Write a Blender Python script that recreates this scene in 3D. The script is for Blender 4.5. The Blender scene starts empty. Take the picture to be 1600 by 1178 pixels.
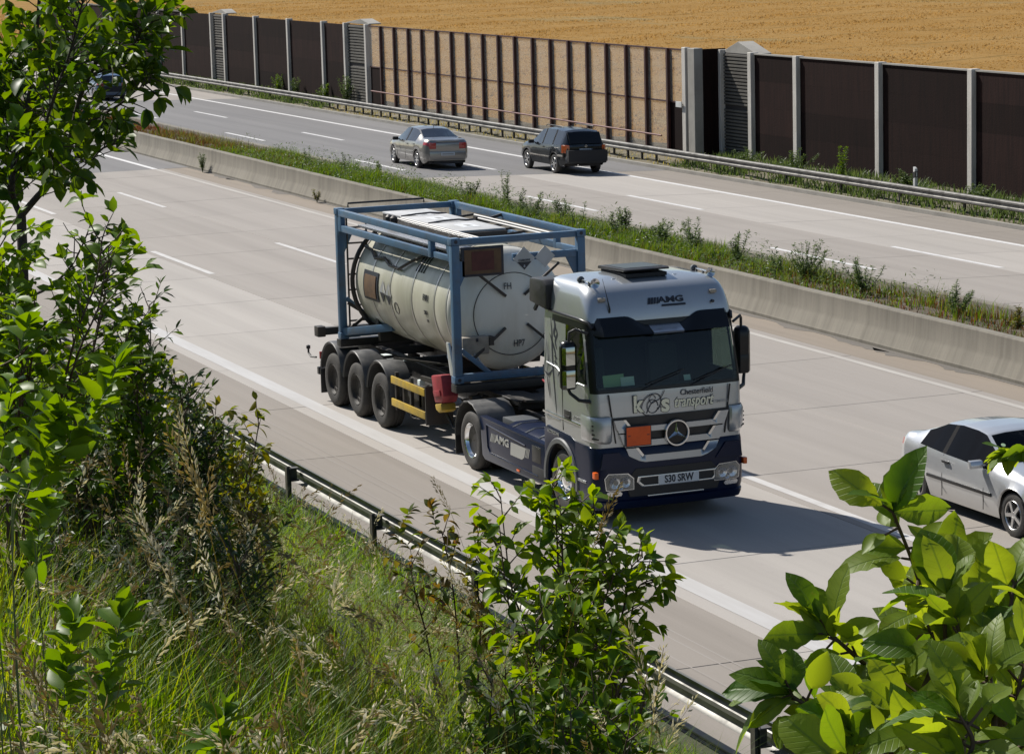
import bpy, bmesh, math, random
import numpy as np
from mathutils import Vector, Matrix

scene = bpy.context.scene
COL = scene.collection
rnd = random.Random(7)
RNG = np.random.default_rng(11)

# ---------------------------------------------------------------- camera
CAM = Vector((42.95, -17.599, 8.975))
_yaw, _pit, _rol = math.radians(157.94), math.radians(9.321), math.radians(-1.52)
_fw = Vector((math.cos(_yaw) * math.cos(_pit), math.sin(_yaw) * math.cos(_pit), -math.sin(_pit)))
_r = Vector((math.sin(_yaw), -math.cos(_yaw), 0))
_u = _r.cross(_fw)
CR = _r * math.cos(_rol) + _u * math.sin(_rol)
CU = _u * math.cos(_rol) - _r * math.sin(_rol)
FPX = 4365.9
cam_data = bpy.data.cameras.new('camera')
cam = bpy.data.objects.new('camera', cam_data)
COL.objects.link(cam)
mw = Matrix((CR, CU, -_fw)).transposed().to_4x4()
mw.translation = CAM
cam.matrix_world = mw
cam_data.sensor_width = 36.0
cam_data.lens = FPX / 1600 * 36
cam_data.clip_start = 0.1
cam_data.clip_end = 3000
scene.camera = cam

# ---------------------------------------------------------------- sky, sun, exposure
SUN_DIR = Vector((-0.92, -0.39, 1.0)).normalized()      # towards the sun
world = bpy.data.worlds.new('World')
scene.world = world
world.use_nodes = True
wn = world.node_tree
for n in list(wn.nodes): wn.nodes.remove(n)
wo = wn.nodes.new('ShaderNodeOutputWorld')
bg = wn.nodes.new('ShaderNodeBackground')
sky = wn.nodes.new('ShaderNodeTexSky')
sky.sky_type = 'NISHITA'
sky.sun_disc = False
sky.sun_elevation = math.asin(SUN_DIR.z)
sky.sun_rotation = math.atan2(SUN_DIR.x, SUN_DIR.y)
sky.altitude = 150
sky.dust_density = 1.0
bg.inputs['Strength'].default_value = 0.075
wn.links.new(sky.outputs[0], bg.inputs[0])
wn.links.new(bg.outputs[0], wo.inputs[0])
sl = bpy.data.lights.new('sun', 'SUN')
sl.energy = 4.8
sl.angle = math.radians(0.55)
sl.color = (1.0, 0.955, 0.88)
so = bpy.data.objects.new('sun', sl)
COL.objects.link(so)
so.rotation_euler = (-SUN_DIR).to_track_quat('-Z', 'Y').to_euler()
so.location = (0, 0, 60)
vs = scene.view_settings
scene.display_settings.display_device = 'sRGB'
vs.view_transform = 'Standard'
vs.look = 'None'
vs.exposure = 0.34
vs.gamma = 1.0
vs.use_curve_mapping = False
scene.cycles.max_bounces = 6
scene.cycles.diffuse_bounces = 3
scene.cycles.glossy_bounces = 3
scene.cycles.transmission_bounces = 4
scene.cycles.transparent_max_bounces = 8
scene.cycles.use_denoising = True
scene.cycles.caustics_reflective = False
scene.cycles.caustics_refractive = False

def pix(px, py, d):
    """point d metres from the camera in the direction of photograph pixel px, py"""
    v = (_fw + CR * ((px - 800) / FPX) - CU * ((py - 589) / FPX)).normalized()
    return CAM + v * d

def project(P):
    """numpy (n,3) -> photograph pixels and depth"""
    d = np.asarray(P) - np.array(CAM)
    z = d @ np.array(_fw)
    return 800 + FPX * (d @ np.array(CR)) / z, 589 - FPX * (d @ np.array(CU)) / z, z

# ---------------------------------------------------------------- materials
MATS = {}
def _mix(nt, a, b, fac):
    n = nt.nodes.new('ShaderNodeMix'); n.data_type = 'RGBA'
    for sock, val in ((n.inputs[0], fac), (n.inputs[6], a), (n.inputs[7], b)):
        if hasattr(val, 'is_linked'): nt.links.new(val, sock)
        else: sock.default_value = val if isinstance(val, float) else (*val[:3], 1)
    return n.outputs[2]
def _noise(nt, vec, scale, detail=4, rough=.55, stretch=None):
    if stretch:
        m = nt.nodes.new('ShaderNodeMapping'); m.inputs['Scale'].default_value = stretch
        nt.links.new(vec, m.inputs[0]); vec = m.outputs[0]
    n = nt.nodes.new('ShaderNodeTexNoise')
    n.inputs['Scale'].default_value = scale
    n.inputs['Detail'].default_value = detail
    n.inputs['Roughness'].default_value = rough
    nt.links.new(vec, n.inputs[0])
    return n.outputs[0]
def _ramp(nt, fac, lo, hi):
    r = nt.nodes.new('ShaderNodeMapRange'); r.inputs[1].default_value = lo; r.inputs[2].default_value = hi
    r.clamp = True
    nt.links.new(fac, r.inputs[0]); return r.outputs[0]
def _math(nt, op, a, b=None):
    n = nt.nodes.new('ShaderNodeMath'); n.operation = op
    for i, v in enumerate((a, b)):
        if v is None: continue
        if hasattr(v, 'is_linked'): nt.links.new(v, n.inputs[i])
        else: n.inputs[i].default_value = v
    return n.outputs[0]
def newmat(name):
    m = bpy.data.materials.new(name); m.use_nodes = True
    nt = m.node_tree
    b = nt.nodes['Principled BSDF']
    MATS[name] = m
    return m, nt, b
def mat(name, col, rough=.5, metal=0., col2=None, scale=4., lo=.4, hi=.65, bump=0., bscale=None, coat=0., spec=.5, rvar=.0, obrand=0., stretch=None, world=True):
    m, nt, b = newmat(name)
    if world:
        g = nt.nodes.new('ShaderNodeNewGeometry'); vec = g.outputs['Position']
    else:
        g = nt.nodes.new('ShaderNodeTexCoord'); vec = g.outputs['Object']
    b.inputs['Roughness'].default_value = rough
    b.inputs['Metallic'].default_value = metal
    b.inputs['Coat Weight'].default_value = coat
    b.inputs['Coat Roughness'].default_value = .06
    b.inputs['Specular IOR Level'].default_value = spec
    c = (*col, 1)
    b.inputs['Base Color'].default_value = c
    fac = None
    if col2 is not None or rvar:
        fac = _ramp(nt, _noise(nt, vec, scale, 5, .6, stretch), lo, hi)
    out = None
    if col2 is not None:
        out = _mix(nt, col, col2, fac)
    if obrand:
        oi = nt.nodes.new('ShaderNodeObjectInfo')
        f = _ramp(nt, oi.outputs['Random'], 0, 1)
        h = nt.nodes.new('ShaderNodeHueSaturation')
        v = _math(nt, 'MULTIPLY_ADD', f, 2 * obrand); v.node.inputs[2].default_value = 1 - obrand
        nt.links.new(v, h.inputs['Value'])
        if out is not None: nt.links.new(out, h.inputs['Color'])
        else: h.inputs['Color'].default_value = c
        out = h.outputs[0]
    if out is not None: nt.links.new(out, b.inputs['Base Color'])
    if rvar:
        v = _math(nt, 'MULTIPLY_ADD', fac, rvar); v.node.inputs[2].default_value = rough - rvar / 2
        nt.links.new(v, b.inputs['Roughness'])
    if bump:
        bn = nt.nodes.new('ShaderNodeBump'); bn.inputs['Strength'].default_value = bump
        bn.inputs['Distance'].default_value = .02
        nt.links.new(_noise(nt, vec, bscale or scale * 6, 3), bn.inputs['Height'])
        nt.links.new(bn.outputs[0], b.inputs['Normal'])
    return m

def leafmat(name, c1, c2, trans=.45, rough=.42, hue=.475):
    """leaf: colour drawn between c1 and c2 per leaf (vertex value or object random), with light passing through"""
    m, nt, b = newmat(name)
    at = nt.nodes.new('ShaderNodeAttribute'); at.attribute_name = 'var'
    oi = nt.nodes.new('ShaderNodeObjectInfo')
    f = _math(nt, 'FRACT', _math(nt, 'ADD', at.outputs['Fac'], oi.outputs['Random']))
    g = nt.nodes.new('ShaderNodeNewGeometry')
    nz = _ramp(nt, _noise(nt, g.outputs['Position'], 30, 3), .35, .7)
    col = _mix(nt, c1, c2, f)
    col = _mix(nt, col, (c1[0] * .8, c1[1] * .85, c1[2] * .8), _math(nt, 'MULTIPLY', nz, .35))
    nt.links.new(col, b.inputs['Base Color'])
    b.inputs['Roughness'].default_value = rough
    b.inputs['Specular IOR Level'].default_value = .22
    tr = nt.nodes.new('ShaderNodeBsdfTranslucent')
    h = nt.nodes.new('ShaderNodeHueSaturation')
    h.inputs['Hue'].default_value = hue; h.inputs['Saturation'].default_value = 1.15; h.inputs['Value'].default_value = 2.1
    nt.links.new(col, h.inputs['Color']); nt.links.new(h.outputs[0], tr.inputs[0])
    ms = nt.nodes.new('ShaderNodeMixShader'); ms.inputs[0].default_value = trans
    nt.links.new(b.outputs[0], ms.inputs[1]); nt.links.new(tr.outputs[0], ms.inputs[2])
    nt.links.new(ms.outputs[0], nt.nodes['Material Output'].inputs[0])
    return m

# ---------------------------------------------------------------- mesh builder
class MB:
    def __init__(s): s.v = []; s.f = []; s.m = []
    def add(s, vs, fs, mi=0):
        o = len(s.v); s.v.extend([tuple(p) for p in vs])
        for f in fs: s.f.append(tuple(i + o for i in f)); s.m.append(mi)
        return s
    def box(s, a, b, mi=0):
        x0, y0, z0 = a; x1, y1, z1 = b
        if x0 > x1: x0, x1 = x1, x0
        if y0 > y1: y0, y1 = y1, y0
        if z0 > z1: z0, z1 = z1, z0
        return s.add([(x0,y0,z0),(x1,y0,z0),(x1,y1,z0),(x0,y1,z0),(x0,y0,z1),(x1,y0,z1),(x1,y1,z1),(x0,y1,z1)],
                     [(0,3,2,1),(4,5,6,7),(0,1,5,4),(1,2,6,5),(2,3,7,6),(3,0,4,7)], mi)
    def bar(s, p0, p1, w, h, up=(0,0,1), mi=0):
        p0 = Vector(p0); p1 = Vector(p1); d = (p1 - p0).normalized(); up = Vector(up)
        if abs(d.dot(up)) > .98: up = Vector((1,0,0))
        r = d.cross(up).normalized() * w / 2; u = r.cross(d).normalized() * h / 2
        q = []
        for p in (p0, p1): q += [p - r - u, p + r - u, p + r + u, p - r + u]
        return s.add(q, [(0,3,2,1),(4,5,6,7),(0,1,5,4),(1,2,6,5),(2,3,7,6),(3,0,4,7)], mi)
    def cyl(s, p0, p1, r0, r1=None, n=12, caps=True, mi=0):
        if r1 is None: r1 = r0
        p0 = Vector(p0); p1 = Vector(p1); d = (p1 - p0).normalized()
        a = d.orthogonal().normalized(); b = d.cross(a)
        q = []
        for p, r in ((p0, r0), (p1, r1)):
            for i in range(n):
                t = 2 * math.pi * i / n; q.append(p + a * (r * math.cos(t)) + b * (r * math.sin(t)))
        f = [(i, (i+1) % n, n + (i+1) % n, n + i) for i in range(n)]
        if caps: f += [tuple(range(n-1, -1, -1)), tuple(range(n, 2*n))]
        return s.add(q, f, mi)
    def tube(s, pts, r, n=8, mi=0, caps=True):
        pts = [Vector(p) for p in pts]; rs = r if isinstance(r, (list, tuple)) else [r] * len(pts)
        q = []; a = None
        for i, p in enumerate(pts):
            d = (pts[min(i+1, len(pts)-1)] - pts[max(i-1, 0)]).normalized()
            if a is None: a = d.orthogonal().normalized()
            else:
                a = (a - d * a.dot(d))
                a = a.normalized() if a.length > 1e-6 else d.orthogonal().normalized()
            b = d.cross(a)
            for k in range(n):
                t = 2 * math.pi * k / n; q.append(p + a * (rs[i] * math.cos(t)) + b * (rs[i] * math.sin(t)))
        f = []
        for i in range(len(pts) - 1):
            for k in range(n): f.append((i*n+k, i*n+(k+1)%n, (i+1)*n+(k+1)%n, (i+1)*n+k))
        if caps: f += [tuple(range(n-1, -1, -1)), tuple(range((len(pts)-1)*n, len(pts)*n))]
        return s.add(q, f, mi)
    def lathe(s, o, axis, prof, n=24, mi=0, a0=0, a1=2*math.pi, ref=None):
        o = Vector(o); d = Vector(axis).normalized()
        a = Vector(ref).normalized() if ref is not None else d.orthogonal().normalized(); b = d.cross(a)
        full = abs(a1 - a0 - 2*math.pi) < 1e-6; m = n if full else n + 1
        q = []
        for t, r in prof:
            for k in range(m):
                g = a0 + (a1 - a0) * k / n
                q.append(o + d * t + a * (r * math.cos(g)) + b * (r * math.sin(g)))
        f = []
        for i in range(len(prof) - 1):
            for k in range(n):
                k2 = (k + 1) % m; f.append((i*m+k, i*m+k2, (i+1)*m+k2, (i+1)*m+k))
        return s.add(q, f, mi)
    def prism(s, poly, fn, a0, a1, mi=0):
        """poly 2D, fn(u,v,a)->3D"""
        n = len(poly)
        q = [fn(u, v, a0) for u, v in poly] + [fn(u, v, a1) for u, v in poly]
        f = [(i, (i+1)%n, n+(i+1)%n, n+i) for i in range(n)] + [tuple(range(n-1,-1,-1)), tuple(range(n, 2*n))]
        return s.add(q, f, mi)
    def loft(s, loops, closed=True, caps=False, mi=0):
        n = len(loops[0]); q = [p for l in loops for p in l]; f = []
        for i in range(len(loops) - 1):
            for k in range(n if closed else n - 1): f.append((i*n+k, i*n+(k+1)%n, (i+1)*n+(k+1)%n, (i+1)*n+k))
        if caps: f += [tuple(range(n-1,-1,-1)), tuple(range((len(loops)-1)*n, len(loops)*n))]
        return s.add(q, f, mi)
    def build(s, name, mats, parent=None, bevel=0., smooth=None, seg=2, fixn=True, merge=False):
        me = bpy.data.meshes.new(name)
        me.from_pydata(s.v, [], s.f)
        if not isinstance(mats, (list, tuple)): mats = [mats]
        for m in mats: me.materials.append(MATS[m] if isinstance(m, str) else m)
        me.polygons.foreach_set('material_index', s.m)
        if bevel or smooth is not None or fixn or merge:
            bm = bmesh.new(); bm.from_mesh(me)
            lv = [v for v in bm.verts if not v.link_faces]
            if lv: bmesh.ops.delete(bm, geom=lv, context='VERTS')
            if merge: bmesh.ops.remove_doubles(bm, verts=bm.verts, dist=1e-5)
            if fixn: bmesh.ops.recalc_face_normals(bm, faces=bm.faces)
            if bevel:
                es = [e for e in bm.edges if len(e.link_faces) == 2 and e.calc_face_angle(0) > .5]
                if es: bmesh.ops.bevel(bm, geom=es, offset=bevel, segments=seg, affect='EDGES', profile=.6, clamp_overlap=True)
            if smooth is not None or bevel:
                thr = math.radians(smooth if smooth is not None else 32)
                for f in bm.faces: f.smooth = True
                for e in bm.edges:
                    if len(e.link_faces) == 2 and e.calc_face_angle(0) > thr: e.smooth = False
            bm.to_mesh(me); bm.free()
        return link(name, me, parent)
def link(name, me, parent=None):
    o = bpy.data.objects.new(name, me); COL.objects.link(o)
    if parent is not None: o.parent = parent
    return o
def empty(name, loc=(0,0,0), rz=0.):
    o = bpy.data.objects.new(name, None); COL.objects.link(o)
    o.location = loc; o.rotation_euler = (0, 0, rz); o.empty_display_size = .2
    return o
def tag(o, label, cat, group=None):
    o['label'] = label; o['category'] = cat
    if group: o['group'] = group
    return o
def struct(o): o['kind'] = 'structure'; return o
def stuff(o, label=None, cat=None):
    o['kind'] = 'stuff'
    if label: o['label'] = label; o['category'] = cat
    return o
def copy_tree(o, parent=None):
    c = o.copy(); COL.objects.link(c); c.parent = parent
    for ch in list(o.children): copy_tree(ch, c)
    return c
def npmesh(name, V, Fs, material, parent=None, var=None, smooth=False, tri=None):
    """big mesh from numpy: V (n,3); Fs (m,3 or 4)"""
    me = bpy.data.meshes.new(name)
    V = np.ascontiguousarray(V, dtype=np.float32); Fs = np.ascontiguousarray(Fs, dtype=np.int32)
    k = Fs.shape[1]
    me.vertices.add(len(V)); me.vertices.foreach_set('co', V.ravel())
    me.loops.add(Fs.size); me.loops.foreach_set('vertex_index', Fs.ravel())
    me.polygons.add(len(Fs)); me.polygons.foreach_set('loop_start', np.arange(0, Fs.size, k, dtype=np.int32))
    me.polygons.foreach_set('loop_total', np.full(len(Fs), k, dtype=np.int32))
    if smooth: me.polygons.foreach_set('use_smooth', np.ones(len(Fs), dtype=bool))
    me.update(calc_edges=True)
    if var is not None:
        a = me.attributes.new('var', 'FLOAT', 'POINT'); a.data.foreach_set('value', np.ascontiguousarray(var, dtype=np.float32))
    me.materials.append(MATS[material])
    return link(name, me, parent)
def text_part(name, s, size, M, material, parent, depth=.003, shear=0., sx=1., bold=0.):
    """flat lettering centred on M (columns right, up, normal)"""
    cu = bpy.data.curves.new('lettering', 'FONT'); cu.body = s; cu.size = size
    cu.align_x = 'CENTER'; cu.align_y = 'CENTER'; cu.extrude = depth; cu.shear = shear; cu.resolution_u = 3; cu.offset = bold
    t = bpy.data.objects.new('lettering', cu); COL.objects.link(t)
    dg = bpy.context.evaluated_depsgraph_get()
    me = bpy.data.meshes.new_from_object(t.evaluated_get(dg))
    bpy.data.objects.remove(t); bpy.data.curves.remove(cu)
    me.transform(Matrix.Diagonal((sx, 1, 1, 1))); me.transform(M)
    me.materials.clear(); me.materials.append(MATS[material])
    me.name = name
    return link(name, me, parent)
def frameM(o, right, up):
    right = Vector(right).normalized(); up = Vector(up).normalized(); n = right.cross(up)
    m = Matrix((right, up, n)).transposed().to_4x4(); m.translation = Vector(o); return m
def smoothstep(a, b, x):
    t = max(0., min(1., (x - a) / (b - a))); return t * t * (3 - 2 * t)
# ================================================================ materials of the setting
def road_concrete(name, base, dark, warm):
    m, nt, b = newmat(name)
    g = nt.nodes.new('ShaderNodeNewGeometry'); P = g.outputs['Position']
    big = _ramp(nt, _noise(nt, P, .22, 4, .6, (.3, 1, 1)), .3, .75)
    streak = _ramp(nt, _noise(nt, P, 1.0, 5, .65, (.05, 1.6, 1)), .42, .72)
    fine = _ramp(nt, _noise(nt, P, 38, 4, .7), .3, .75)
    spot = _ramp(nt, _noise(nt, P, 2.3, 6, .7), .62, .74)
    c = _mix(nt, base, warm, big)
    c = _mix(nt, c, dark, _math(nt, 'MULTIPLY', streak, .55))
    c = _mix(nt, c, dark, _math(nt, 'MULTIPLY', spot, .35))
    c = _mix(nt, c, (base[0]*.72, base[1]*.72, base[2]*.72), _math(nt, 'MULTIPLY', fine, .35))
    sy = nt.nodes.new('ShaderNodeSeparateXYZ'); nt.links.new(P, sy.inputs[0]); acc = None
    for cy in (-.55, 1.35, 3.35, 5.2, 6.95, 8.7, 16.2, 18.0, 19.6, 21.4, 23.1, 24.9):
        w_ = _math(nt, 'SUBTRACT', 1., _ramp(nt, _math(nt, 'ABSOLUTE', _math(nt, 'SUBTRACT', sy.outputs[1], cy)), .08, .62)); acc = w_ if acc is None else _math(nt, 'ADD', acc, w_)
    pathn = _ramp(nt, _noise(nt, P, .5, 3, .6, (.08, 1, 1)), .25, .75)
    c = _mix(nt, c, (dark[0]*.8, dark[1]*.8, dark[2]*.8), _math(nt, 'MULTIPLY', _math(nt, 'MULTIPLY', acc, pathn), .30))
    drip = _ramp(nt, _noise(nt, P, 3.2, 4, .6, (.5, 1, 1)), .70, .78)
    c = _mix(nt, c, (.08, .07, .06), _math(nt, 'MULTIPLY', drip, .35))
    oi = nt.nodes.new('ShaderNodeObjectInfo')
    h = nt.nodes.new('ShaderNodeHueSaturation')
    v = _math(nt, 'MULTIPLY_ADD', oi.outputs['Random'], .06); v.node.inputs[2].default_value = .97
    nt.links.new(v, h.inputs['Value']); nt.links.new(c, h.inputs['Color'])
    nt.links.new(h.outputs[0], b.inputs['Base Color'])
    b.inputs['Roughness'].default_value = .82
    b.inputs['Specular IOR Level'].default_value = .35
    bn = nt.nodes.new('ShaderNodeBump'); bn.inputs['Strength'].default_value = .25; bn.inputs['Distance'].default_value = .006
    nt.links.new(_noise(nt, P, 60, 3, .7), bn.inputs['Height']); nt.links.new(bn.outputs[0], b.inputs['Normal'])
road_concrete('concrete_lane', (.375, .347, .317), (.285, .262, .24), (.405, .376, .346))
road_concrete('concrete_fast', (.305, .276, .248), (.235, .212, .19), (.33, .301, .274))
road_concrete('concrete_shoulder', (.255, .226, .197), (.175, .154, .132), (.28, .25, .22))
road_concrete('concrete_verge', (.25, .21, .168), (.17, .145, .115), (.29, .245, .20))
road_concrete('asphalt', (.165, .16, .16), (.115, .112, .112), (.20, .193, .19))
road_concrete('asphalt_old', (.14, .128, .115), (.09, .083, .075), (.19, .172, .15))
mat('joint', (.10, .088, .075), .9)
mat('road_paint', (.62, .61, .60), .6, col2=(.44, .43, .41), scale=5, lo=.5, hi=.75)
mat('road_paint_faint', (.42, .395, .36), .7, col2=(.35, .325, .295), scale=1.1, lo=.35, hi=.7, stretch=(.4, 3, 1))
mat('road_paint_dash', (.52, .505, .49), .65, col2=(.43, .41, .39), scale=2, lo=.4, hi=.75)
mat('road_paint_worn', (.46, .45, .44), .65, col2=(.40, .385, .37), scale=1.1, lo=.35, hi=.7, stretch=(.4, 3, 1))
def barrier_mat():
    m, nt, b = newmat('barrier_concrete')
    g = nt.nodes.new('ShaderNodeNewGeometry'); P = g.outputs['Position']
    v1 = _ramp(nt, _noise(nt, P, 1.0, 6, .75, (3.2, .2, .2)), .40, .64)
    v2 = _ramp(nt, _noise(nt, P, .6, 4, .6), .35, .7)
    f = _ramp(nt, _noise(nt, P, 45, 3, .7), .3, .8)
    c = _mix(nt, (.205, .186, .150), (.125, .113, .090), v1)
    c = _mix(nt, c, (.25, .23, .19), _math(nt, 'MULTIPLY', v2, .5))
    c = _mix(nt, c, (.13, .115, .095), _math(nt, 'MULTIPLY', f, .25))
    nt.links.new(c, b.inputs['Base Color']); b.inputs['Roughness'].default_value = .9
    bn = nt.nodes.new('ShaderNodeBump'); bn.inputs['Strength'].default_value = .3; bn.inputs['Distance'].default_value = .01
    nt.links.new(_noise(nt, P, 30, 4, .7), bn.inputs['Height']); nt.links.new(bn.outputs[0], b.inputs['Normal'])
barrier_mat()
mat('soil', (.11, .085, .055), .95, col2=(.055, .045, .03), scale=2.5, bump=.8, bscale=14)
mat('slope_soil', (.05, .052, .022), .95, col2=(.03, .032, .014), scale=3, bump=.8, bscale=18)
mat('verge_soil', (.17, .145, .10), .95, col2=(.085, .08, .045), scale=1.6, bump=.6, bscale=12)
mat('galvanised', (.15, .146, .136), .58, .35, col2=(.095, .09, .083), scale=3, rvar=.2)
mat('galvanised_near', (.23, .226, .21), .55, .45, col2=(.155, .15, .14), scale=3, rvar=.2)
mat('galvanised_dark', (.12, .108, .095), .65, .3, col2=(.07, .06, .05), scale=6)
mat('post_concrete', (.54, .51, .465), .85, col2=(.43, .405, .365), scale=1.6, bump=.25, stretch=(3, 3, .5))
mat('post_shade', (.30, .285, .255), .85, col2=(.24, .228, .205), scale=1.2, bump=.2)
mat('panel_brown', (.020, .0100, .0085), .9, spec=.1, col2=(.0115, .0065, .006), scale=1.6, obrand=.35, bump=.4, bscale=16, stretch=(5, 5, .35))
mat('louvre_grey', (.105, .097, .082), .7, col2=(.075, .069, .06), scale=1.5)
mat('louvre_back', (.028, .025, .024), .85)
mat('steel_red', (.055, .013, .012), .5, col2=(.035, .010, .010), scale=3)
mat('steel_red_light', (.17, .065, .058), .5, col2=(.12, .05, .045), scale=4)
mat('sign_white', (.62, .62, .6), .5, col2=(.5, .5, .48), scale=3)
mat('black_plastic', (.018, .018, .019), .5, rvar=.2, scale=6)

def pane_mat():
    m, nt, b = newmat('acrylic_pane')
    g = nt.nodes.new('ShaderNodeNewGeometry'); P = g.outputs['Position']
    tr = nt.nodes.new('ShaderNodeBsdfTransparent'); tr.inputs[0].default_value = (.93, .91, .88, 1)
    b.inputs['Base Color'].default_value = (.62, .57, .50, 1); b.inputs['Roughness'].default_value = .3
    dirt = _ramp(nt, _noise(nt, P, .8, 5, .65), .35, .75)
    v = _math(nt, 'MULTIPLY_ADD', dirt, .14); v.node.inputs[2].default_value = .20
    ms = nt.nodes.new('ShaderNodeMixShader')
    nt.links.new(v, ms.inputs[0]); nt.links.new(tr.outputs[0], ms.inputs[1]); nt.links.new(b.outputs[0], ms.inputs[2])
    nt.links.new(ms.outputs[0], nt.nodes['Material Output'].inputs[0])
pane_mat()

def field_mat():
    m, nt, b = newmat('ripe_wheat')
    g = nt.nodes.new('ShaderNodeNewGeometry'); P = g.outputs['Position']
    at = nt.nodes.new('ShaderNodeAttribute'); at.attribute_name = 'var'
    a = _ramp(nt, _noise(nt, P, .05, 5, .6, (1, 2.4, 1)), .35, .7)
    f = _ramp(nt, _noise(nt, P, 1.3, 6, .75, (1, .6, 1)), .3, .75)
    c = _mix(nt, (.44, .255, .075), (.53, .335, .125), a)
    c = _mix(nt, c, (.38, .21, .055), _math(nt, 'MULTIPLY', f, .45))
    lod = _ramp(nt, _noise(nt, P, .035, 6, .7, (.6, 2.6, 1)), .56, .66)
    c = _mix(nt, c, (.38, .30, .15), _math(nt, 'MULTIPLY', lod, .8))
    strk = _ramp(nt, _noise(nt, P, .12, 5, .7, (.25, 1.5, 1)), .5, .7)
    c = _mix(nt, c, (.36, .20, .055), _math(nt, 'MULTIPLY', strk, .5))
    dp = nt.nodes.new('ShaderNodeVectorMath'); dp.operation = 'DOT_PRODUCT'; dp.inputs[1].default_value = (.055, .012, 0); nt.links.new(P, dp.inputs[0])
    wob = _math(nt, 'ADD', dp.outputs['Value'], _math(nt, 'MULTIPLY', _noise(nt, P, .02, 2), 1.2))
    fr_ = _math(nt, 'ABSOLUTE', _math(nt, 'SUBTRACT', _math(nt, 'FRACT', wob), .5))
    tl = _math(nt, 'SUBTRACT', 1., _ramp(nt, fr_, .012, .03))
    c = _mix(nt, c, (.25, .16, .05), _math(nt, 'MULTIPLY', tl, .55))
    c = _mix(nt, c, (.54, .33, .11), _math(nt, 'MULTIPLY', at.outputs['Fac'], .5))
    tr = nt.nodes.new('ShaderNodeBsdfTranslucent'); nt.links.new(c, tr.inputs[0]); ms = nt.nodes.new('ShaderNodeMixShader'); ms.inputs[0].default_value = .4
    nt.links.new(b.outputs[0], ms.inputs[1]); nt.links.new(tr.outputs[0], ms.inputs[2]); nt.links.new(ms.outputs[0], nt.nodes['Material Output'].inputs[0])
    nt.links.new(c, b.inputs['Base Color']); b.inputs['Roughness'].default_value = .9
    b.inputs['Specular IOR Level'].default_value = .1
    bn = nt.nodes.new('ShaderNodeBump'); bn.inputs['Strength'].default_value = .5; bn.inputs['Distance'].default_value = .25
    nt.links.new(_noise(nt, P, 2.2, 5, .7), bn.inputs['Height']); nt.links.new(bn.outputs[0], b.inputs['Normal'])
field_mat()

# ================================================================ ground
def farz(Y): return -.3 - .03 * (Y - 14.5)
def slope_z(x, y):
    t = -5.3 - y
    if t <= 0: return -.03
    z = .615 * (t - .7 * (1 - math.exp(-t / .7)))
    if t > 12.6: z = .615 * 11.9 + .12 * (t - 12.6) if t < 30 else .615 * 11.9 + .12 * 17.4
    if 3 < t < 12.6: z += .55 * math.sin(math.pi * (t - 3) / 9.6)
    z += .10 * math.sin(x * .9 + y * .7) * min(1, t / 3) + .07 * math.sin(x * 2.1 - y * 1.3) * min(1, t / 3)
    return z - .03

m = MB(); m.add([(-1500,-900,-1.3),(900,-900,-1.3),(900,1500,-1.3),(-1500,1500,-1.3)], [(0,1,2,3)])
struct(m.build('ground', 'verge_soil', fixn=False))

xs = np.arange(-70, 62, .75); ys = np.concatenate([np.arange(-4.62, -20, -.4), np.arange(-20, -62, -3.)])
V = np.array([(x, y, slope_z(x, y)) for y in ys for x in xs]); nx = len(xs)
I = np.arange(len(V)).reshape(len(ys), nx)
Fq = np.stack([I[:-1,:-1], I[1:,:-1], I[1:,1:], I[:-1,1:]], -1).reshape(-1, 4)
struct(npmesh('embankment', V, Fq, 'slope_soil', smooth=True))

# near carriageway: dark bed, slabs, asphalt deck
m = MB(); m.box((-220, -4.6, -.45), (70, 11.05, -.035))
near = struct(m.build('near_carriageway', 'joint'))
m = MB(); m.box((-220, -4.6, -.03), (-59.4, 9.72, 0)); m.box((-220, 9.72, -.03), (-59.4, 11.0, -.001))
m.build('asphalt_deck', 'asphalt', near)
def slab_row(parent, y0, y1, x0, n, material, zf=None, L=5.0, gap=.006):
    w = y1 - y0
    mm = MB()
    def zz(y): return zf(y0 + y) - zf(y0) if zf else 0
    a, b_ = gap, w - gap
    mm.box((gap, a, -.03), (L - gap, b_, 0))
    if zf:
        for i, v in enumerate(mm.v): mm.v[i] = (v[0], v[1], v[2] + zz(v[1]))
    first = None
    for k in range(n):
        if first is None:
            o = mm.build('concrete_slab', material, parent, bevel=.006, seg=1); first = o
        else:
            o = first.copy(); COL.objects.link(o); o.parent = parent
        o.location = (x0 + k * L, y0, (zf(y0) if zf else 0) + rnd.uniform(-.0015, .0015))
NX0, NN = -56.58, 18
for y0, y1, mt in ((-4.55, -2.0, 'concrete_shoulder'), (-2.0, 2.22, 'concrete_lane'), (2.22, 6.2, 'concrete_fast'), (6.2, 9.95, 'concrete_fast')):
    slab_row(near, y0, y1, NX0, NN, mt)
    m = MB(); m.box((-59.39, y0 + .011, -.03), (NX0 - .011, y1 - .011, 0)); m.build('concrete_slab', mt, near, bevel=.006, seg=1)
m = MB(); m.box((-59.39, 9.96, -.03), (50, 11.0, -.006)); m.build('drain_strip', 'concrete_verge', near)
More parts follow.
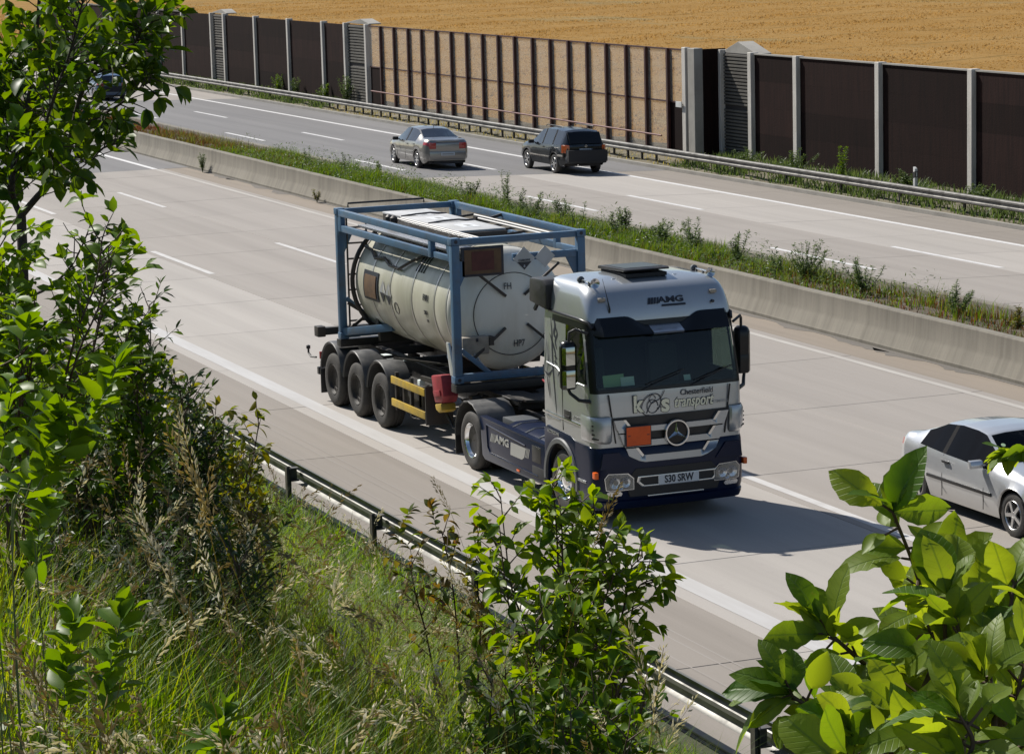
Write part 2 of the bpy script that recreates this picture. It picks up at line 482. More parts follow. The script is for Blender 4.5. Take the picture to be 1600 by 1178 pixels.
# broken asphalt patches and the dark gutter at the foot of the median barrier
for i in range(26):
    x = -56 + i * 2.6 + rnd.uniform(-1, 1); L = rnd.uniform(.7, 2.6); w = rnd.uniform(.12, .42)
    pl = []
    for k in range(9): pl.append((x + L * k / 8, 10.86 - w * (.4 + .6 * rnd.random()) * math.sin(math.pi * (k + .4) / 8.8)))
    pl += [(x + L, 10.9), (x, 10.9)]
    mm = MB(); mm.add([(p[0], p[1], -.002) for p in pl], [tuple(range(len(pl)))]); mm.build('asphalt_patch', 'asphalt_old', near)
m = MB(); m.box((-59.3, 10.84, -.02), (50, 10.99, .001)); m.build('gutter', 'asphalt_old', near)

def strip(name, x0, x1, y, w, material, parent, zf=None, dz=.004):
    m = MB()
    n = max(1, int((x1 - x0) / 4)); vs = []
    for i in range(n + 1):
        x = x0 + (x1 - x0) * i / n
        for s in (-.5, .5):
            yy = y + s * w; vs.append((x, yy, (zf(yy) if zf else 0) + dz))
    m.add(vs, [(2*i, 2*i+2, 2*i+3, 2*i+1) for i in range(n)])
    return m.build(name, material, parent, fixn=False)
strip('edge_line', -59.3, 60, -1.57, .34, 'road_paint_worn', near)
strip('edge_line', -200, -59.4, -1.57, .34, 'road_paint', near)
strip('edge_line', -59.3, 60, 9.62, .16, 'road_paint_faint', near)
strip('edge_line', -200, -59.4, 9.62, .20, 'road_paint', near)
for y_ in (-2.85, -3.02, -3.4, -3.72):
    strip('scrape_line', -30 + 3 * y_, 32, y_, .022, 'concrete_fast', near, dz=.003)
for k in range(-9, 3):
    strip('lane_dash', -33.2 + 18 * k, -27.2 + 18 * k, 2.46, .17, 'road_paint_dash', near)
    strip('lane_dash', -33.2 + 18 * k + .1, -27.2 + 18 * k + .1, 6.08, .16, 'road_paint_dash', near)

# far carriageway
m = MB()
vs = []
for x in (-260, 70):
    for Y in (14.9, 28.3): vs.append((x, Y, farz(Y) - .035))
m.add(vs, [(0, 2, 3, 1)])
far = struct(m.build('far_carriageway', 'joint', fixn=False))
def sheet(name, x0, x1, y0, y1, material, parent, dz):
    m = MB(); m.add([(x0,y0,farz(y0)+dz),(x1,y0,farz(y0)+dz),(x1,y1,farz(y1)+dz),(x0,y1,farz(y1)+dz)], [(0,1,2,3)])
    return m.build(name, material, parent, fixn=False)
sheet('asphalt_deck', -109.6, -53.8, 14.92, 28.2, 'asphalt', far, 0)
sheet('concrete_pavement', -260, -109.62, 14.92, 28.2, 'concrete_fast', far, 0)
for y0, y1, mt in ((14.92, 18.65, 'concrete_fast'), (18.65, 22.0, 'concrete_fast'), (22.0, 25.95, 'concrete_lane'), (25.95, 28.2, 'concrete_shoulder')):
    slab_row(far, y0, y1, -53.78, 17, mt, zf=farz)
strip('edge_line', -230, 60, 25.78, .26, 'road_paint', far, farz)
strip('edge_line', -230, 60, 15.45, .22, 'road_paint', far, farz)
for k in range(-5, 3):
    strip('lane_dash', -62.2 + 18 * k, -56.4 + 18 * k, 22.2, .19, 'road_paint', far, farz)
    strip('lane_dash', -63.2 + 18 * k, -57.3 + 18 * k, 18.85, .19, 'road_paint', far, farz)
# outer verge up to the noise wall
m = MB(); prof = [(28.2, farz(28.2) + .002), (28.35, -.60), (28.6, -.56), (29.6, -.42), (31.4, -.28), (32.2, -.8)]
xsv = np.arange(-260, 72, 2.)
loops = []
for x in xsv: loops.append([(x, Y, z + (.05 * math.sin(x * 1.7 + i) if 1 < i < 5 else 0)) for i, (Y, z) in enumerate(prof)])
m.loft(loops, closed=False)
struct(m.build('verge', 'verge_soil', fixn=False, smooth=60))
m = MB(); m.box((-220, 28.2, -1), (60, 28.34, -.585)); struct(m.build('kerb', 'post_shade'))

# field behind the noise wall
xs = np.concatenate([np.arange(-700, -330, 20), np.arange(-330, 40, 4), np.arange(40, 300, 20)]); ys = np.concatenate([np.arange(31.7, 190, 3), np.arange(190, 900, 25)])
V = np.array([(x, y, -.75 + .12 * math.sin(x * .05 + y * .03) + .05 * math.sin(x * .6 + y * .45)) for y in ys for x in xs]); nx = len(xs)
I = np.arange(len(V)).reshape(len(ys), nx)
Fq = np.stack([I[:-1,:-1], I[:-1,1:], I[1:,1:], I[1:,:-1]], -1).reshape(-1, 4)
fo = npmesh('field', V, Fq, 'ripe_wheat', var=np.zeros(len(V)), smooth=True); struct(fo)
# ears of the crop: small tufts standing proud
n = 290000
X = RNG.uniform(-300, 10, n); Y = 32.2 + RNG.random(n) ** 1.5 * 180
px_, py_, _z = project(np.stack([X, Y, np.full(n, -.5)], 1))
k = (px_ > -250) & (px_ < 1850) & (py_ > -110) & (py_ < 330)
X, Y = X[k], Y[k]; n = len(X)
Z = -.78 + .12 * np.sin(X * .05 + Y * .03) + .05 * np.sin(X * .6 + Y * .45)
h = RNG.uniform(.05, .15, n) * (1 + .4 * np.sin(X * .31 + np.sin(Y * .17) * 2)); w = RNG.uniform(.05, .13, n); ang = RNG.uniform(0, math.pi, n); ln = RNG.uniform(-.12, .12, (n, 2))
dx, dy = np.cos(ang) * w, np.sin(ang) * w
V = np.empty((n, 3, 3)); V[:,0] = np.stack([X-dx, Y-dy, Z], 1); V[:,1] = np.stack([X+dx, Y+dy, Z], 1); V[:,2] = np.stack([X+ln[:,0]+.08, Y+ln[:,1], Z+h], 1)
stuff(npmesh('wheat', V.reshape(-1,3), np.arange(n*3).reshape(-1,3), 'ripe_wheat', var=np.repeat(RNG.random(n), 3)), 'ripe golden wheat standing in the field beyond the noise wall', 'wheat')

# ================================================================ median barriers
def jersey(name, yc, z0, x0, x1, step=6.0):
    # half profile of a step barrier, mirrored
    half = [(.30, 0), (.30, .07), (.275, .10), (.17, .33), (.13, .40), (.105, .78), (.085, .81)]
    prof = [(-a, b) for a, b in half] + [(a, b) for a, b in reversed(half)]
    m = MB(); loops = []
    x = x0
    while x <= x1 + .01:
        loops.append([(x, yc + a + .006 * math.sin(x * .8), z0 + b + .004 * math.sin(x * 1.3)) for a, b in prof]); x += 1.5
    m.loft(loops, closed=True, caps=True)
    return m.build(name, 'barrier_concrete', smooth=28)
b1 = jersey('concrete_barrier', 11.24, -.005, -215, 52)
tag(b1, 'long grey concrete median barrier beside the truck\'s carriageway', 'barrier')
b2 = jersey('concrete_barrier', 14.62, farz(14.9) - .02, -215, 52)
tag(b2, 'concrete median barrier on the far side of the weed strip', 'barrier')
m = MB(); loops = []
xsv = np.arange(-180, 52, 1.)
for x in xsv:
    loops.append([(x, Y, zz + .06 * math.sin(x * 1.3 + Y * 3) + .04 * math.sin(x * 3.1 + Y)) for Y, zz in ((11.33, .46), (11.9, .56), (12.6, .56), (13.4, .44), (14.2, .26), (14.52, .18))])
m.loft(loops, closed=False)
struct(m.build('median_strip', 'soil', fixn=False, smooth=60))

# ================================================================ crash rails
RAILP = [(-.0, .155), (.035, .15), (.08, .115), (.08, .06), (.03, .025), (.03, -.025), (.08, -.06), (.08, -.115), (.035, -.15), (0, -.155)]
def guardrail(name, Y, ztop, x0, x1, posts, zpost, side, label, pmat='galvanised', rr=4.0):
    root = empty(name, (posts[0], Y, zpost)); off = Vector((posts[0], Y, zpost))
    m = MB(); loops = []
    n = int((x1 - x0) / rr)
    xx = x0
    prof = [(a * side, b) for a, b in RAILP] + [((a - .004) * side, b) for a, b in reversed(RAILP)]
    for i in range(n):
        a, b = x0 + i * rr, x0 + (i + 1) * rr + .12
        e = .004 * (i % 2) * side
        loops = [[(x - off.x, e + pa + .05 * side, ztop - .155 + pb - off.z) for pa, pb in prof] for x in (a, b)]
        mm = MB(); mm.loft(loops, closed=True, caps=True)
        mm.build('rail_beam', pmat, root, smooth=30)
    p0 = None; sp = None
    for x in posts:
        if p0 is None:
            mm = MB()
            mm.box((-.05, -.11 * side - .028, 0), (.05, -.11 * side - .034, ztop - .02 - off.z)); mm.box((-.05, -.11 * side + .028, 0), (.05, -.11 * side + .034, ztop - .02 - off.z))
            mm.box((-.004, -.11 * side - .03, 0), (.004, -.11 * side + .03, ztop - .02 - off.z))
            p0 = mm.build('post', 'galvanised_dark', root)
            mm = MB(); mm.box((-.06, -.09 * side, ztop - .25 - off.z), (.06, .05 * side, ztop - .235 - off.z)); mm.box((-.06, -.09 * side, ztop - .055 - off.z), (.06, .05 * side, ztop - .04 - off.z)); mm.box((-.06, -.095 * side, ztop - .25 - off.z), (-.05, .05 * side, ztop - .04 - off.z))
            sp = mm.build('spacer', 'galvanised', root)
            a, b = p0, sp
        else:
            a = p0.copy(); b = sp.copy(); COL.objects.link(a); COL.objects.link(b); a.parent = root; b.parent = root
        a.location = (x - off.x, 0, 0); b.location = (x - off.x, 0, 0)
    return tag(root, label, 'guardrail')
guardrail('guardrail', -4.86, .76, -40.7, 40, [-40.7 + 3.92 * i + .08 for i in range(20)], -.08, 1, 'galvanised crash rail along the shoulder at the foot of the grassy slope', 'galvanised_near', rr=3.92)
fp = [-150 + 4 * i for i in range(13)] + [-97 + 1.33 * i for i in range(32)] + [-53 + 4 * i for i in range(18)]
guardrail('guardrail', 28.62, .06, -150, 20, fp, -.6, -1, 'galvanised crash rail in front of the noise wall across the motorway')

# ================================================================ noise wall
def wx(X, s=.9805): return 42.95 + (X - 42.95) * s
YL, YR = 30.05, 31.0
def noise_post(root, x, Y, z1, w=.32, d=.34, z0=-.45, material='post_concrete'):
    m = MB(); m.box((x - w/2, Y - d/2, z0), (x + w/2, Y + d/2, z1)); return m.build('post', material, root, bevel=.015, seg=1)
def brown_panel(root, x0, x1, Y, z0, z1):
    """panel of upright ribs"""
    n = 4; hgt = (z1 - z0) / n
    for k in range(n):
        m = MB(); a = z0 + k * hgt + .0012; b = z0 + (k + 1) * hgt - .0012
        m.box((x0, Y, a), (x1, Y + .14, b))
        m.build('panel', 'panel_brown', root)
def louvre_panel(root, x0, x1, Y, z0, z1, n=26):
    m = MB(); m.box((x0, Y + .06, z0), (x1, Y + .12, z1)); m.build('louvre_backing', 'louvre_back', root)
    h = (z1 - z0) / n; first = None
    for i in range(n):
        if i == n // 2 - 1: continue
        if first is None:
            mm = MB(); mm.add([(x0, Y + .05, 0), (x1, Y + .05, 0), (x1, Y, h * .16), (x0, Y, h * .16), (x0, Y, h * .68), (x1, Y, h * .68), (x1, Y + .05, h * .74), (x0, Y + .05, h * .74)],
                              [(0,1,2,3),(3,2,5,4),(4,5,6,7),(0,3,4,7),(1,6,5,2)])
            first = mm.build('louvre', 'louvre_grey', root); o = first
        else: o = first.copy(); COL.objects.link(o); o.parent = root
        o.location = (0, 0, z0 + i * h)
def gable(root, x0, x1, Y, z, apex, h):
    m = MB(); m.prism([(x0, z), (x1, z), (x1, z + .05), (apex, z + h), (x0, z + .05)], lambda u, v, a: (u, a, v), Y - .16, Y + .5)
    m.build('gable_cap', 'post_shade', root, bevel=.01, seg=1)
# left run
LW = empty('noise_wall', (wx(-99), YL, -.3)); LW.location = (0, 0, 0)
zt = 3.80
px_l = [-168, -161.8, -155.6, -149.4, -143.2, -137.0, -131.13, -124.57, -121.8, -115.47, -109.08, -102.92, -99.15, -95.76]
px_l = [wx(v) for v in px_l]
for x in px_l: noise_post(LW, x, YL, zt, w=.27)
for i in range(len(px_l) - 1):
    a, b = px_l[i] + .137, px_l[i+1] - .137
    if b - a < 3.3 and i in (7, 12):
        louvre_panel(LW, a, b, YL, -.2, zt - .08)
        c = (a + b) / 2; gable(LW, a - .2, b + .3, YL + .2, zt - .02, c + .5, .26)
    else:
        brown_panel(LW, a, b, YL - .02, -.3, zt - .1)
m = MB(); m.box((px_l[0], YL - .06, zt - .098), (px_l[6] - .18, YL + .14, zt - .03)); m.build('coping', 'louvre_grey', LW)
tag(LW, 'dark brown panelled noise wall with slim concrete posts, left of the glazed stretch', 'noise wall')
# glazed run
GW = empty('noise_wall', (0, 0, 0))
gx = [wx(v) for v in (-93.57, -91.54, -89.46, -87.53, -85.51, -83.46, -81.43, -79.37, -77.41, -75.42, -73.31, -71.29, -69.26, -67.26, -65.25, -63.24, -61.29, -59.22)]
xend = wx(-57.75)
p0 = None
for x in gx:
    if p0 is None:
        m = MB(); m.box((-.07, -.02, -.32), (.07, 0, zt - .05)); m.box((-.012, 0, -.32), (.012, .19, zt - .05)); m.box((-.07, .19, -.32), (.07, .21, zt - .05))
        p0 = m.build('steel_post', 'steel_red', GW); o = p0
    else: o = p0.copy(); COL.objects.link(o); o.parent = GW
    o.location = (x, YL - .12, 0)
mid = 1.66
bays = [wx(-95.5)] + gx + [xend]
for i in range(len(bays) - 1):
    a, b = bays[i] + .03, bays[i+1] - .03
    endbay = i == 0 or i == len(bays) - 2
    for z0, z1 in ((-.22, mid - .03), (mid + .03, zt - .1)):
        if endbay and z0 < 0:
            m = MB(); m.box((a, YL, z0), (b, YL + .12, z1 + .02)); m.build('solid_panel', 'panel_brown', GW, bevel=.01, seg=1); continue
        m = MB(); m.box((a, YL, z0), (b, YL + .018, z1)); m.build('pane', 'acrylic_pane', GW)
    m = MB(); m.box((a - .03, YL - .03, mid - .028), (b + .03, YL + .05, mid + .028)); m.build('rail', 'steel_red', GW)
    m = MB(); m.box((a - .03, YL - .03, zt - .11), (b + .03, YL + .05, zt - .05)); m.build('rail', 'steel_red', GW)
m = MB(); m.tube([(gx[0] - .6, YL - .45, .50), (gx[-1] + .1, YL - .45, .34)], .035, 8); m.build('handrail', 'steel_red_light', GW, smooth=50)
for x in gx[::3]:
    m = MB(); m.bar((x, YL - .12, .42), (x, YL - .44, .42), .03, .03); m.build('handrail_bracket', 'steel_red_light', GW)
tag(GW, 'transparent noise wall bays between dark red steel posts along the bridge', 'noise wall')
# pilaster, return wall and right run
RW = empty('noise_wall', (0, 0, 0))
xp = wx(-57.5)
m = MB(); m.box((xp - .15, YL - .22, -.4), (xp + .17, YL + .02, 3.84)); m.build('post', 'post_concrete', RW, bevel=.015, seg=1)
xr = -54.62
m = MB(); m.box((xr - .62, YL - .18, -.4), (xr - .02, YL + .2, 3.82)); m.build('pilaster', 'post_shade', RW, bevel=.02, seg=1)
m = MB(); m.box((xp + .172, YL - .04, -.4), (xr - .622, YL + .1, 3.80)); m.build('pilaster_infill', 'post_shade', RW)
m = MB(); m.box((xr - .16, YL + .2, -.4), (xr, YR + .22, 3.78)); m.build('return_panel', 'panel_brown', RW)
noise_post(RW, xr + .1, YR + .05, 3.74, w=.2)
rp = [-51.9, -48.27] + [-42.23 + 6.08 * i for i in range(12)]
for x in rp: noise_post(RW, x, YR, 3.72, w=.29)
louvre_panel(RW, xr + .2, rp[0] - .146, YR + .02, -.35, 3.62, 30)
gable(RW, xr, rp[0] + .1, YR + .25, 3.62, -53.3, .46)
for i in range(len(rp) - 1): brown_panel(RW, rp[i] + .147, rp[i+1] - .147, YR, -.3, 3.64)
m = MB(); m.box((rp[0] + .18, YR - .05, 3.642), (rp[-1], YR + .16, 3.69)); m.build('coping', 'post_shade', RW)
tag(RW, 'dark noise wall with wide concrete posts and a grey louvred escape bay, right of the glazed stretch', 'noise wall')
# plate beside the pilaster
SG = empty('wall_sign', (xp - .3, YL - .3, 1.62))
m = MB(); m.box((-.26, 0, -.11), (.26, .02, .11)); m.build('sign_plate', 'sign_white', SG, bevel=.004, seg=1)
m = MB(); m.bar((.2, .02, 0), (.3, .16, 0), .03, .03); m.build('bracket', 'galvanised', SG)
tag(SG, 'small white sign plate fixed to the concrete post at the end of the glazed wall', 'sign')
# marker post
DP = empty('delineator_post', (-37.0, 29.3, -.5))
m = MB(); m.prism([(-.075, 0), (.075, 0), (.06, 1.0), (-.06, 1.06)], lambda u, v, a: (u, a, v), -.05, .05); m.build('body', 'sign_white', DP, bevel=.015)
m = MB(); m.prism([(-.079, .68), (.079, .72), (.076, .92), (-.076, .88)], lambda u, v, a: (u, a, v), -.055, .055); m.build('black_band', 'black_plastic', DP)
m = MB(); m.box((.079, -.025, .74), (.083, .025, .90)); m.build('reflector', 'road_paint', DP)
tag(DP, 'white marker post with a black band behind the far crash rail', 'marker post')
# ================================================================ truck materials
def paint(name, col, metal=.55, rough=.34, coat=1., dirt=(.2, .18, .15), damt=.12):
    m, nt, b = newmat(name)
    g = nt.nodes.new('ShaderNodeNewGeometry'); P = g.outputs['Position']
    d = _ramp(nt, _noise(nt, P, 2.2, 6, .7), .45, .8)
    c = _mix(nt, col, dirt, _math(nt, 'MULTIPLY', d, damt))
    nt.links.new(c, b.inputs['Base Color'])
    b.inputs['Metallic'].default_value = metal; b.inputs['Roughness'].default_value = rough
    b.inputs['Coat Weight'].default_value = coat; b.inputs['Coat Roughness'].default_value = .05
    return m
paint('silver_paint', (.42, .44, .455), .6, .34)
paint('navy_paint', (.0035, .0095, .036), .0, .30, .05, dirt=(.03, .028, .03), damt=.10); MATS['navy_paint'].node_tree.nodes['Principled BSDF'].inputs['Specular IOR Level'].default_value = .25
paint('frame_blue', (.068, .148, .255), .1, .5, .2, dirt=(.09, .075, .06), damt=.75)
mat('tank_white', (.80, .775, .70), .4, col2=(.58, .53, .43), scale=1.3, lo=.42, hi=.75, stretch=(1, 1, .35), coat=.2)
mat('tank_clad', (.53, .515, .425), .36, .15, col2=(.40, .385, .30), scale=1.8, lo=.40, hi=.66, stretch=(1.6, .6, .3))
mat('tank_clad_light', (.56, .58, .58), .3, .4, col2=(.43, .44, .43), scale=1.6)
mat('dark_steel', (.035, .034, .036), .55, .3, col2=(.06, .05, .042), scale=4, rvar=.2)
mat('chassis_black', (.016, .016, .018), .55, .1, col2=(.035, .03, .026), scale=3, rvar=.25)
mat('tyre_rubber', (.030, .029, .029), .78, col2=(.055, .05, .046), scale=5, bump=.2)
mat('tyre_dusty', (.036, .034, .033), .85, col2=(.06, .055, .05), scale=4, bump=.2)
mat('rim_dark', (.05, .046, .042), .65, .2, col2=(.03, .027, .025), scale=7)
mat('rim_dusty', (.30, .28, .25), .5, .5, col2=(.18, .165, .145), scale=7)
mat('polished', (.85, .86, .87), .12, 1.)
mat('chrome', (.58, .59, .60), .2, 1., rvar=.1, scale=5)
mat('mudguard', (.055, .056, .058), .5, col2=(.085, .083, .08), scale=4, rvar=.2)
mat('grey_plastic', (.10, .105, .11), .45)
mat('visor_black', (.008, .009, .011), .28, spec=.35)
mat('interior', (.025, .026, .028), .85)
mat('seat_cloth', (.07, .07, .075), .95)
mat('yellow_bar', (.50, .33, .025), .5, col2=(.36, .25, .05), scale=5)
mat('red_box', (.33, .028, .04), .5, col2=(.22, .022, .03), scale=5)
mat('orange_plate', (.72, .10, .008), .55, col2=(.62, .085, .008), scale=6)
mat('placard_brown', (.135, .075, .035), .7, col2=(.09, .05, .026), scale=6)
mat('placard_red', (.10, .028, .022), .7, col2=(.075, .02, .017), scale=7)
mat('letter_dark', (.015, .018, .03), .5)
mat('letter_cream', (.82, .79, .60), .5)
mat('letter_grey', (.36, .36, .34), .45)
mat('plate_white', (.66, .67, .68), .5)
mat('plate_yellow', (.65, .5, .05), .5)
mat('amber', (.75, .12, .01), .3)
mat('red_lens', (.35, .012, .012), .2, coat=.6)
mat('paper_green', (.40, .55, .34), .8)
mat('paper_white', (.72, .78, .76), .8)
mat('lamp_inner', (.62, .63, .65), .25, .85, rvar=.2, scale=30)
mat('tread_plate', (.42, .43, .45), .35, .8, bump=.6, bscale=40)
mat('steel_pipe', (.52, .50, .47), .38, .7)
mat('hatch_grey', (.52, .52, .52), .55, col2=(.42, .42, .41), scale=2.5)
def glass(name, tint, refl=1.0, base=.04, grey=0.):
    """clear pane: tinted see-through plus mirror reflection that grows with the angle"""
    m, nt, b = newmat(name)
    tr = nt.nodes.new('ShaderNodeBsdfTransparent'); tr.inputs[0].default_value = (*tint, 1)
    gl = nt.nodes.new('ShaderNodeBsdfGlossy'); gl.inputs['Roughness'].default_value = .015; gl.inputs[0].default_value = (.95, .97, 1, 1)
    fr = nt.nodes.new('ShaderNodeFresnel'); fr.inputs[0].default_value = 1.55
    ms = nt.nodes.new('ShaderNodeMixShader')
    v = _math(nt, 'MULTIPLY_ADD', fr.outputs[0], refl); v.node.inputs[2].default_value = base; v.node.use_clamp = True
    nt.links.new(v, ms.inputs[0]); nt.links.new(tr.outputs[0], ms.inputs[1]); nt.links.new(gl.outputs[0], ms.inputs[2])
    nt.links.new(ms.outputs[0], nt.nodes['Material Output'].inputs[0])
    nt.nodes.remove(b)
glass('cab_glass', (.60, .74, .66), .45, .008)
glass('side_glass', (.6, .74, .64), .8, .03)
glass('lamp_glass', (.94, .95, .96), .6, .0)
mat('mirror_glass', (.42, .44, .42), .06, 1.)

# ---------------------------------------------------------------- wheels
def make_wheel(r, w, rim, tyre, name='wheel', rr=.60, bolts=10, dish=-.02):
    """axis along -Y (outer face at y = 0, inner at +w)"""
    m = MB(); m.lathe((0, 0, 0), (0, 1, 0), [(w * .25, .01), (w * .25, r * .5), (w * .9, r * .5), (w * .9, .01)], 20)
    hub = m.build(name, 'chassis_black', smooth=40)
    R = r; a = R * rr
    prof = [(.035, a), (.012, a * 1.04), (.0, a + (R - a) * .35), (.006, a + (R - a) * .7), (.03, R * .965), (.055, R * .992), (.07, R), (.105, R), (.11, R - .012), (.122, R - .012), (.127, R),
            (w * .48, R), (w * .485, R - .012), (w * .53, R - .012), (w * .535, R), (w - .127, R), (w - .122, R - .012), (w - .11, R - .012), (w - .105, R), (w - .06, R * .99), (w, a + (R - a) * .5), (w - .03, a)]
    if w < .2: prof = [(.03, a), (.01, a * 1.05), (0, a + (R - a) * .45), (.012, R * .97), (.035, R), (w - .035, R), (w, a + (R - a) * .5), (w - .03, a)]
    m = MB(); m.lathe((0, 0, 0), (0, 1, 0), prof, 40); m.build('tyre', tyre, hub, smooth=38)
    m = MB()
    m.lathe((0, 0, 0), (0, 1, 0), [(.03, a), (.012, a * .985), (.02, a * .93), (.05, a * .90), (.075, a * .86), (.085, a * .62), (.07 + dish, a * .56), (.055 + dish, a * .42), (.04 + dish, a * .36), (.03 + dish, a * .20), (.028 + dish, .002)], 40)
    if bolts:
        for i in range(bolts):
            t = 2 * math.pi * i / bolts; c = (math.cos(t) * a * .49, math.sin(t) * a * .49)
            m.cyl((c[0], .075 + dish, c[1]), (c[0], .032 + dish, c[1]), .018, n=8)
            t += math.pi / bolts; c = (math.cos(t) * a * .74, math.sin(t) * a * .74)
    ro = m.build('rim', rim, hub, smooth=30)
    if bolts:
        m = MB()
        for i in range(bolts):
            t = 2 * math.pi * (i + .5) / bolts; ca, sa = math.cos(t), math.sin(t); c = (ca * a * .745, sa * a * .745)
            m.cyl((c[0], .079, c[1]), (c[0], .0775, c[1]), .024, n=10)
        m.build('vent_hole', 'chassis_black', hub)
    return hub
def put_wheel(w, parent, x, y, z, far=False, first=False):
    o = w if first else copy_tree(w, parent)
    o.parent = parent
    o.location = (x, y, z); o.rotation_euler = (0, rnd.uniform(0, 6), math.pi if far else 0)
    return o

# ================================================================ tractor unit
TR = empty('truck', (4.5, 0, 0))
TOFF = Vector((4.5, 0, 0))
class TMB(MB):
    """builds in road coordinates under a root that stands at `off`"""
    off = TOFF
    def build(s, name, mats, parent=None, **k):
        if parent is None: parent = TR
        s.v = [(x - s.off.x, y - s.off.y, z - s.off.z) for x, y, z in s.v]
        return MB.build(s, name, mats, parent, **k)
T = TMB
def ttext(name, s, size, o, right, up, material, parent=None, **k):
    return text_part(name, s, size, Matrix.Translation(-TOFF) @ frameM(o, right, up), material, parent or TR, **k)

XR = 3.84
ZK = [1.15, 1.28, 1.47, 1.62, 1.85, 2.00, 2.06, 2.12, 2.40, 2.66, 2.86, 2.93, 3.03, 3.12, 3.25, 3.36, 3.45, 3.51, 3.55, 3.575]
def cab_xf(z): return float(np.interp(z, [1.15, 1.62, 2.0, 2.5, 2.86, 3.03, 3.12, 3.25, 3.36, 3.45, 3.51, 3.55, 3.575], [5.80, 5.80, 5.78, 5.69, 5.60, 5.57, 5.56, 5.51, 5.46, 5.40, 5.33, 5.24, 5.12]))
def cab_hw(z): return float(np.interp(z, [1.15, 1.47, 2.12, 2.93, 3.03, 3.2, 3.36, 3.45, 3.51, 3.55, 3.575], [1.235, 1.245, 1.24, 1.215, 1.205, 1.19, 1.165, 1.14, 1.105, 1.055, .98]))
def cab_r(z): return float(np.interp(z, [1.15, 2.0, 3.0, 3.4, 3.575], [.22, .18, .20, .24, .30]))
YF = [-1, -.8, -.6, -.4, -.2, 0, .2, .4, .6, .8, 1]
SX = [XR, 4.2, 4.58, 4.72, 5.0, 5.25]
def cab_loop(z, off=0., xr=None):
    xf = cab_xf(z) - off; hw = cab_hw(z) - off; r = cab_r(z); x0 = (XR if xr is None else xr)
    top = smoothstep(3.45, 3.575, z)
    half = []
    kx = min(1., (xf - .05 - r - .03 - XR) / (SX[-1] - XR))
    for x in SX:
        xx = XR + (x - XR) * kx if x > XR else x0
        yy = hw
        if x <= XR: yy -= .03
        half.append((xx + top * .12 * (1 if x == XR else 0), yy))
    for i in range(7):
        t = i / 6 * math.pi / 2
        ex = .8
        half.append((xf - .05 - r + r * (math.sin(t) ** ex), hw - r + r * (math.cos(t) ** ex)))
    y1 = hw - r
    pts = [(x, -y, z) for x, y in half]
    for f in YF[1:-1]: pts.append((xf - .05 * abs(f) ** 2.2, f * y1, z))
    pts += [(x, y, z) for x, y in reversed(half)]
    return pts
NH = len(SX) + 7; NF = len(YF) - 2; NP = 2 * NH + NF
i_sw0, i_sw1 = SX.index(4.72), len(SX)                     # side window columns
i_ws0, i_ws1 = len(SX) + 4, NP - 1 - (len(SX) + 4)          # windscreen columns
def is_open(i, j):
    z0, z1 = ZK[j], ZK[j+1]
    if 2.11 < z0 and z1 < 2.94 and (i_sw0 <= i < i_sw1 or NP - 1 - i_sw1 <= i < NP - 1 - i_sw0): return 'side'
    if 2.05 < z0 and z1 < 2.87 and i_ws0 <= i < i_ws1: return 'front'
    return None
def cab_shell(off, pick, mats_fn=None):
    m = T(); L = [cab_loop(z, off) for z in ZK]
    vs = [p for l in L for p in l]; fs = []; ms = []
    for j in range(len(ZK) - 1):
        for i in range(NP - 1):
            if pick(i, j): fs.append((j*NP+i, j*NP+i+1, (j+1)*NP+i+1, (j+1)*NP+i)); ms.append(mats_fn(i, j) if mats_fn else 0)
    m.v = vs; m.f = fs; m.m = ms
    return m
def pillar(i, j):
    z0, z1 = ZK[j], ZK[j+1]
    if z0 > 1.99 and z1 < 3.04:
        if len(SX) + 1 <= i < NP - 2 - len(SX): return 1
        if z0 > 2.92 and 1 <= i < NP - 2: return 1
    return 0
m = cab_shell(0, lambda i, j: not is_open(i, j), pillar)
top = cab_loop(ZK[-1]); n = len(top); k = len(m.v)
# crowned roof
mid = [(4.4 + (p[0] - 4.4) * .72, p[1] * .72, 3.615) for p in top]
m.v += mid + [(4.4, 0, 3.635)]
o = (len(ZK) - 1) * NP
for i in range(n - 1): m.f.append((o+i, o+i+1, k+i+1, k+i)); m.m.append(0); m.f.append((k+i, k+i+1, k+n)); m.m.append(0)
m.f.append((o+n-1, o, k, k+n-1)); m.m.append(0); m.f.append((k+n-1, k, k+n)); m.m.append(0)
# rear wall
lo = [j * NP for j in range(len(ZK))]; hi = [j * NP + NP - 1 for j in range(len(ZK))]
for j in range(len(ZK) - 1): m.f.append((lo[j], lo[j+1], hi[j+1], hi[j])); m.m.append(0)
cab = m.build('cab', ['silver_paint', 'visor_black'], smooth=35)
m = cab_shell(.045, lambda i, j: not is_open(i, j))
lp = cab_loop(ZK[-1], .045); k = len(m.v); m.v.append((4.5, 0, 3.56)); o = (len(ZK) - 1) * NP
for i in range(NP - 1): m.f.append((o+i, o+i+1, k)); m.m.append(0)
for j in range(len(ZK) - 1): m.f.append((j*NP, (j+1)*NP, (j+1)*NP+NP-1, j*NP+NP-1)); m.m.append(0)
m.f.append(tuple(range(NP))); m.m.append(0)
m.v = [(max(v[0], XR + .05), v[1], v[2]) for v in m.v]
m.build('cab_lining', 'interior', smooth=35)
cab_shell(.004, lambda i, j: is_open(i, j) == 'front').build('windscreen', 'cab_glass', smooth=60)
for s in (0, 1):
    cab_shell(.004, lambda i, j: is_open(i, j) == 'side' and ((i < NP / 2) == (s == 0))).build('side_window', 'side_glass', smooth=60)
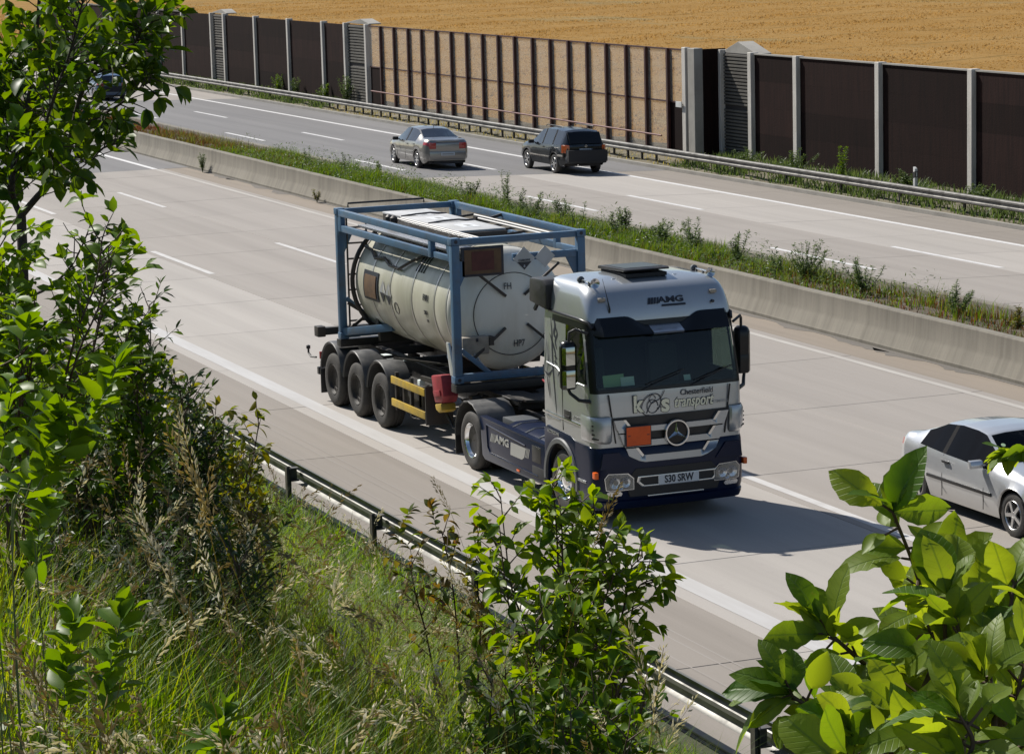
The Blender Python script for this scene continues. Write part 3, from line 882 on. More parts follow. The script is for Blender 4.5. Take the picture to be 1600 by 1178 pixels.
# interior
m = T(); m.prism([(5.05, 1.5), (5.66, 1.5), (5.66, 1.96), (5.45, 2.03), (5.15, 1.98)], lambda u, v, a: (u, a, v), -1.12, 1.12); m.build('dashboard', 'interior', bevel=.03)
for y in (-.62, .62):
    m = T(); m.box((4.25, y - .26, 1.5), (4.8, y + .26, 1.75)); m.prism([(4.15, 1.7), (4.32, 1.7), (4.22, 2.45), (4.05, 2.45)], lambda u, v, a: (u, a, v), y - .24, y + .24); m.box((4.02, y - .13, 2.47), (4.14, y + .13, 2.68)); m.build('seat', 'seat_cloth', bevel=.04)
m = T(); c = Vector((5.02, -.62, 1.98)); ax = Vector((-.55, 0, .83)).normalized(); a = ax.orthogonal().normalized(); b = ax.cross(a)
m.tube([c + a * .22 * math.cos(t) + b * .22 * math.sin(t) for t in [2*math.pi*i/20 for i in range(21)]], .018, 6); m.bar(c - a*.2, c + a*.2, .04, .03); m.build('steering_wheel', 'black_plastic', smooth=50)
m = T(); m.add([(5.60, -1.0, 2.07), (5.60, -.66, 2.07), (5.56, -.66, 2.25), (5.56, -1.0, 2.24)], [(0,1,2,3)]); m.build('paper', 'paper_green', fixn=False)
m = T(); m.add([(5.615, -.72, 2.07), (5.615, -.50, 2.07), (5.58, -.50, 2.20), (5.58, -.72, 2.20)], [(0,1,2,3)]); m.build('paper', 'paper_white', fixn=False)
m = T(); m.add([(5.61, .32, 2.07), (5.61, .43, 2.07), (5.58, .43, 2.15), (5.58, .32, 2.15)], [(0,1,2,3)]); m.build('paper', 'paper_white', fixn=False)
# seams and trim on the sides
for s in (-1, 1):
    for x, z0, z1 in ((4.60, 1.30, 2.98),):
        m = T(); m.box((x - .006, s * 1.20, z0), (x + .006, s * (cab_hw(1.6) + .003), 2.10)); m.build('door_gap', 'chassis_black')
    m = T(); m.bar((3.85, s * 1.248, 1.49), (5.58, s * 1.250, 1.475), .02, .035); m.build('trim_strip', 'chrome', bevel=.006)
    m = T(); m.bar((3.9, s * 1.247, 1.435), (4.5, s * 1.248, 1.435), .012, .014); m.build('trim_strip', 'chrome')
    m = T(); m.tube([(4.02, s * 1.243, 2.27), (4.4, s * 1.243, 2.235), (4.72, s * 1.24, 2.11), (5.45, s * 1.238, 2.095), (5.58, s * 1.2, 2.08)], .010, 6); m.build('belt_trim', 'silver_paint', smooth=50)
    m = T(); m.box((4.66, s * 1.235, 1.50), (4.92, s * 1.252, 1.63)); m.box((4.70, s * 1.25, 1.52), (4.88, s * 1.262, 1.55)); m.build('door_handle', 'black_plastic', bevel=.008)
    m = T(); m.tube([(4.05, s * 1.19, 3.07), (5.2, s * 1.20, 3.06), (5.48, s * 1.17, 3.03), (5.55, s * 1.14, 2.95)], .028, 8); m.build('roof_rail', 'visor_black', smooth=50)
ttext('lettering', 'ACTROS', .075, (5.15, -1.2475, 1.56), (1, 0, 0), (0, 0, 1), 'letter_grey')
# figure-like scroll artwork on the sleeper panel: loose dark brush strokes
def stroke(pts, w, y=-1.252):
    """brush stroke: tapered ribbon through (x,z) points"""
    P = []
    n = 14; q = np.array(pts, float); t = np.linspace(0, len(q) - 1, n)
    def cr(t):
        i = min(int(t), len(q) - 2); f = t - i; p0 = q[max(i-1,0)]; p1 = q[i]; p2 = q[i+1]; p3 = q[min(i+2, len(q)-1)]
        return .5*((2*p1)+(-p0+p2)*f+(2*p0-5*p1+4*p2-p3)*f*f+(-p0+3*p1-3*p2+p3)*f**3)
    C = np.array([cr(a) for a in t]); D = np.gradient(C, axis=0); D /= np.linalg.norm(D, axis=1)[:,None] + 1e-9; N = np.stack([-D[:,1], D[:,0]], 1)
    ww = w * np.sin(np.pi * (np.linspace(0, 1, n) * .94 + .03)) + .002
    m = T(); L = C + N * ww[:,None]; R = C - N * ww[:,None]
    def yy(z): return -cab_hw(z) - .004
    m.add([(a[0], yy(a[1]), a[1]) for a in L] + [(a[0], yy(a[1]), a[1]) for a in R], [(i, i+1, n+i+1, n+i) for i in range(n-1)])
    return m
art = None
for pts, w in (([(4.14,2.98),(4.20,2.75),(4.22,2.45),(4.27,2.1),(4.33,1.75),(4.37,1.5)], .022), ([(4.25,2.98),(4.32,2.86),(4.28,2.74),(4.36,2.66)], .03), ([(4.34,2.84),(4.40,2.74),(4.33,2.62),(4.40,2.50)], .022),
               ([(4.12,2.72),(4.22,2.6),(4.33,2.45),(4.36,2.3)], .02), ([(4.50,2.66),(4.56,2.5),(4.48,2.36)], .012), ([(4.0,2.62),(3.97,2.35),(3.93,2.1)], .013), ([(4.02,2.58),(4.08,2.3),(4.04,2.12)], .012),
               ([(3.93,2.12),(4.08,2.08),(4.24,2.18)], .018), ([(4.02,2.06),(4.07,1.9),(4.13,1.72)], .02), ([(4.30,2.4),(4.42,2.36)], .012), ([(4.30,2.32),(4.42,2.28)], .012), ([(4.31,2.24),(4.42,2.2)], .012), ([(4.44,2.1),(4.52,2.22),(4.56,2.3)], .013), ([(3.92,2.28),(3.90,2.12),(3.97,2.0)], .01)):
    mm = stroke(pts, w)
    if art is None: art = mm
    else: art.add(mm.v, mm.f)
art.build('side_artwork', 'letter_dark', fixn=False)

# sun visor, badge
def visor_pts(y):
    """top and bottom edge of the visor at y"""
    a = abs(y) / 1.17
    zt = 3.115 - .015 * a
    if abs(y) < .62: zt = 2.955 + .15 * smoothstep(.26, .62, abs(y))
    zb = 2.845
    xt = cab_xf(zt) + .012 - .05 * a ** 2.2 - (.22 * smoothstep(.88, 1.0, a)); xb = cab_xf(zb) + .17 - .06 * a ** 2.2 - .25 * smoothstep(.88, 1., a)
    return xt, zt, xb, zb
for s in (-1, 1):
    m = T(); loops = []
    for i in range(19):
        y = s * (.255 + (1.185 - .255) * i / 18); xt, zt, xb, zb = visor_pts(y)
        loops.append([(xt, y, zt), (xt * .45 + xb * .55 + .03, y, zt * .45 + zb * .55), (xb, y, zb), (xb - .02, y, zb - .004), (xt * .45 + xb * .55 + .01, y, zt * .45 + zb * .55 - .01), (xt - .02, y, zt - .02)])
    m.loft(loops, closed=True, caps=True); m.build('sun_visor', 'visor_black', smooth=40)
m = T(); loops = []
for i in range(7):
    y = -.25 + .5 * i / 6; xt, zt, xb, zb = visor_pts(y); loops.append([(xt, y, zt), (xb + .02, y, zb + .02), (xb, y, zb - .01), (xt - .03, y, zt - .03)])
m.loft(loops, closed=True, caps=True); m.build('visor_badge_bar', 'chrome', smooth=40)
# lettering above the windscreen: slanted bars and three letters
UPR = Vector((-.42, 0, 1)).normalized()
ttext('roof_lettering', 'AMG', .13, (cab_xf(3.30) + .009, .17, 3.295), (0, 1, 0), UPR, 'letter_dark', sx=1.5, bold=.004)
for k in range(4):
    y = -.20 + k * .048
    m = T(); z0, z1 = 3.25, 3.34
    m.add([(cab_xf(z0) + .010, y - .02, z0), (cab_xf(z0) + .010, y + .012 + .01 * (3-k) / 3, z0), (cab_xf(z1) + .010, y + .037 + .01 * (3-k) / 3, z1), (cab_xf(z1) + .010, y + .005, z1)], [(0,1,2,3)]); m.build('slanted_bar', 'letter_dark', fixn=False)
m = T(); m.add([(cab_xf(3.205) + .010, .0, 3.205), (cab_xf(3.205) + .010, .40, 3.205), (cab_xf(3.235) + .010, .40, 3.235), (cab_xf(3.235) + .010, .01, 3.235)], [(0,1,2,3)]); m.build('underline', 'letter_dark', fixn=False)
for y in (-.93, .90):
    m = T(); m.box((cab_xf(3.36) - .08, y - .055, 3.335), (cab_xf(3.36) + .002, y + .055, 3.385)); m.build('marker_lamp', 'rim_dusty', bevel=.012)
m = T(); m.cyl((5.42, .86, 3.22), (5.53, .86, 3.22), .022, n=10); m.build('washer_cap', 'letter_dark')
m = T(); m.tube([(5.50, -.84, 3.17), (5.52, -.84, 3.22), (5.44, -.86, 3.45), (5.36, -.88, 3.66)], [.018, .014, .005, .003], 6); m.build('antenna', 'black_plastic', smooth=50)
# roof hatch, ribs, horns
m = T(); m.prism([(4.10, 3.67), (4.14, 3.705), (5.02, 3.735), (5.08, 3.72), (5.06, 3.695), (4.12, 3.655)], lambda u, v, a: (u, a, v), -.40, .36); m.build('roof_hatch', 'black_plastic', bevel=.02)
m = T(); m.prism([(4.22, 3.709), (4.95, 3.734), (4.95, 3.738), (4.22, 3.713)], lambda u, v, a: (u, a, v), -.33, .29); m.build('hatch_glass', 'visor_black')
m = T(); m.box((4.15, -.36, 3.60), (5.06, .32, 3.655)); m.build('hatch_frame', 'interior')
for y in (-.78, -.55, .5, .72):
    m = T(); m.bar((4.0, y, 3.602 - .045 * (abs(y) > .6)), (5.0, y * .97, 3.595 - .045 * (abs(y) > .6)), .05, .014); m.build('roof_rib', 'silver_paint', bevel=.006)
for (x, y, L) in ((4.85, -1.0, .5), (4.55, 1.03, .55)):
    h = T(); h.tube([(x, y, 3.60), (x + .1, y, 3.605), (x + L - .1, y, 3.60), (x + L - .03, y, 3.60)], [.012, .012, .016, .03], 10)
    h.lathe((x + L - .03, y, 3.60), (1, 0, 0), [(0, .03), (.02, .05), (.035, .075), (.04, .078), (.03, .05), (.0, .01)], 18)
    ho = h.build('air_horn', 'chrome', smooth=50)
    m = T(); m.lathe((x, y, 3.60), (1, 0, 0), [(-.05, .005), (-.05, .05), (.0, .055), (.02, .02)], 16); m.box((x + .05, y - .015, 3.50), (x + .08, y + .015, 3.60)); m.box((x + .28, y - .015, 3.50), (x + .31, y + .015, 3.60)); m.build('horn_mount', 'grey_plastic', ho)
    ho.children[0].matrix_parent_inverse = Matrix.Identity(4)
# air intake box behind the cab
m = T(); m.prism([(3.42, 3.14), (4.10, 3.07), (4.10, 3.46), (4.0, 3.53), (3.46, 3.51)], lambda u, v, a: (u, a, v), -1.27, -.80); m.build('air_intake', 'black_plastic', bevel=.04)
m = T(); m.box((3.56, -1.05, 1.4), (3.74, -.8, 3.08)); m.build('intake_duct', 'grey_plastic', bevel=.04)
m = T(); m.bar((3.45, -1.1, 3.16), (3.30, -1.12, 2.98), .04, .05); m.build('intake_bracket', 'black_plastic')
# wipers
for y0, y1, z in ((-.45, .18, 2.22), (.35, .98, 2.25)):
    m = T(); m.tube([(cab_xf(2.03) + .02, y0, 2.02), (cab_xf(2.1) + .04, y0 + .2, 2.10), (cab_xf(z) + .03, y1, z)], .008, 6); m.tube([(cab_xf(2.08) + .02, y0 + .06, 2.09), (cab_xf(2.2) + .02, y1 + .06, 2.27)], .010, 5); m.build('wiper', 'black_plastic', smooth=50)

# front panel, lettering
for s in (-1, 1):
    m = T(); m.bar((cab_xf(1.99) - .012, s * 1.0, 1.985), (cab_xf(1.3) - .030, s * .90, 1.25), .012, .03, up=(1, 0, 0)); m.build('panel_gap', 'chassis_black')
FX = 5.806
ttext('lettering', 'k', .34, (5.797, -.545, 1.80), (0, 1, 0), (0, 0, 1), 'letter_dark', bold=.020, sx=.9)
ttext('lettering', 'k', .34, (5.800, -.545, 1.80), (0, 1, 0), (0, 0, 1), 'letter_cream', sx=.9, bold=.011, depth=.004)
ttext('lettering', 's', .38, (5.797, -.09, 1.785), (0, 1, 0), (0, 0, 1), 'letter_dark', bold=.020)
ttext('lettering', 's', .38, (5.800, -.09, 1.785), (0, 1, 0), (0, 0, 1), 'letter_cream', bold=.011, depth=.004)
ttext('lettering', 'transport', .235, (5.794, .375, 1.785), (0, 1, 0), (0, .06, 1), 'letter_dark', shear=.18, bold=.011, sx=.72)
ttext('lettering', 'transport', .235, (5.797, .375, 1.785), (0, 1, 0), (0, .06, 1), 'letter_cream', shear=.18, bold=.0045, depth=.004, sx=.72)
ttext('lettering', 'Chesterfield', .125, (5.795, .43, 1.925), (0, 1, 0), (0, 0, 1), 'letter_dark', shear=.1, sx=.88)
def ribbon_yz(pts, w, x=5.803):
    q = np.array(pts, float); n = len(q); D = np.gradient(q, axis=0); D /= np.linalg.norm(D, axis=1)[:,None] + 1e-9; N = np.stack([-D[:,1], D[:,0]], 1)
    m = T(); m.add([(x, *(q[i] + N[i] * w)) for i in range(n)] + [(x, *(q[i] - N[i] * w)) for i in range(n)], [(i, i+1, n+i+1, n+i) for i in range(n-1)]); return m
sw = ribbon_yz([(-.32 + .155 * math.cos(t) + .05 * math.sin(t), 1.79 + .16 * math.sin(t)) for t in [a * .3 - .6 for a in range(19)]], .007)
q = ribbon_yz([(-.40 + .5 * t * .6, 1.66 + .34 * t + .05 * math.sin(t * 6)) for t in [i / 12 for i in range(13)]], .006); sw.add(q.v, q.f)
q = ribbon_yz([(-.30 + .09 * math.cos(t), 1.76 + .10 * math.sin(t)) for t in [a * .32 for a in range(20)]], .006); sw.add(q.v, q.f)
q = ribbon_yz([(-.30 + .05 * math.cos(t), 1.87 + .06 * math.sin(t)) for t in [a * .32 for a in range(20)]], .005); sw.add(q.v, q.f)
sw.build('ampersand_scroll', 'letter_dark', fixn=False)
ttext('lettering', 'ACTROS', .055, (5.79, .80, 1.735), (0, 1, 0), (0, 0, 1), 'letter_grey', sx=1.5)
# grille
def front_prism(poly, x0, x1, material, name, bow=.05, **k):
    """convex outline(s) in (y, z) given depth x0..x1, cut into columns and bowed like the cab front"""
    polys = poly if isinstance(poly[0][0], (tuple, list)) else [poly]
    m = T(); k.pop('bevel', None)
    for pl in polys:
        bm = bmesh.new(); n = len(pl)
        va = [bm.verts.new((x0, y, z)) for y, z in pl]; vb = [bm.verts.new((x1, y, z)) for y, z in pl]
        bm.faces.new(va[::-1]); bm.faces.new(vb)
        for i in range(n): bm.faces.new((va[i], va[(i+1) % n], vb[(i+1) % n], vb[i]))
        for yc in np.arange(-1.15, 1.16, .1):
            bmesh.ops.bisect_plane(bm, geom=bm.verts[:] + bm.edges[:] + bm.faces[:], plane_co=(0, yc, 0), plane_no=(0, 1, 0))
        for v in bm.verts: v.co.x -= bow * (abs(v.co.y) / 1.02) ** 2.2
        bm.verts.index_update()
        m.add([tuple(v.co) for v in bm.verts], [tuple(v.index for v in f.verts) for f in bm.faces]); bm.free()
    return m.build(name, material, smooth=25, merge=True, **k)
def dens(poly, d=.12):
    out = []
    for i in range(len(poly)):
        a, b = np.array(poly[i], float), np.array(poly[(i+1) % len(poly)], float); n = max(1, int(np.linalg.norm(b - a) / d))
        out += [tuple(a + (b - a) * k / n) for k in range(n)]
    return out
def densn(poly, n=8):
    return [tuple(np.array(poly[i], float) + (np.array(poly[(i+1) % len(poly)], float) - np.array(poly[i], float)) * k / n) for i in range(len(poly)) for k in range(n)]
gr = front_prism([(-.955, 1.63), (.955, 1.63), (.64, .86), (-.64, .86)], 5.70, 5.825, 'chassis_black', 'grille')
def slat(zt, zb, wt, wb, n0, n1, h, rounded=False):
    zm = zt - h; wm = wt + (wb - wt) * (h / (zt - zb)) if not rounded else wt - .05
    low = [(-wm, zm), (-n1, zm), (n1, zm), (wm, zm)] + ([(wb, zb + .025), (wb - .10, zb), (-wb + .10, zb), (-wb, zb + .025)] if rounded else [(wb, zb), (-wb, zb)])
    P = [low, [(-wt, zt), (-n0, zt), (-n1, zm), (-wm, zm)], [(wt, zt), (wm, zm), (n1, zm), (n0, zt)]]
    o = front_prism(P, 5.80, 5.868, 'silver_paint', 'grille_slat', parent=gr)
    o.matrix_parent_inverse = Matrix.Identity(4)
    for s in (-1, 1):     # bright chamfers at the ends of the notch
        c = front_prism([(s * n0, zt + .002), (s * (n0 + .045), zt + .002), (s * (n1 + .035), zt - h - .018), (s * n1, zt - h - .002)], 5.84, 5.874, 'chrome', 'slat_chamfer', parent=gr, bevel=.006)
slat(1.60, 1.405, .945, .868, .76, .67, .115)
slat(1.385, 1.185, .858, .775, .67, .58, .11)
slat(1.165, .945, .765, .56, .57, .48, .115, True)
for ch in gr.children: ch.location = (0, 0, 0)
# emblem: three-pointed star in a ring
m = T(); m.lathe((5.868, .05, 1.345), (1, 0, 0), [(0, .205), (.03, .205), (.045, .195), (.045, .175), (.03, .165), (.0, .165)], 40); ring = m.build('emblem_ring', 'chrome', smooth=45)
m = T(); m.cyl((5.84, .05, 1.345), (5.872, .05, 1.345), .168, n=36); m.build('emblem_disc', 'visor_black')
m = T()
for k in range(3):
    a = math.pi / 2 + k * 2 * math.pi / 3; u = Vector((0, math.cos(a), math.sin(a))); w = Vector((0, -math.sin(a), math.cos(a)))
    c = Vector((5.876, .05, 1.345)); m.add([c + u * .172, c + w * .030 + u * .02, c - w * .030 + u * .02, c + Vector((.022, 0, 0)), c - u * .03], [(0, 1, 3), (0, 3, 2), (1, 4, 3), (3, 4, 2)])
m.build('emblem_star', 'chrome', fixn=False)
# orange hazard plate
m = T(); m.box((5.872, -.785, 1.195), (5.88, -.365, 1.505)); hp = m.build('hazard_plate', 'letter_dark', bevel=.004, seg=1)
m = T(); m.box((5.881, -.77, 1.21), (5.884, -.38, 1.49)); m.build('plate_face', 'orange_plate')
for y in (-.73, -.42):
    m = T(); m.box((5.885, y - .02, 1.355), (5.889, y + .02, 1.365)); m.build('plate_clip', 'letter_dark')
# silver corner deflectors with vents
for s in (-1, 1):
    m = T(); loops = []
    for z, e in ((1.25, -.03), (1.30, .02), (1.45, .035), (1.60, .035), (1.655, .01)):
        l = []
        for i in range(12):
            t = i / 11 * math.pi / 2; l.append((5.53 + (.27 + e) * math.sin(t) ** .8 + .0, s * (1.0 + (.245 + e) * math.cos(t) ** .8), z))
        l += [(5.80 + e - .03, s * .97, z)] if z < 1.65 else [(5.78 + e, s * .97, z)]
        l = [(5.30, s * (1.245 + e * .4), z)] + l
        loops.append(l)
    m.loft(loops, closed=False); m.build('corner_deflector', 'silver_paint', smooth=40)
    for k in range(4):
        m = T(); z = 1.33 + k * .065; m.bar((5.77, s * 1.17, z), (5.70, s * 1.255, z + .01), .02, .022); m.build('deflector_vent', 'chassis_black')
# bumper
BZ = [.235, .25, .33, .375, .395, .46, .60, .80, 1.0, 1.13, 1.185, 1.20]
BX = [5.74, 5.80, 5.865, 5.875, 5.84, 5.85, 5.865, 5.875, 5.865, 5.85, 5.82, 5.76]
def bump_loop(z, xf, x0=5.06):
    hw = 1.25 if z > .4 else 1.235; r = .27; half = []
    for x in (x0, 5.3): half.append((x, hw))
    for i in range(9):
        t = i / 8 * math.pi / 2; half.append((xf - .05 - r + r * math.sin(t) ** .85, hw - r + r * math.cos(t) ** .85))
    pts = [(x, -y, z) for x, y in half]
    for f in YF[1:-1]: pts.append((xf - .05 * abs(f) ** 2.2, f * (hw - r), z))
    return pts + [(x, y, z) for x, y in reversed(half)]
m = T(); m.loft([bump_loop(z, x) for z, x in zip(BZ, BX)], closed=False); bp = m.build('bumper', 'navy_paint', smooth=32)
m = T(); q = bump_loop(1.195, 5.76); m.add(q, [tuple(range(len(q)))]); m.build('bumper_top', 'navy_paint', fixn=False)
front_prism([(-.62, .855), (.62, .855), (.80, .66), (.72, .44), (-.72, .44), (-.80, .66)], 5.80, 5.884, 'chassis_black', 'bumper_intake')
for s in (-1, 1):
    pl = [(s * a, b) for a, b in ((.70, .90), (.88, 1.12), (1.13, 1.12), (1.17, .88))]
    front_prism(pl, 5.80, 5.886, 'navy_paint', 'bumper_recess', bow=.05, bevel=.01)
    pl = [(s * a, b) for a, b in ((.66, .55), (.66, .72), (.75, .80), (1.06, .81), (1.12, .74), (1.10, .56), (1.04, .54))]
    front_prism(pl, 5.80, 5.90, 'chrome', 'headlight', bow=.062, bevel=.012)
    h = TR.children[-1]
    pl2 = [(s * a, b) for a, b in ((.675, .56), (.675, .715), (.76, .788), (1.05, .798), (1.108, .735), (1.088, .57), (1.035, .552))]
    front_prism(pl2, 5.86, 5.906, 'rim_dusty', 'lamp_housing', bow=.062, parent=h)
    for yy, rr in ((.80, .075), (.97, .085), (.88, .045)):
        zc = .67 if rr > .05 else .605
        m = T(); xx = 5.900 - .062 * (yy / 1.02) ** 2.2; m.lathe((xx, s * yy, zc), (1, 0, 0), [(-.0, .01), (.004, rr * .3), (.010, rr * .6), (.018, rr * .9), (.020, rr), (.008, rr)], 20); m.build('lamp_reflector', 'lamp_inner', h, smooth=50)
    front_prism(pl2, 5.926, 5.930, 'lamp_glass', 'lens', bow=.062, parent=h)
    for c in h.children: c.matrix_parent_inverse = Matrix.Identity(4)
    fl = [(s * a, b) for a, b in ((.86, .465), (.84, .50), (.87, .53), (1.07, .53), (1.09, .50), (1.06, .465))]
    front_prism(fl, 5.80, 5.886, 'lamp_inner', 'fog_light', bow=.06, bevel=.012)
    m = T(); m.box((5.70, s * 1.20, .74), (5.80, s * 1.262, .84)); m.build('indicator', 'amber', bevel=.012)
    m = T(); m.box((5.15, s * 1.2, .62), (5.45, s * 1.262, .66)); m.build('step', 'tread_plate', bevel=.006)
# plate, frame, bright strip
def ring_prism(outer, inner, x0, x1, material, name):
    n = len(outer); m = T(); bow = lambda y, x: x - .05 * (abs(y) / 1.02) ** 2.2
    vs = [(bow(y, x), y, z) for x in (x0, x1) for P in (outer, inner) for y, z in P]
    f = []
    for i in range(n):
        j = (i + 1) % n
        f += [(2*n+i, 2*n+j, 3*n+j, 3*n+i), (i, j, 2*n+j, 2*n+i), (n+i, n+j, 3*n+j, 3*n+i)]
    m.add(vs, f); return m.build(name, material, bevel=.004)
ring_prism(densn([(-.60, .74), (.72, .74), (.74, .66), (.66, .575), (-.54, .575), (-.62, .66)]), densn([(-.55, .715), (.67, .715), (.69, .66), (.62, .60), (-.50, .60), (-.57, .66)]), 5.86, 5.900, 'chrome', 'plate_frame')
m = T(); m.box((5.872, -.27, .583), (5.902, .40, .733)); np_ = m.build('number_plate', 'plate_white', bevel=.006, seg=1)
ttext('plate_characters', 'S30 SRW', .155, (5.904, .065, .658), (0, 1, 0), (0, 0, 1), 'letter_dark', np_, sx=.80, bold=.004)
m = T(); m.box((5.868, -.45, .425), (5.895, .48, .445)); m.build('lower_strip', 'chrome', bevel=.004)
# front wings over the wheel, steps
for s in (-1, 1):
    n = 20; m = T(); outer = []; inner = []
    for i in range(n + 1):
        t = math.pi * (1.02 - 1.04 * i / n); inner.append((4.5 + .60 * math.cos(t), .50 + .60 * math.sin(t)))
    poly = [(3.87, .52)] + [(3.87, 1.22), (4.0, 1.285), (4.9, 1.25), (5.08, 1.19), (5.10, .52)] + list(reversed(inner))
    m.prism(poly, lambda u, v, a: (u, a, v), s * 1.19, s * 1.245); m.build('front_wing', 'navy_paint', bevel=.01)
    m = T(); loops = []
    for i in range(n + 1):
        t = math.pi * (1.03 - 1.06 * i / n); c, sn = math.cos(t), math.sin(t)
        loops.append([(4.5 + r * c, s * y, .50 + r * sn) for r, y in ((.575, 1.23), (.575, 1.27), (.64, 1.27), (.66, 1.25), (.66, 1.23))])
    m.loft(loops, closed=True, caps=True); m.build('wheel_arch_trim', 'grey_plastic', smooth=40)
    m = T(); loops = []
    for i in range(n + 1):
        t = math.pi * (1.03 - 1.06 * i / n); loops.append([(4.5 + .60 * math.cos(t), s * 1.20, .5 + .60 * math.sin(t)), (4.5 + .60 * math.cos(t), s * .72, .5 + .60 * math.sin(t))])
    m.loft(loops, closed=False); m.build('wheel_housing', 'chassis_black', smooth=60)
ttext('lettering', 'ACTROS V8', .07, (4.22, -1.249, 1.20), (1, 0, -.03), (0, 0, 1), 'letter_grey', sx=1.2)
# cab floor / chassis
m = T(); m.box((-.95, -.43, .72), (5.5, -.36, 1.0)); m.build('chassis_rail', 'chassis_black', bevel=.01)
m = T(); m.box((-.95, .36, .72), (5.5, .43, 1.0)); m.build('chassis_rail', 'chassis_black', bevel=.01)
for x in (-.9, .1, 1.3, 2.6, 3.6):
    m = T(); m.box((x, -.36, .78), (x + .12, .36, .94)); m.build('cross_member', 'chassis_black')
m = T(); m.box((3.9, -1.15, .95), (5.6, 1.15, 1.16)); m.build('cab_floor', 'chassis_black')
m = T(); m.box((3.9, -.6, .45), (5.3, .6, .95)); m.build('engine', 'chassis_black', bevel=.04)
# side skirts with lettering
for s in (-1, 1):
    P = [(1.18, .34), (1.12, .97), (3.98, .93), (3.90, .33), (3.82, .29), (1.3, .28)]
    m = T(); m.prism(P, lambda u, v, a: (u, a, v), s * 1.17, s * 1.235); m.build('side_skirt', 'navy_paint', bevel=.018)
    m = T(); m.tube([(3.05, s * 1.238, .80), (1.42, s * 1.238, .88), (1.46, s * 1.238, .52), (1.56, s * 1.238, .43), (3.55, s * 1.238, .40)], .012, 6); m.build('skirt_swage', 'navy_paint', smooth=50)
    m = T(); m.box((3.32, s * 1.225, .60), (3.68, s * 1.24, .86)); m.build('skirt_opening', 'chassis_black', bevel=.01)
    m = T(); m.box((3.32, s * 1.225, .36), (3.85, s * 1.241, .54)); m.build('skirt_opening', 'interior', bevel=.01)
    m = T(); m.box((2.68, s * 1.236, .33), (2.80, s * 1.246, .365)); m.build('side_marker', 'amber', bevel=.005)
    m = T(); m.prism([(1.14, .955), (1.14, .985), (3.98, .945), (3.98, .915)], lambda u, v, a: (u, a, v), s * 1.12, s * 1.24); m.build('skirt_lip', 'navy_paint', bevel=.01)
ttext('side_lettering', 'AMG', .17, (2.08, -1.239, .705), (1, 0, 0), (0, 0, 1), 'letter_grey', sx=1.6, bold=.005)
for k in range(4):
    x = 1.56 + k * .055; w = .036 - .006 * k
    m = T(); m.add([(x, -1.2385, .63), (x + w, -1.2385, .63), (x + w + .07, -1.2385, .77), (x + .07, -1.2385, .77)], [(0,1,2,3)]); m.build('slanted_bar', 'letter_grey', fixn=False)
m = T(); m.add([(2.42, -1.2385, .55), (2.9, -1.2385, .55), (3.0, -1.2385, .60), (3.08, -1.2385, .76), (2.45, -1.2385, .76)], [(0,1,2,3,4)]); m.build('skirt_decal', 'letter_grey', fixn=False)
for k in range(3):
    x = 3.10 + k * .05
    m = T(); m.add([(x - .06, -1.2385, .61), (x - .035, -1.2385, .61), (x + .035, -1.2385, .77), (x + .01, -1.2385, .77)], [(0,1,2,3)]); m.build('slanted_bar', 'letter_grey', fixn=False)
# tanks and catwalk behind the cab
for s in (-1, 1):
    m = T(); m.prism([(s * .5, .42), (s * .5, .92), (s * .6, 1.0), (s * .95, 1.0), (s * 1.12, .94), (s * 1.16, .8), (s * 1.16, .45), (s * 1.05, .36)], lambda u, v, a: (a, u, v), 1.95, 3.55); tk = m.build('fuel_tank', 'navy_paint', bevel=.05)
    for x in (2.2, 2.75, 3.3):
        m = T(); m.prism([(s * .52, .925), (s * .6, 1.012), (s * .95, 1.012), (s * 1.13, .95), (s * 1.17, .8), (s * 1.165, .8), (s * 1.12, .944), (s * .95, 1.002), (s * .6, 1.002), (s * .52, .915)], lambda u, v, a: (a, u, v), x, x + .05); m.build('tank_strap', 'chrome')
m = T(); m.box((3.58, -1.1, .93), (3.83, -.45, .965)); m.build('catwalk', 'tread_plate', bevel=.006)
m = T(); m.box((1.4, -.95, .86), (1.9, -.5, .98)); m.build('battery_box', 'grey_plastic', bevel=.02)
m = T(); m.box((3.45, -.55, 1.0), (3.75, .9, 1.35)); m.box((3.55, -.3, 1.3), (3.72, .3, 2.3)); m.build('cab_rear_frame', 'chassis_black', bevel=.02)
m = T(); m.cyl((3.62, .75, .9), (3.62, .75, 2.9), .09, n=14); m.build('exhaust_stack', 'rim_dusty', smooth=40)
for k, yy in enumerate((-.1, .05, .2)):
    pts = [(3.5, yy, 1.9), (3.1, yy + .05, 1.5 - .1 * k), (2.4, yy + .1, 1.25), (1.6, yy, 1.35), (1.0, yy * .5, 1.45)]
    m = T(); m.tube(pts, .018, 6); m.build('air_line', 'red_box' if k == 0 else 'black_plastic', smooth=60)
# fifth wheel
m = T(); m.prism([(-.35, -.42), (.2, -.48), (.75, -.42), (.9, -.2), (.9, .2), (.75, .42), (.2, .48), (-.35, .42), (-.1, .1), (.2, .07), (.2, -.07), (-.1, -.1)], lambda u, v, a: (u + .4, v, a), 1.12, 1.17); m.build('fifth_wheel', 'dark_steel', bevel=.01)
m = T(); m.box((.35, -.5, .98), (1.0, .5, 1.12)); m.build('fifth_wheel_mount', 'chassis_black')
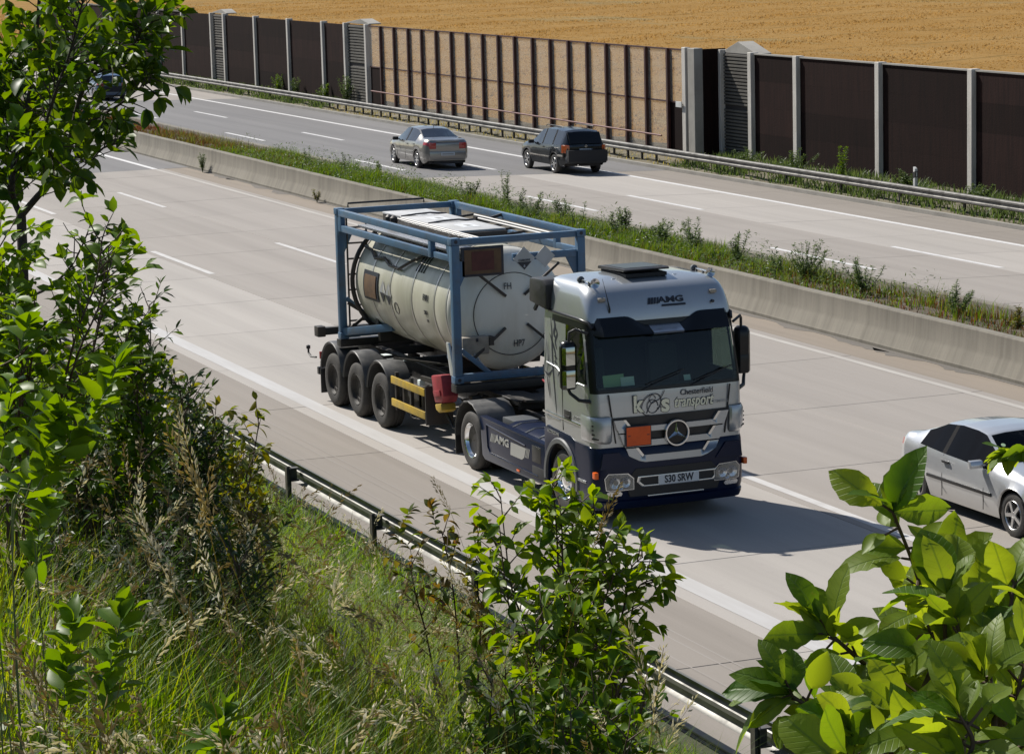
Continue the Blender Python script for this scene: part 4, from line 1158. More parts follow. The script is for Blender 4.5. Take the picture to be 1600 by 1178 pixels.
# wheels
fw_ = make_wheel(.49, .31, 'polished', 'tyre_rubber')
fw_.parent = TR
def tw(w, x, y, z, far=False, first=False): return put_wheel(w, TR, x - TOFF.x, y, z, far, first)
tw(fw_, 4.5, -1.22, .49, False, True); tw(fw_, 4.5, 1.22, .49, True)
dw = make_wheel(.49, .29, 'polished', 'tyre_rubber', dish=.05)
tw(dw, .66, -1.235, .49, False, True); tw(dw, .66, 1.235, .49, True); tw(dw, .66, -.90, .49); tw(dw, .66, .90, .49, True)
m = T(); m.cyl((.66, -.9, .49), (.66, .9, .49), .09, n=12); m.lathe((.66, 0, .49), (0, 1, 0), [(-.25, .09), (-.12, .22), (.12, .22), (.25, .09)], 16); m.build('drive_axle', 'chassis_black', smooth=40)
m = T(); m.cyl((4.5, -.95, .49), (4.5, .95, .49), .06, n=10); m.build('front_axle', 'chassis_black')
# mudguards over the drive wheels, ribbed
for s in (-1, 1):
    m = T(); loops = []; n = 26
    for i in range(n + 1):
        t = math.radians(182 - 158 * i / n); R = .645 + (.012 if 8 < i < 24 and i % 3 == 0 else 0)
        c, sn = math.cos(t), math.sin(t)
        loops.append([(.64 + r * c, s * y, .50 + r * sn) for r, y in ((R - .03, 1.245), (R - .01, 1.255), (R, 1.235), (R, .60), (R - .02, .60), (R - .02, 1.22))])
    m.loft(loops, closed=True, caps=True); m.build('mudguard', 'mudguard', smooth=40)
    m = T(); m.box((-.02, s * .62, .16), (.0, s * 1.24, .52)); m.build('mud_flap', 'black_plastic')
# mirrors
for s in (-1, 1):
    m = T(); yc = s * 1.44
    m.tube([(5.50, s * 1.20, 2.88), (5.42, s * 1.36, 2.95), (5.33, s * 1.42, 2.90), (5.31, s * 1.43, 2.72)], .022, 8)
    m.tube([(5.62, s * 1.22, 1.88), (5.50, s * 1.36, 1.90), (5.36, s * 1.44, 1.99), (5.33, s * 1.47, 2.08)], [.035, .03, .026, .022], 8); arm = m.build('mirror_arm', 'black_plastic', smooth=50)
    m = T(); loops = []
    for z, e in ((2.05, .85), (2.08, 1), (2.35, 1), (2.37, .98), (2.40, 1), (2.68, 1), (2.74, .8), (2.77, .45)):
        loops.append([(5.30 - .035, yc - .125 * e, z), (5.30 - .035, yc + .125 * e, z), (5.30 + .03, yc + .13 * e, z), (5.30 + .10 * e, yc + .07 * e, z), (5.30 + .10 * e, yc - .07 * e, z), (5.30 + .03, yc - .13 * e, z)])
    m.loft(loops, closed=True, caps=True)
    mb = m.build('mirror', 'visor_black', smooth=40)
    for z0, z1 in ((2.07, 2.34), (2.41, 2.69)):
        m = T(); m.prism([(5.33, yc - .128), (5.405, yc - .072), (5.405, yc + .072), (5.33, yc + .128)], lambda u, v, a: (u, v, a), z0, z1); m.build('mirror_cover', 'mirror_glass' if s < 0 else 'visor_black', mb, bevel=.012)
    for z0, z1 in ((2.40, 2.70), (2.08, 2.34)):
        m = T(); m.box((5.30 - .040, yc - .11, z0), (5.30 - .0365, yc + .11, z1)); g = m.build('mirror_glass', 'mirror_glass', mb)
tag(TR, 'silver and navy tractor unit hauling the tank container toward the camera', 'truck')
# ================================================================ semi-trailer
ST = empty('semi_trailer', (-5.09, 0, 0)); SOFF = Vector((-5.09, 0, 0))
class S_(TMB):
    off = SOFF
    def build(s, name, mats, parent=None, **k):
        return TMB.build(s, name, mats, parent if parent is not None else ST, **k)
for y in (-.55, .55):
    m = S_(); m.box((-7.0, y - .07, 1.16), (1.2, y + .07, 1.18)); m.box((-7.0, y - .07, .84), (-1.2, y + .07, .86)); m.box((-7.0, y - .012, .86), (-1.2, y + .012, 1.16)); m.prism([(-1.2, .84), (-1.2, 1.18), (1.2, 1.18), (1.2, 1.08), (-.6, 1.05)], lambda u, v, a: (u, a, v), y - .012, y + .012); m.build('main_beam', 'chassis_black', bevel=.006, seg=1)
for x in (-6.9, -5.8, -4.4, -3.1, -2.0, -.6, .3):
    m = S_(); m.box((x, -.54, .98), (x + .1, .54, 1.12)); m.build('cross_member', 'chassis_black')
for x in (-6.02, -.07):
    m = S_(); m.box((x - .12, -1.22, 1.18), (x + .12, 1.22, 1.315)); m.build('bolster', 'chassis_black', bevel=.012)
    for y in (-1.13, 1.13):
        m = S_(); m.cyl((x, y, 1.315), (x, y, 1.36), .035, n=10); m.build('twist_lock', 'rim_dusty')
m = S_(); m.box((-7.35, -1.2, 1.23), (-7.2, 1.2, 1.37)); m.build('rear_bolster', 'chassis_black', bevel=.01)
for y in (-1.16, 1.16):
    m = S_(); m.box((-7.42, y - .08, 1.20), (-7.18, y + .08, 1.40)); m.build('rear_twist_lock', 'dark_steel', bevel=.02)
for y in (-.55, .55):
    m = S_(); m.box((-7.36, y - .06, 1.12), (-6.9, y + .06, 1.26)); m.build('rear_extension', 'chassis_black')
m = S_(); m.box((-7.45, -1.2, .46), (-7.33, 1.2, .60)); m.build('underrun_bar', 'chassis_black', bevel=.015)
m = S_(); m.box((-7.40, -1.1, .72), (-7.34, 1.1, .92)); m.build('lamp_bar', 'chassis_black', bevel=.01)
for y in (-.95, .95):
    m = S_(); m.box((-7.44, y - .2, .75), (-7.39, y + .2, .89)); m.build('tail_lamp', 'red_lens', bevel=.01)
m = S_(); m.tube([(-7.35, -1.24, .80), (-7.6, -1.26, .78), (-7.72, -1.27, .84), (-7.72, -1.27, .92)], .02, 6); m.lathe((-7.72, -1.27, .95), (0, 0, 1), [(-.04, .01), (-.03, .04), (.03, .04), (.04, .01)], 10); m.build('marker_stalk', 'black_plastic', smooth=50)
AX = (-6.42, -5.10, -3.78)
tr_w = make_wheel(.50, .37, 'rim_dark', 'tyre_dusty', rr=.58, dish=.06)
for i, x in enumerate(AX):
    for s in (-1, 1): put_wheel(tr_w, ST, x - SOFF.x, s * 1.24, .50, s > 0, i == 0 and s < 0)
    m = S_(); m.cyl((x, -.95, .5), (x, .95, .5), .075, n=10); m.build('axle', 'chassis_black', smooth=40)
    for s in (-1, 1):
        m = S_(); m.bar((x, s * .5, .5), (x + .55, s * .5, .8), .09, .08); m.cyl((x - .25, s * .5, .55), (x - .25, s * .5, .9), .12, n=12); m.build('suspension', 'chassis_black')
        m = S_(); loops = []; n = 18
        for k in range(n + 1):
            t = math.radians(172 - 164 * k / n); c, sn = math.cos(t), math.sin(t); zc = .56; rx, rz = .655, .665
            loops.append([(x + (rx - d) * c, s * y, zc + (rz - d) * sn) for d, y in ((.05, 1.245), (.012, 1.262), (0, 1.24), (0, .82), (.02, .82), (.025, 1.22))])
        m.loft(loops, closed=True, caps=True); m.build('mudguard', 'mudguard', smooth=40)
m = S_(); m.box((-7.10, -1.25, .15), (-7.07, -.84, .62)); m.build('mud_flap', 'black_plastic', bevel=.006)
m = S_(); m.box((-7.10, .84, .15), (-7.07, 1.25, .62)); m.build('mud_flap', 'black_plastic', bevel=.006)
# yellow edged side guards, lockers
for s in (-1, 1):
    for z in (.98, .58):
        m = S_(); m.box((-3.10, s * 1.22, z - .065), (-1.42, s * 1.255, z + .065)); m.build('side_guard', 'yellow_bar', bevel=.008)
    for x in (-3.0, -2.25, -1.46):
        m = S_(); m.box((x, s * 1.16, .45), (x + .07, s * 1.219, 1.12)); m.build('guard_post', 'chassis_black')
    m = S_(); m.box((-1.40, s * .75, .42), (-1.36, s * 1.25, 1.10)); m.build('guard_plate', 'chassis_black', bevel=.006)
    m = S_(); m.box((-2.95, s * .85, .5), (-1.9, s * 1.1, .98)); m.build('locker', 'dark_steel', bevel=.02)
    m = S_(); m.bar((-3.05, s * 1.2, 1.36), (-1.75, s * .6, 1.36), .03, .03); m.build('stay', 'dark_steel')
    m = S_(); m.bar((-1.8, s * 1.15, 1.18), (-.6, s * 1.0, 1.18), .05, .08); m.build('stay', 'dark_steel')
    m = S_(); m.box((-.15, s * .75, .42), (.02, s * .93, 1.1)); m.box((-.2, s * .70, .40), (.1, s * .98, .43)); m.build('landing_leg', 'chassis_black', bevel=.01)
m = S_(); m.box((-2.08, -1.1, .62), (-1.98, -1.04, .95)); m.box((-1.62, -1.1, .55), (-1.54, -1.05, .9)); m.build('guard_bracket', 'rim_dusty')
m = S_(); m.box((-2.02, -1.15, 1.02), (-1.9, -1.05, 1.12)); m.build('junction_box', 'paper_white', bevel=.01)
# red extinguisher box with yellow lid, hung at an angle
m = S_(); m.prism([(-1.10, 1.33), (-.62, 1.40), (-.52, 1.05), (-.62, .92), (-.95, .88), (-1.02, 1.05)], lambda u, v, a: (u, a, v), -1.24, -.96); eb = m.build('extinguisher_box', 'red_box', bevel=.03)
m = S_(); m.prism([(-.98, 1.08), (-.66, 1.14), (-.62, 1.05), (-.92, .98)], lambda u, v, a: (u, a, v), -1.262, -1.238); m.build('box_strap', 'red_box', eb, bevel=.01)
m = S_(); m.prism([(-.92, .86), (-.64, .91), (-.60, .80), (-.72, .74), (-.88, .77)], lambda u, v, a: (u, a, v), -1.25, -.98); m.build('box_lid', 'yellow_bar', eb, bevel=.02)
m = S_(); m.tube([(-.75, -1.1, .7), (-.6, -1.05, .5), (-.35, -.9, .45), (0, -.8, .6)], .03, 6); m.build('drain_hose', 'black_plastic', smooth=60)
m = S_(); m.box((-4.0, -1.0, 1.19), (-3.65, -.75, 1.2)); m.box((-4.6, -.9, 1.19), (-4.4, -.75, 1.2)); m.build('reflective_plate', 'paper_white')
tag(ST, 'black three-axle skeletal trailer with yellow side guards under the tank', 'trailer')

# ================================================================ tank container
TC = empty('tank_container', (-3.03, 0, 1.33)); COFF = Vector((-3.03, 0, 1.33))
class C_(TMB):
    off = COFF
    def build(s, name, mats, parent=None, **k):
        return TMB.build(s, name, mats, parent if parent is not None else TC, **k)
CL, CW, Z0, Z1 = 6.058, 1.219, 1.33, 3.768
P_ = .15
for x0 in (-CL, -P_):
    for s in (-1, 1):
        ya, yb = s * CW, s * (CW - P_)
        m = C_(); m.box((x0 + .012, ya - s * .01, Z0 + .12), (x0 + P_ - .012, yb, Z1 - .12)); m.build('corner_post', 'frame_blue', bevel=.012)
        for za, zb in ((Z0, Z0 + .118), (Z1 - .118, Z1)):
            m = C_(); m.box((x0, ya, za), (x0 + .178 if x0 < -1 else x0 + P_, s * (CW - .162), zb)) if x0 < -1 else m.box((-.178, ya, za), (0, s * (CW - .162), zb))
            cc = m.build('corner_casting', 'frame_blue', bevel=.01)
            zc = (za + zb) / 2
            m = C_(); xx = .001 if x0 > -1 else -CL - .001
            m.cyl((xx - .01, s * (CW - .085), zc), (xx + .001, s * (CW - .085), zc), .032, n=12); m.build('casting_hole', 'letter_dark', cc)
        xg = x0 + P_ - .012 if x0 < -1 else x0 + .012; d = 1 if x0 < -1 else -1
        m = C_(); m.prism([(xg, Z1 - .12), (xg + d * .18, Z1 - .12), (xg, Z1 - .52)], lambda u, v, a: (u, a, v), s * (CW - .02), s * (CW - .05)); m.build('gusset', 'frame_blue')
        m = C_(); m.prism([(s * (CW - P_), Z1 - .40), (s * (CW - P_ - .22), Z1 - .40), (s * (CW - P_), Z1 - .85)], lambda u, v, a: (a, u, v), x0 + .05, x0 + .09); m.build('gusset', 'frame_blue')
# top and bottom rails
for s in (-1, 1):
    y0, y1 = s * (CW - .015), s * (CW - .115)
    m = C_(); m.box((-CL + .18, y0, Z1 - .135), (-.18, y1, Z1 - .015)); m.build('top_side_rail', 'frame_blue', bevel=.01)
    m = C_(); m.box((-5.82, y0 - s * .012, Z1 - .42), (-1.15, y1, Z1 - .30)); m.build('lower_side_rail', 'frame_blue', bevel=.01)
    for x in (-5.86, -1.16):
        m = C_(); m.box((x, y0 - s * .006, Z1 - .42), (x + .13, y1, Z1 - .137)); m.build('rail_hanger', 'frame_blue', bevel=.01)
    m = C_(); m.bar((-1.0, s * (CW - .09), Z1 - .36), (-.14, s * (CW - .09), Z1 - .36), .08, .10); m.build('rail_link', 'frame_blue', bevel=.008)
    # bottom diagonals from the posts to the saddles
    m = C_(); m.bar((-5.95, s * 1.12, 1.46), (-4.3, s * .72, 1.72), .12, .14); m.build('bottom_brace', 'frame_blue', bevel=.01)
    m = C_(); m.bar((-.1, s * 1.12, 1.46), (-1.5, s * .72, 1.62), .12, .14); m.build('bottom_brace', 'frame_blue', bevel=.01)
    m = C_(); m.prism([(-.30, 1.44), (-.14, 1.44), (-.14, 1.50), (-.36, 1.98), (-.46, 1.98)], lambda u, v, a: (u, a, v), s * 1.19, s * 1.15); m.build('post_stay', 'tank_clad_light', bevel=.004)
for x in (-CL + .03, -.13):
    m = C_(); m.box((x, -1.06, Z1 - .12), (x + .10, 1.06, Z1 - .015)); m.build('top_end_rail', 'frame_blue', bevel=.01)
    m = C_(); m.box((x, -1.06, Z0 + .02), (x + .10, 1.06, Z0 + .15)); m.build('bottom_end_rail', 'frame_blue', bevel=.01)
m = C_(); m.box((-.12, -.1, Z1 - .45), (-.04, 1.06, Z1 - .33)); m.build('front_cross_rail', 'frame_blue', bevel=.01)
for s in (-1, 1):
    m = C_(); m.bar((-.1, s * 1.06, Z0 + .55), (-.1, s * .55, Z0 + .12), .08, .08); m.build('end_brace', 'frame_blue', bevel=.008)
    m = C_(); m.bar((-CL + .1, s * 1.06, Z0 + .75), (-CL + .1, s * .35, Z0 + .12), .08, .08); m.build('end_brace', 'frame_blue', bevel=.008)
    m = C_(); m.bar((-.16, s * .62, Z0 + .18), (-.28, s * .80, Z0 + .5), .07, .05); m.build('light_strut', 'tank_clad_light')
# the vessel
R, ZC = 1.03, 2.44; RC = R + .02
X0, X1 = -5.42, -.62
bands = [(-5.42, -4.55, 'tank_clad'), (-4.55, -3.55, 'tank_clad'), (-3.55, -2.45, 'tank_clad'), (-2.45, -1.35, 'tank_clad'), (-1.35, -.78, 'tank_clad')]
for a, b, mt in bands:
    m = C_(); m.lathe((0, 0, ZC), (1, 0, 0), [(a + .004, RC - .03), (a + .004, RC), (a + .02, RC + .004), (b - .02, RC + .004), (b - .004, RC), (b - .004, RC - .03)], 72); m.build('cladding_band', mt, smooth=30)
    m = C_(); m.lathe((0, 0, ZC), (1, 0, 0), [(b - .025, RC + .003), (b - .025, RC + .012), (b + .025, RC + .012), (b + .025, RC + .003)], 72); m.build('band_strap', 'steel_pipe', smooth=30)
dome = [(X1 - .3, R - .02), (-.78, RC + .004), (-.70, RC), (-.62, RC - .05), (-.52, RC - .15), (-.42, RC - .33), (-.355, RC - .55), (-.325, RC - .78), (-.315, .001)]
m = C_(); m.lathe((0, 0, ZC), (1, 0, 0), dome, 72); m.build('front_dome', 'tank_white', smooth=40)
dm = [(-5.2, R - .02), (-5.42, RC), (-5.5, RC - .03), (-5.6, RC - .14), (-5.7, RC - .36), (-5.75, RC - .62), (-5.77, .001)]
m = C_(); m.lathe((0, 0, ZC), (1, 0, 0), dm, 72); m.build('rear_dome', 'tank_clad', smooth=40)
def dome_x(r): return float(np.interp(r, [0, RC - .78, RC - .55, RC - .33, RC - .15, RC - .05, RC], [-.315, -.325, -.355, -.42, -.52, -.62, -.70]))
m = C_(); rr = .70; m.tube([(dome_x(rr) + .016, rr * math.cos(t), ZC - .06 + rr * math.sin(t)) for t in [2*math.pi*i/60 for i in range(61)]], .008, 6); m.build('weld_ring', 'rim_dark', smooth=60)
for ya, za, yb, zb in ((-.80, 3.22, -.14, 2.70), (.80, 3.22, .20, 2.70), (-.80, 1.70, -.16, 2.16), (.80, 1.70, .24, 2.20)):
    m = C_(); m.bar((-.20, ya, za), (dome_x(math.hypot(yb, zb - ZC)) + .02, yb, zb), .035, .045); m.build('dome_strut', 'dark_steel', bevel=.006)
text_part('lettering', 'FH', .16, Matrix.Translation(-COFF) @ frameM((-.32, -.10, 2.86), (0, 1, 0), (-.1, 0, 1)), 'letter_dark', TC, sx=.8)
text_part('lettering', 'HP7', .17, Matrix.Translation(-COFF) @ frameM((-.36, .10, 1.87), (0, 1, 0), (.1, 0, 1)), 'letter_dark', TC, sx=.7)
for k, y in enumerate((-.5, -.1, .15, .42)):   # streaks of grime below the fittings
    pass
# document box at the front, lower left
m = C_(); m.box((-.42, -.98, 1.76), (-.22, -.50, 2.06)); MATS.get('box_brown') or mat('box_brown', (.32, .28, .23), .6, col2=(.22, .19, .155), scale=5); bx = m.build('document_box', 'box_brown', bevel=.015)
m = C_(); m.box((-.23, -.74, 1.98), (-.205, -.70, 2.04)); m.build('latch', 'letter_dark', bx)
m = C_(); m.box((-.36, -.50, 1.9), (-.20, -.42, 2.05)); m.build('bracket', 'dark_steel', bx)
# hazard placards at the front
m = C_(); m.box((-.10, -1.02, 3.10), (-.06, -.26, 3.60)); pb = m.build('placard_frame', 'letter_dark', bevel=.012)
m = C_(); m.box((-.059, -.97, 3.145), (-.052, -.31, 3.555)); m.build('placard_plate', 'placard_brown', pb)
m = C_(); m.box((-.0515, -.84, 3.20), (-.048, -.44, 3.52)); m.build('placard_number', 'placard_red', pb)
m = C_(); m.box((-.12, -1.06, 3.625), (-.05, .2, 3.645)); m.build('placard_top_strip', 'plate_white', pb)
def diamond(x, y, z, r, front):
    m = C_(); m.prism([(y, z - r), (y + r, z), (y, z + r), (y - r, z)], lambda u, v, a: (a, u, v), x, x + .012); d = m.build('diamond_placard', 'hatch_grey', bevel=.003, seg=1)
    if front:
        m = C_(); m.prism([(y, z - r + .012), (y + r - .07, z - .055), (y - r + .07, z - .055)], lambda u, v, a: (a, u, v), x + .0125, x + .015); m.build('placard_black_half', 'letter_dark', d)
        text_part('lettering', 'CORROSIVE', .05, Matrix.Translation(-COFF) @ frameM((x + .017, y, z - .03), (0, 1, 0), (0, 0, 1)), 'letter_dark', d, sx=.8)
        text_part('lettering', '8', .06, Matrix.Translation(-COFF) @ frameM((x + .017, y, z - .13), (0, 1, 0), (0, 0, 1)), 'plate_white', d)
    return d
diamond(-.03, .09, 3.35, .20, True)
diamond(-.03, .47, 3.36, .185, False)
# placards on the near side of the vessel
def on_vessel(x, ang, dr=0.): return Vector((x, -(RC + dr) * math.cos(ang), ZC + (RC + dr) * math.sin(ang)))
def side_plate(name, x0, x1, a0, a1, dr, material, parent=None):
    m = C_(); loops = []
    for i in range(7):
        a = a0 + (a1 - a0) * i / 6; loops.append([on_vessel(x0, a, dr), on_vessel(x1, a, dr), on_vessel(x1, a, dr + .01), on_vessel(x0, a, dr + .01)])
    m.loft(loops, closed=True, caps=True); return m.build(name, material, parent, smooth=40)
p1 = side_plate('placard_frame', -4.95, -4.18, -.22, .28, .012, 'letter_dark')
side_plate('placard_plate', -4.86, -4.27, -.17, .21, .024, 'placard_brown', p1)
for cx, ca in ((-3.92, .0), (-3.62, -.02)):
    m = C_(); m.add([on_vessel(cx, ca - .2, .02), on_vessel(cx + .14, ca, .02), on_vessel(cx, ca + .2, .02), on_vessel(cx - .14, ca, .02)], [(0,1,2,3)]); dd = m.build('diamond_placard', 'hatch_grey', fixn=False)
    m = C_(); m.add([on_vessel(cx, ca - .19, .024), on_vessel(cx + .125, ca - .02, .024), on_vessel(cx - .125, ca - .02, .024)], [(0,1,2)]); m.build('placard_black_half', 'letter_dark', dd, fixn=False)
m = C_(); m.tube([on_vessel(-3.28 + .10 * math.cos(t), -.22 + .10 * math.sin(t), .006) for t in [2*math.pi*i/20 for i in range(21)]], .008, 5); m.build('round_mark', 'rim_dark', smooth=60)
for i, (x, a, h) in enumerate(((-1.75, .12, .16), (-1.75, -.12, .10), (-1.72, -.26, .08))):
    text_part('lettering', ('FHIU', '22K7', 'T11')[i], h, Matrix.Translation(-COFF) @ frameM(on_vessel(x, a, .012), (1, 0, 0), (0, math.sin(a), math.cos(a))), 'letter_dark', TC, sx=.8)
# hoses and pipes along the shoulder of the vessel
m = C_(); m.tube([on_vessel(-5.3, .65, .05), on_vessel(-4.9, .62, .05), on_vessel(-4.5, .50, .06), on_vessel(-4.1, .55, .05), on_vessel(-3.7, .46, .06), on_vessel(-3.2, .44, .06), on_vessel(-2.8, .62, .06), on_vessel(-2.4, .80, .05)], .028, 8); m.build('hose', 'dark_steel', smooth=60)
m = C_(); m.tube([on_vessel(-5.2, .86, .06), on_vessel(-.9, .86, .06)], .03, 8); m.build('pipe', 'rim_dark', smooth=60)
m = C_(); m.tube([on_vessel(-5.46, a, .05) for a in [-.9 + .12 * i for i in range(18)]], .045, 8); m.build('rear_collar', 'dark_steel', smooth=60)
for k in range(4):
    m = C_(); x = -2.5 + .12 * k; m.tube([on_vessel(x, .5, .012), on_vessel(x, .75, .014), on_vessel(x - .05, 1.1, .02)], .012, 5); m.build('strap', 'rim_dark', smooth=60)
# top fittings: walkway, spill box, rails
m = C_(); m.box((-5.4, -.98, 3.46), (-.9, -.52, 3.50)); m.build('walkway', 'tread_plate', bevel=.004)
m = C_(); m.box((-5.5, -.45, 3.42), (-1.55, .42, 3.66)); sb = m.build('spill_box', 'dark_steel', bevel=.01)
for a, b in ((-5.5, -4.5), (-4.46, -3.1), (-3.06, -1.62)):
    m = C_(); m.box((a, -.46, 3.662), (b, .42, 3.70)); m.build('box_lid', 'hatch_grey', sb, bevel=.01)
for x in (-4.6, -3.78, -2.35):
    m = C_(); m.box((x - .28, -.18, 3.701), (x + .28, .14, 3.704)); l = m.build('lid_label', 'plate_white', sb)
    m = C_(); m.box((x - .10, -.05, 3.705), (x + .12, .05, 3.707)); m.build('label_print', 'letter_grey', sb)
for x in (-4.48, -3.08):
    m = C_(); m.tube([(x, -.46, 3.70), (x + .05, -.2, 3.73), (x + .02, .1, 3.735), (x, .42, 3.70)], .016, 6); m.build('lid_strap', 'letter_dark', sb, smooth=60)
for y, x0, x1 in ((-.66, -4.4, -.2), (-.56, -4.2, -.2), (.74, -3.9, -.15), (.58, -3.3, -.15)):
    m = C_(); m.tube([(x0, y, 3.70), (x1, y, 3.70)], .022, 8); m.build('hand_rail', 'steel_pipe', smooth=60)
for x in (-4.4, -4.15):
    m = C_(); m.lathe((x, -.72, 3.66), (0, 0, 1), [(-.1, .05), (.0, .07), (.06, .07), (.09, .04), (.1, .01)], 14); m.build('valve', 'dark_steel', smooth=40)
for x in (-4.9, -4.3, -3.7, -3.1, -2.5, -1.9):
    m = C_(); m.bar((x, -.98, 3.42), (x, -1.12, 3.42), .05, .05); m.bar((x, .55, 3.55), (x, 1.12, 3.60), .04, .04); m.build('walkway_bracket', 'dark_steel')
m = C_(); m.tube([(-CL + .05, -.95, 3.77), (-CL + .05, -.95, 3.84), (-CL + .05, .55, 3.84), (-CL + .05, .55, 3.77)], .02, 6); m.build('rear_hand_bar', 'dark_steel', smooth=60)
m = C_(); m.bar((-3.5, .6, 3.6), (-3.5, 1.1, 3.72), .05, .05); m.box((-3.56, .58, 3.5), (-3.44, .66, 3.72)); m.build('rail_bracket', 'dark_steel')
# ladder at the rear
for y in (-1.0, -.62):
    m = C_(); m.tube([(-5.98, y, 1.5), (-5.98, y, 3.6)], .02, 6); m.build('ladder_stile', 'dark_steel', smooth=60)
for k in range(7):
    m = C_(); m.tube([(-5.98, -1.0, 1.65 + .29 * k), (-5.98, -.62, 1.65 + .29 * k)], .018, 6); m.build('ladder_rung', 'dark_steel', smooth=60)
m = C_(); m.bar((-5.9, -1.05, 1.5), (-5.9, -.2, 2.1), .04, .06); m.bar((-5.9, -.3, 1.5), (-5.9, -1.05, 2.0), .04, .06); m.build('rear_cross', 'dark_steel')
m = C_(); m.cyl((-6.0, 0, 1.9), (-5.75, 0, 1.9), .16, n=16); m.box((-6.0, -.3, 1.55), (-5.8, .3, 1.75)); m.build('discharge_valve', 'dark_steel', bevel=.02)
# saddles
for x in (-4.9, -1.2):
    m = C_(); m.prism([(-.8, 1.40), (.8, 1.40), (.85, 1.85), (.5, 1.60), (0, 1.44), (-.5, 1.60), (-.85, 1.85)], lambda u, v, a: (a, u, v), x - .06, x + .06); m.build('saddle', 'dark_steel')
tag(TC, 'white tank in a blue container frame carried on the trailer', 'tank container')
# ================================================================ cars
paint('car_silver', (.60, .61, .62), .55, .3)
paint('car_champagne', (.27, .258, .236), .6, .3)
mat('pillar_black', (.012, .012, .013), .7, spec=.08)
paint('car_black', (.006, .009, .013), .2, .25, .6, dirt=(.03, .03, .03), damt=.15)
paint('car_blue', (.06, .12, .22), .4, .3)
glass('car_glass', (.26, .34, .37), 1.1, .05)
glass('car_glass_deep', (.05, .06, .065), .33, .0)
glass('car_glass_dark', (.03, .035, .04), 1.0, .02)
mat('alloy', (.62, .62, .62), .3, .9)
mat('cladding_grey', (.05, .053, .056), .6, spec=.25)
mat('tail_red', (.42, .02, .015), .25, coat=.8)
mat('tail_orange', (.62, .12, .02), .25, coat=.8)
mat('badge', (.5, .5, .5), .3, .9)

def alloy_wheel(r, w, spokes, mat_rim='alloy'):
    m = MB(); m.lathe((0, 0, 0), (0, 1, 0), [(.07, .01), (.07, r * .6), (w, r * .6)], 20); hub = m.build('wheel', 'chassis_black', smooth=40)
    a = r * .68
    m = MB(); m.lathe((0, 0, 0), (0, 1, 0), [(.02, a), (.004, a * 1.06), (0, a + (r - a) * .5), (.012, r * .975), (.03, r), (w - .03, r), (w, a + (r - a) * .5), (w - .02, a)], 32); m.build('tyre', 'tyre_rubber', hub, smooth=40)
    m = MB(); m.lathe((0, 0, 0), (0, 1, 0), [(.06, a * .95), (.015, a), (.008, a * .97), (.02, a * .92), (.06, a * .90)], 32)
    m.lathe((0, 0, 0), (0, 1, 0), [(.03, a * .28), (.018, a * .24), (.014, .002)], 16)
    for i in range(spokes):
        t = 2 * math.pi * i / spokes; u = Vector((math.cos(t), 0, math.sin(t))); m.bar(u * a * .15 + Vector((0, .03, 0)), u * a * .93 + Vector((0, .025, 0)), a * .24, .03, up=(0, 1, 0))
    m.build('rim', mat_rim, hub, smooth=35)
    return hub

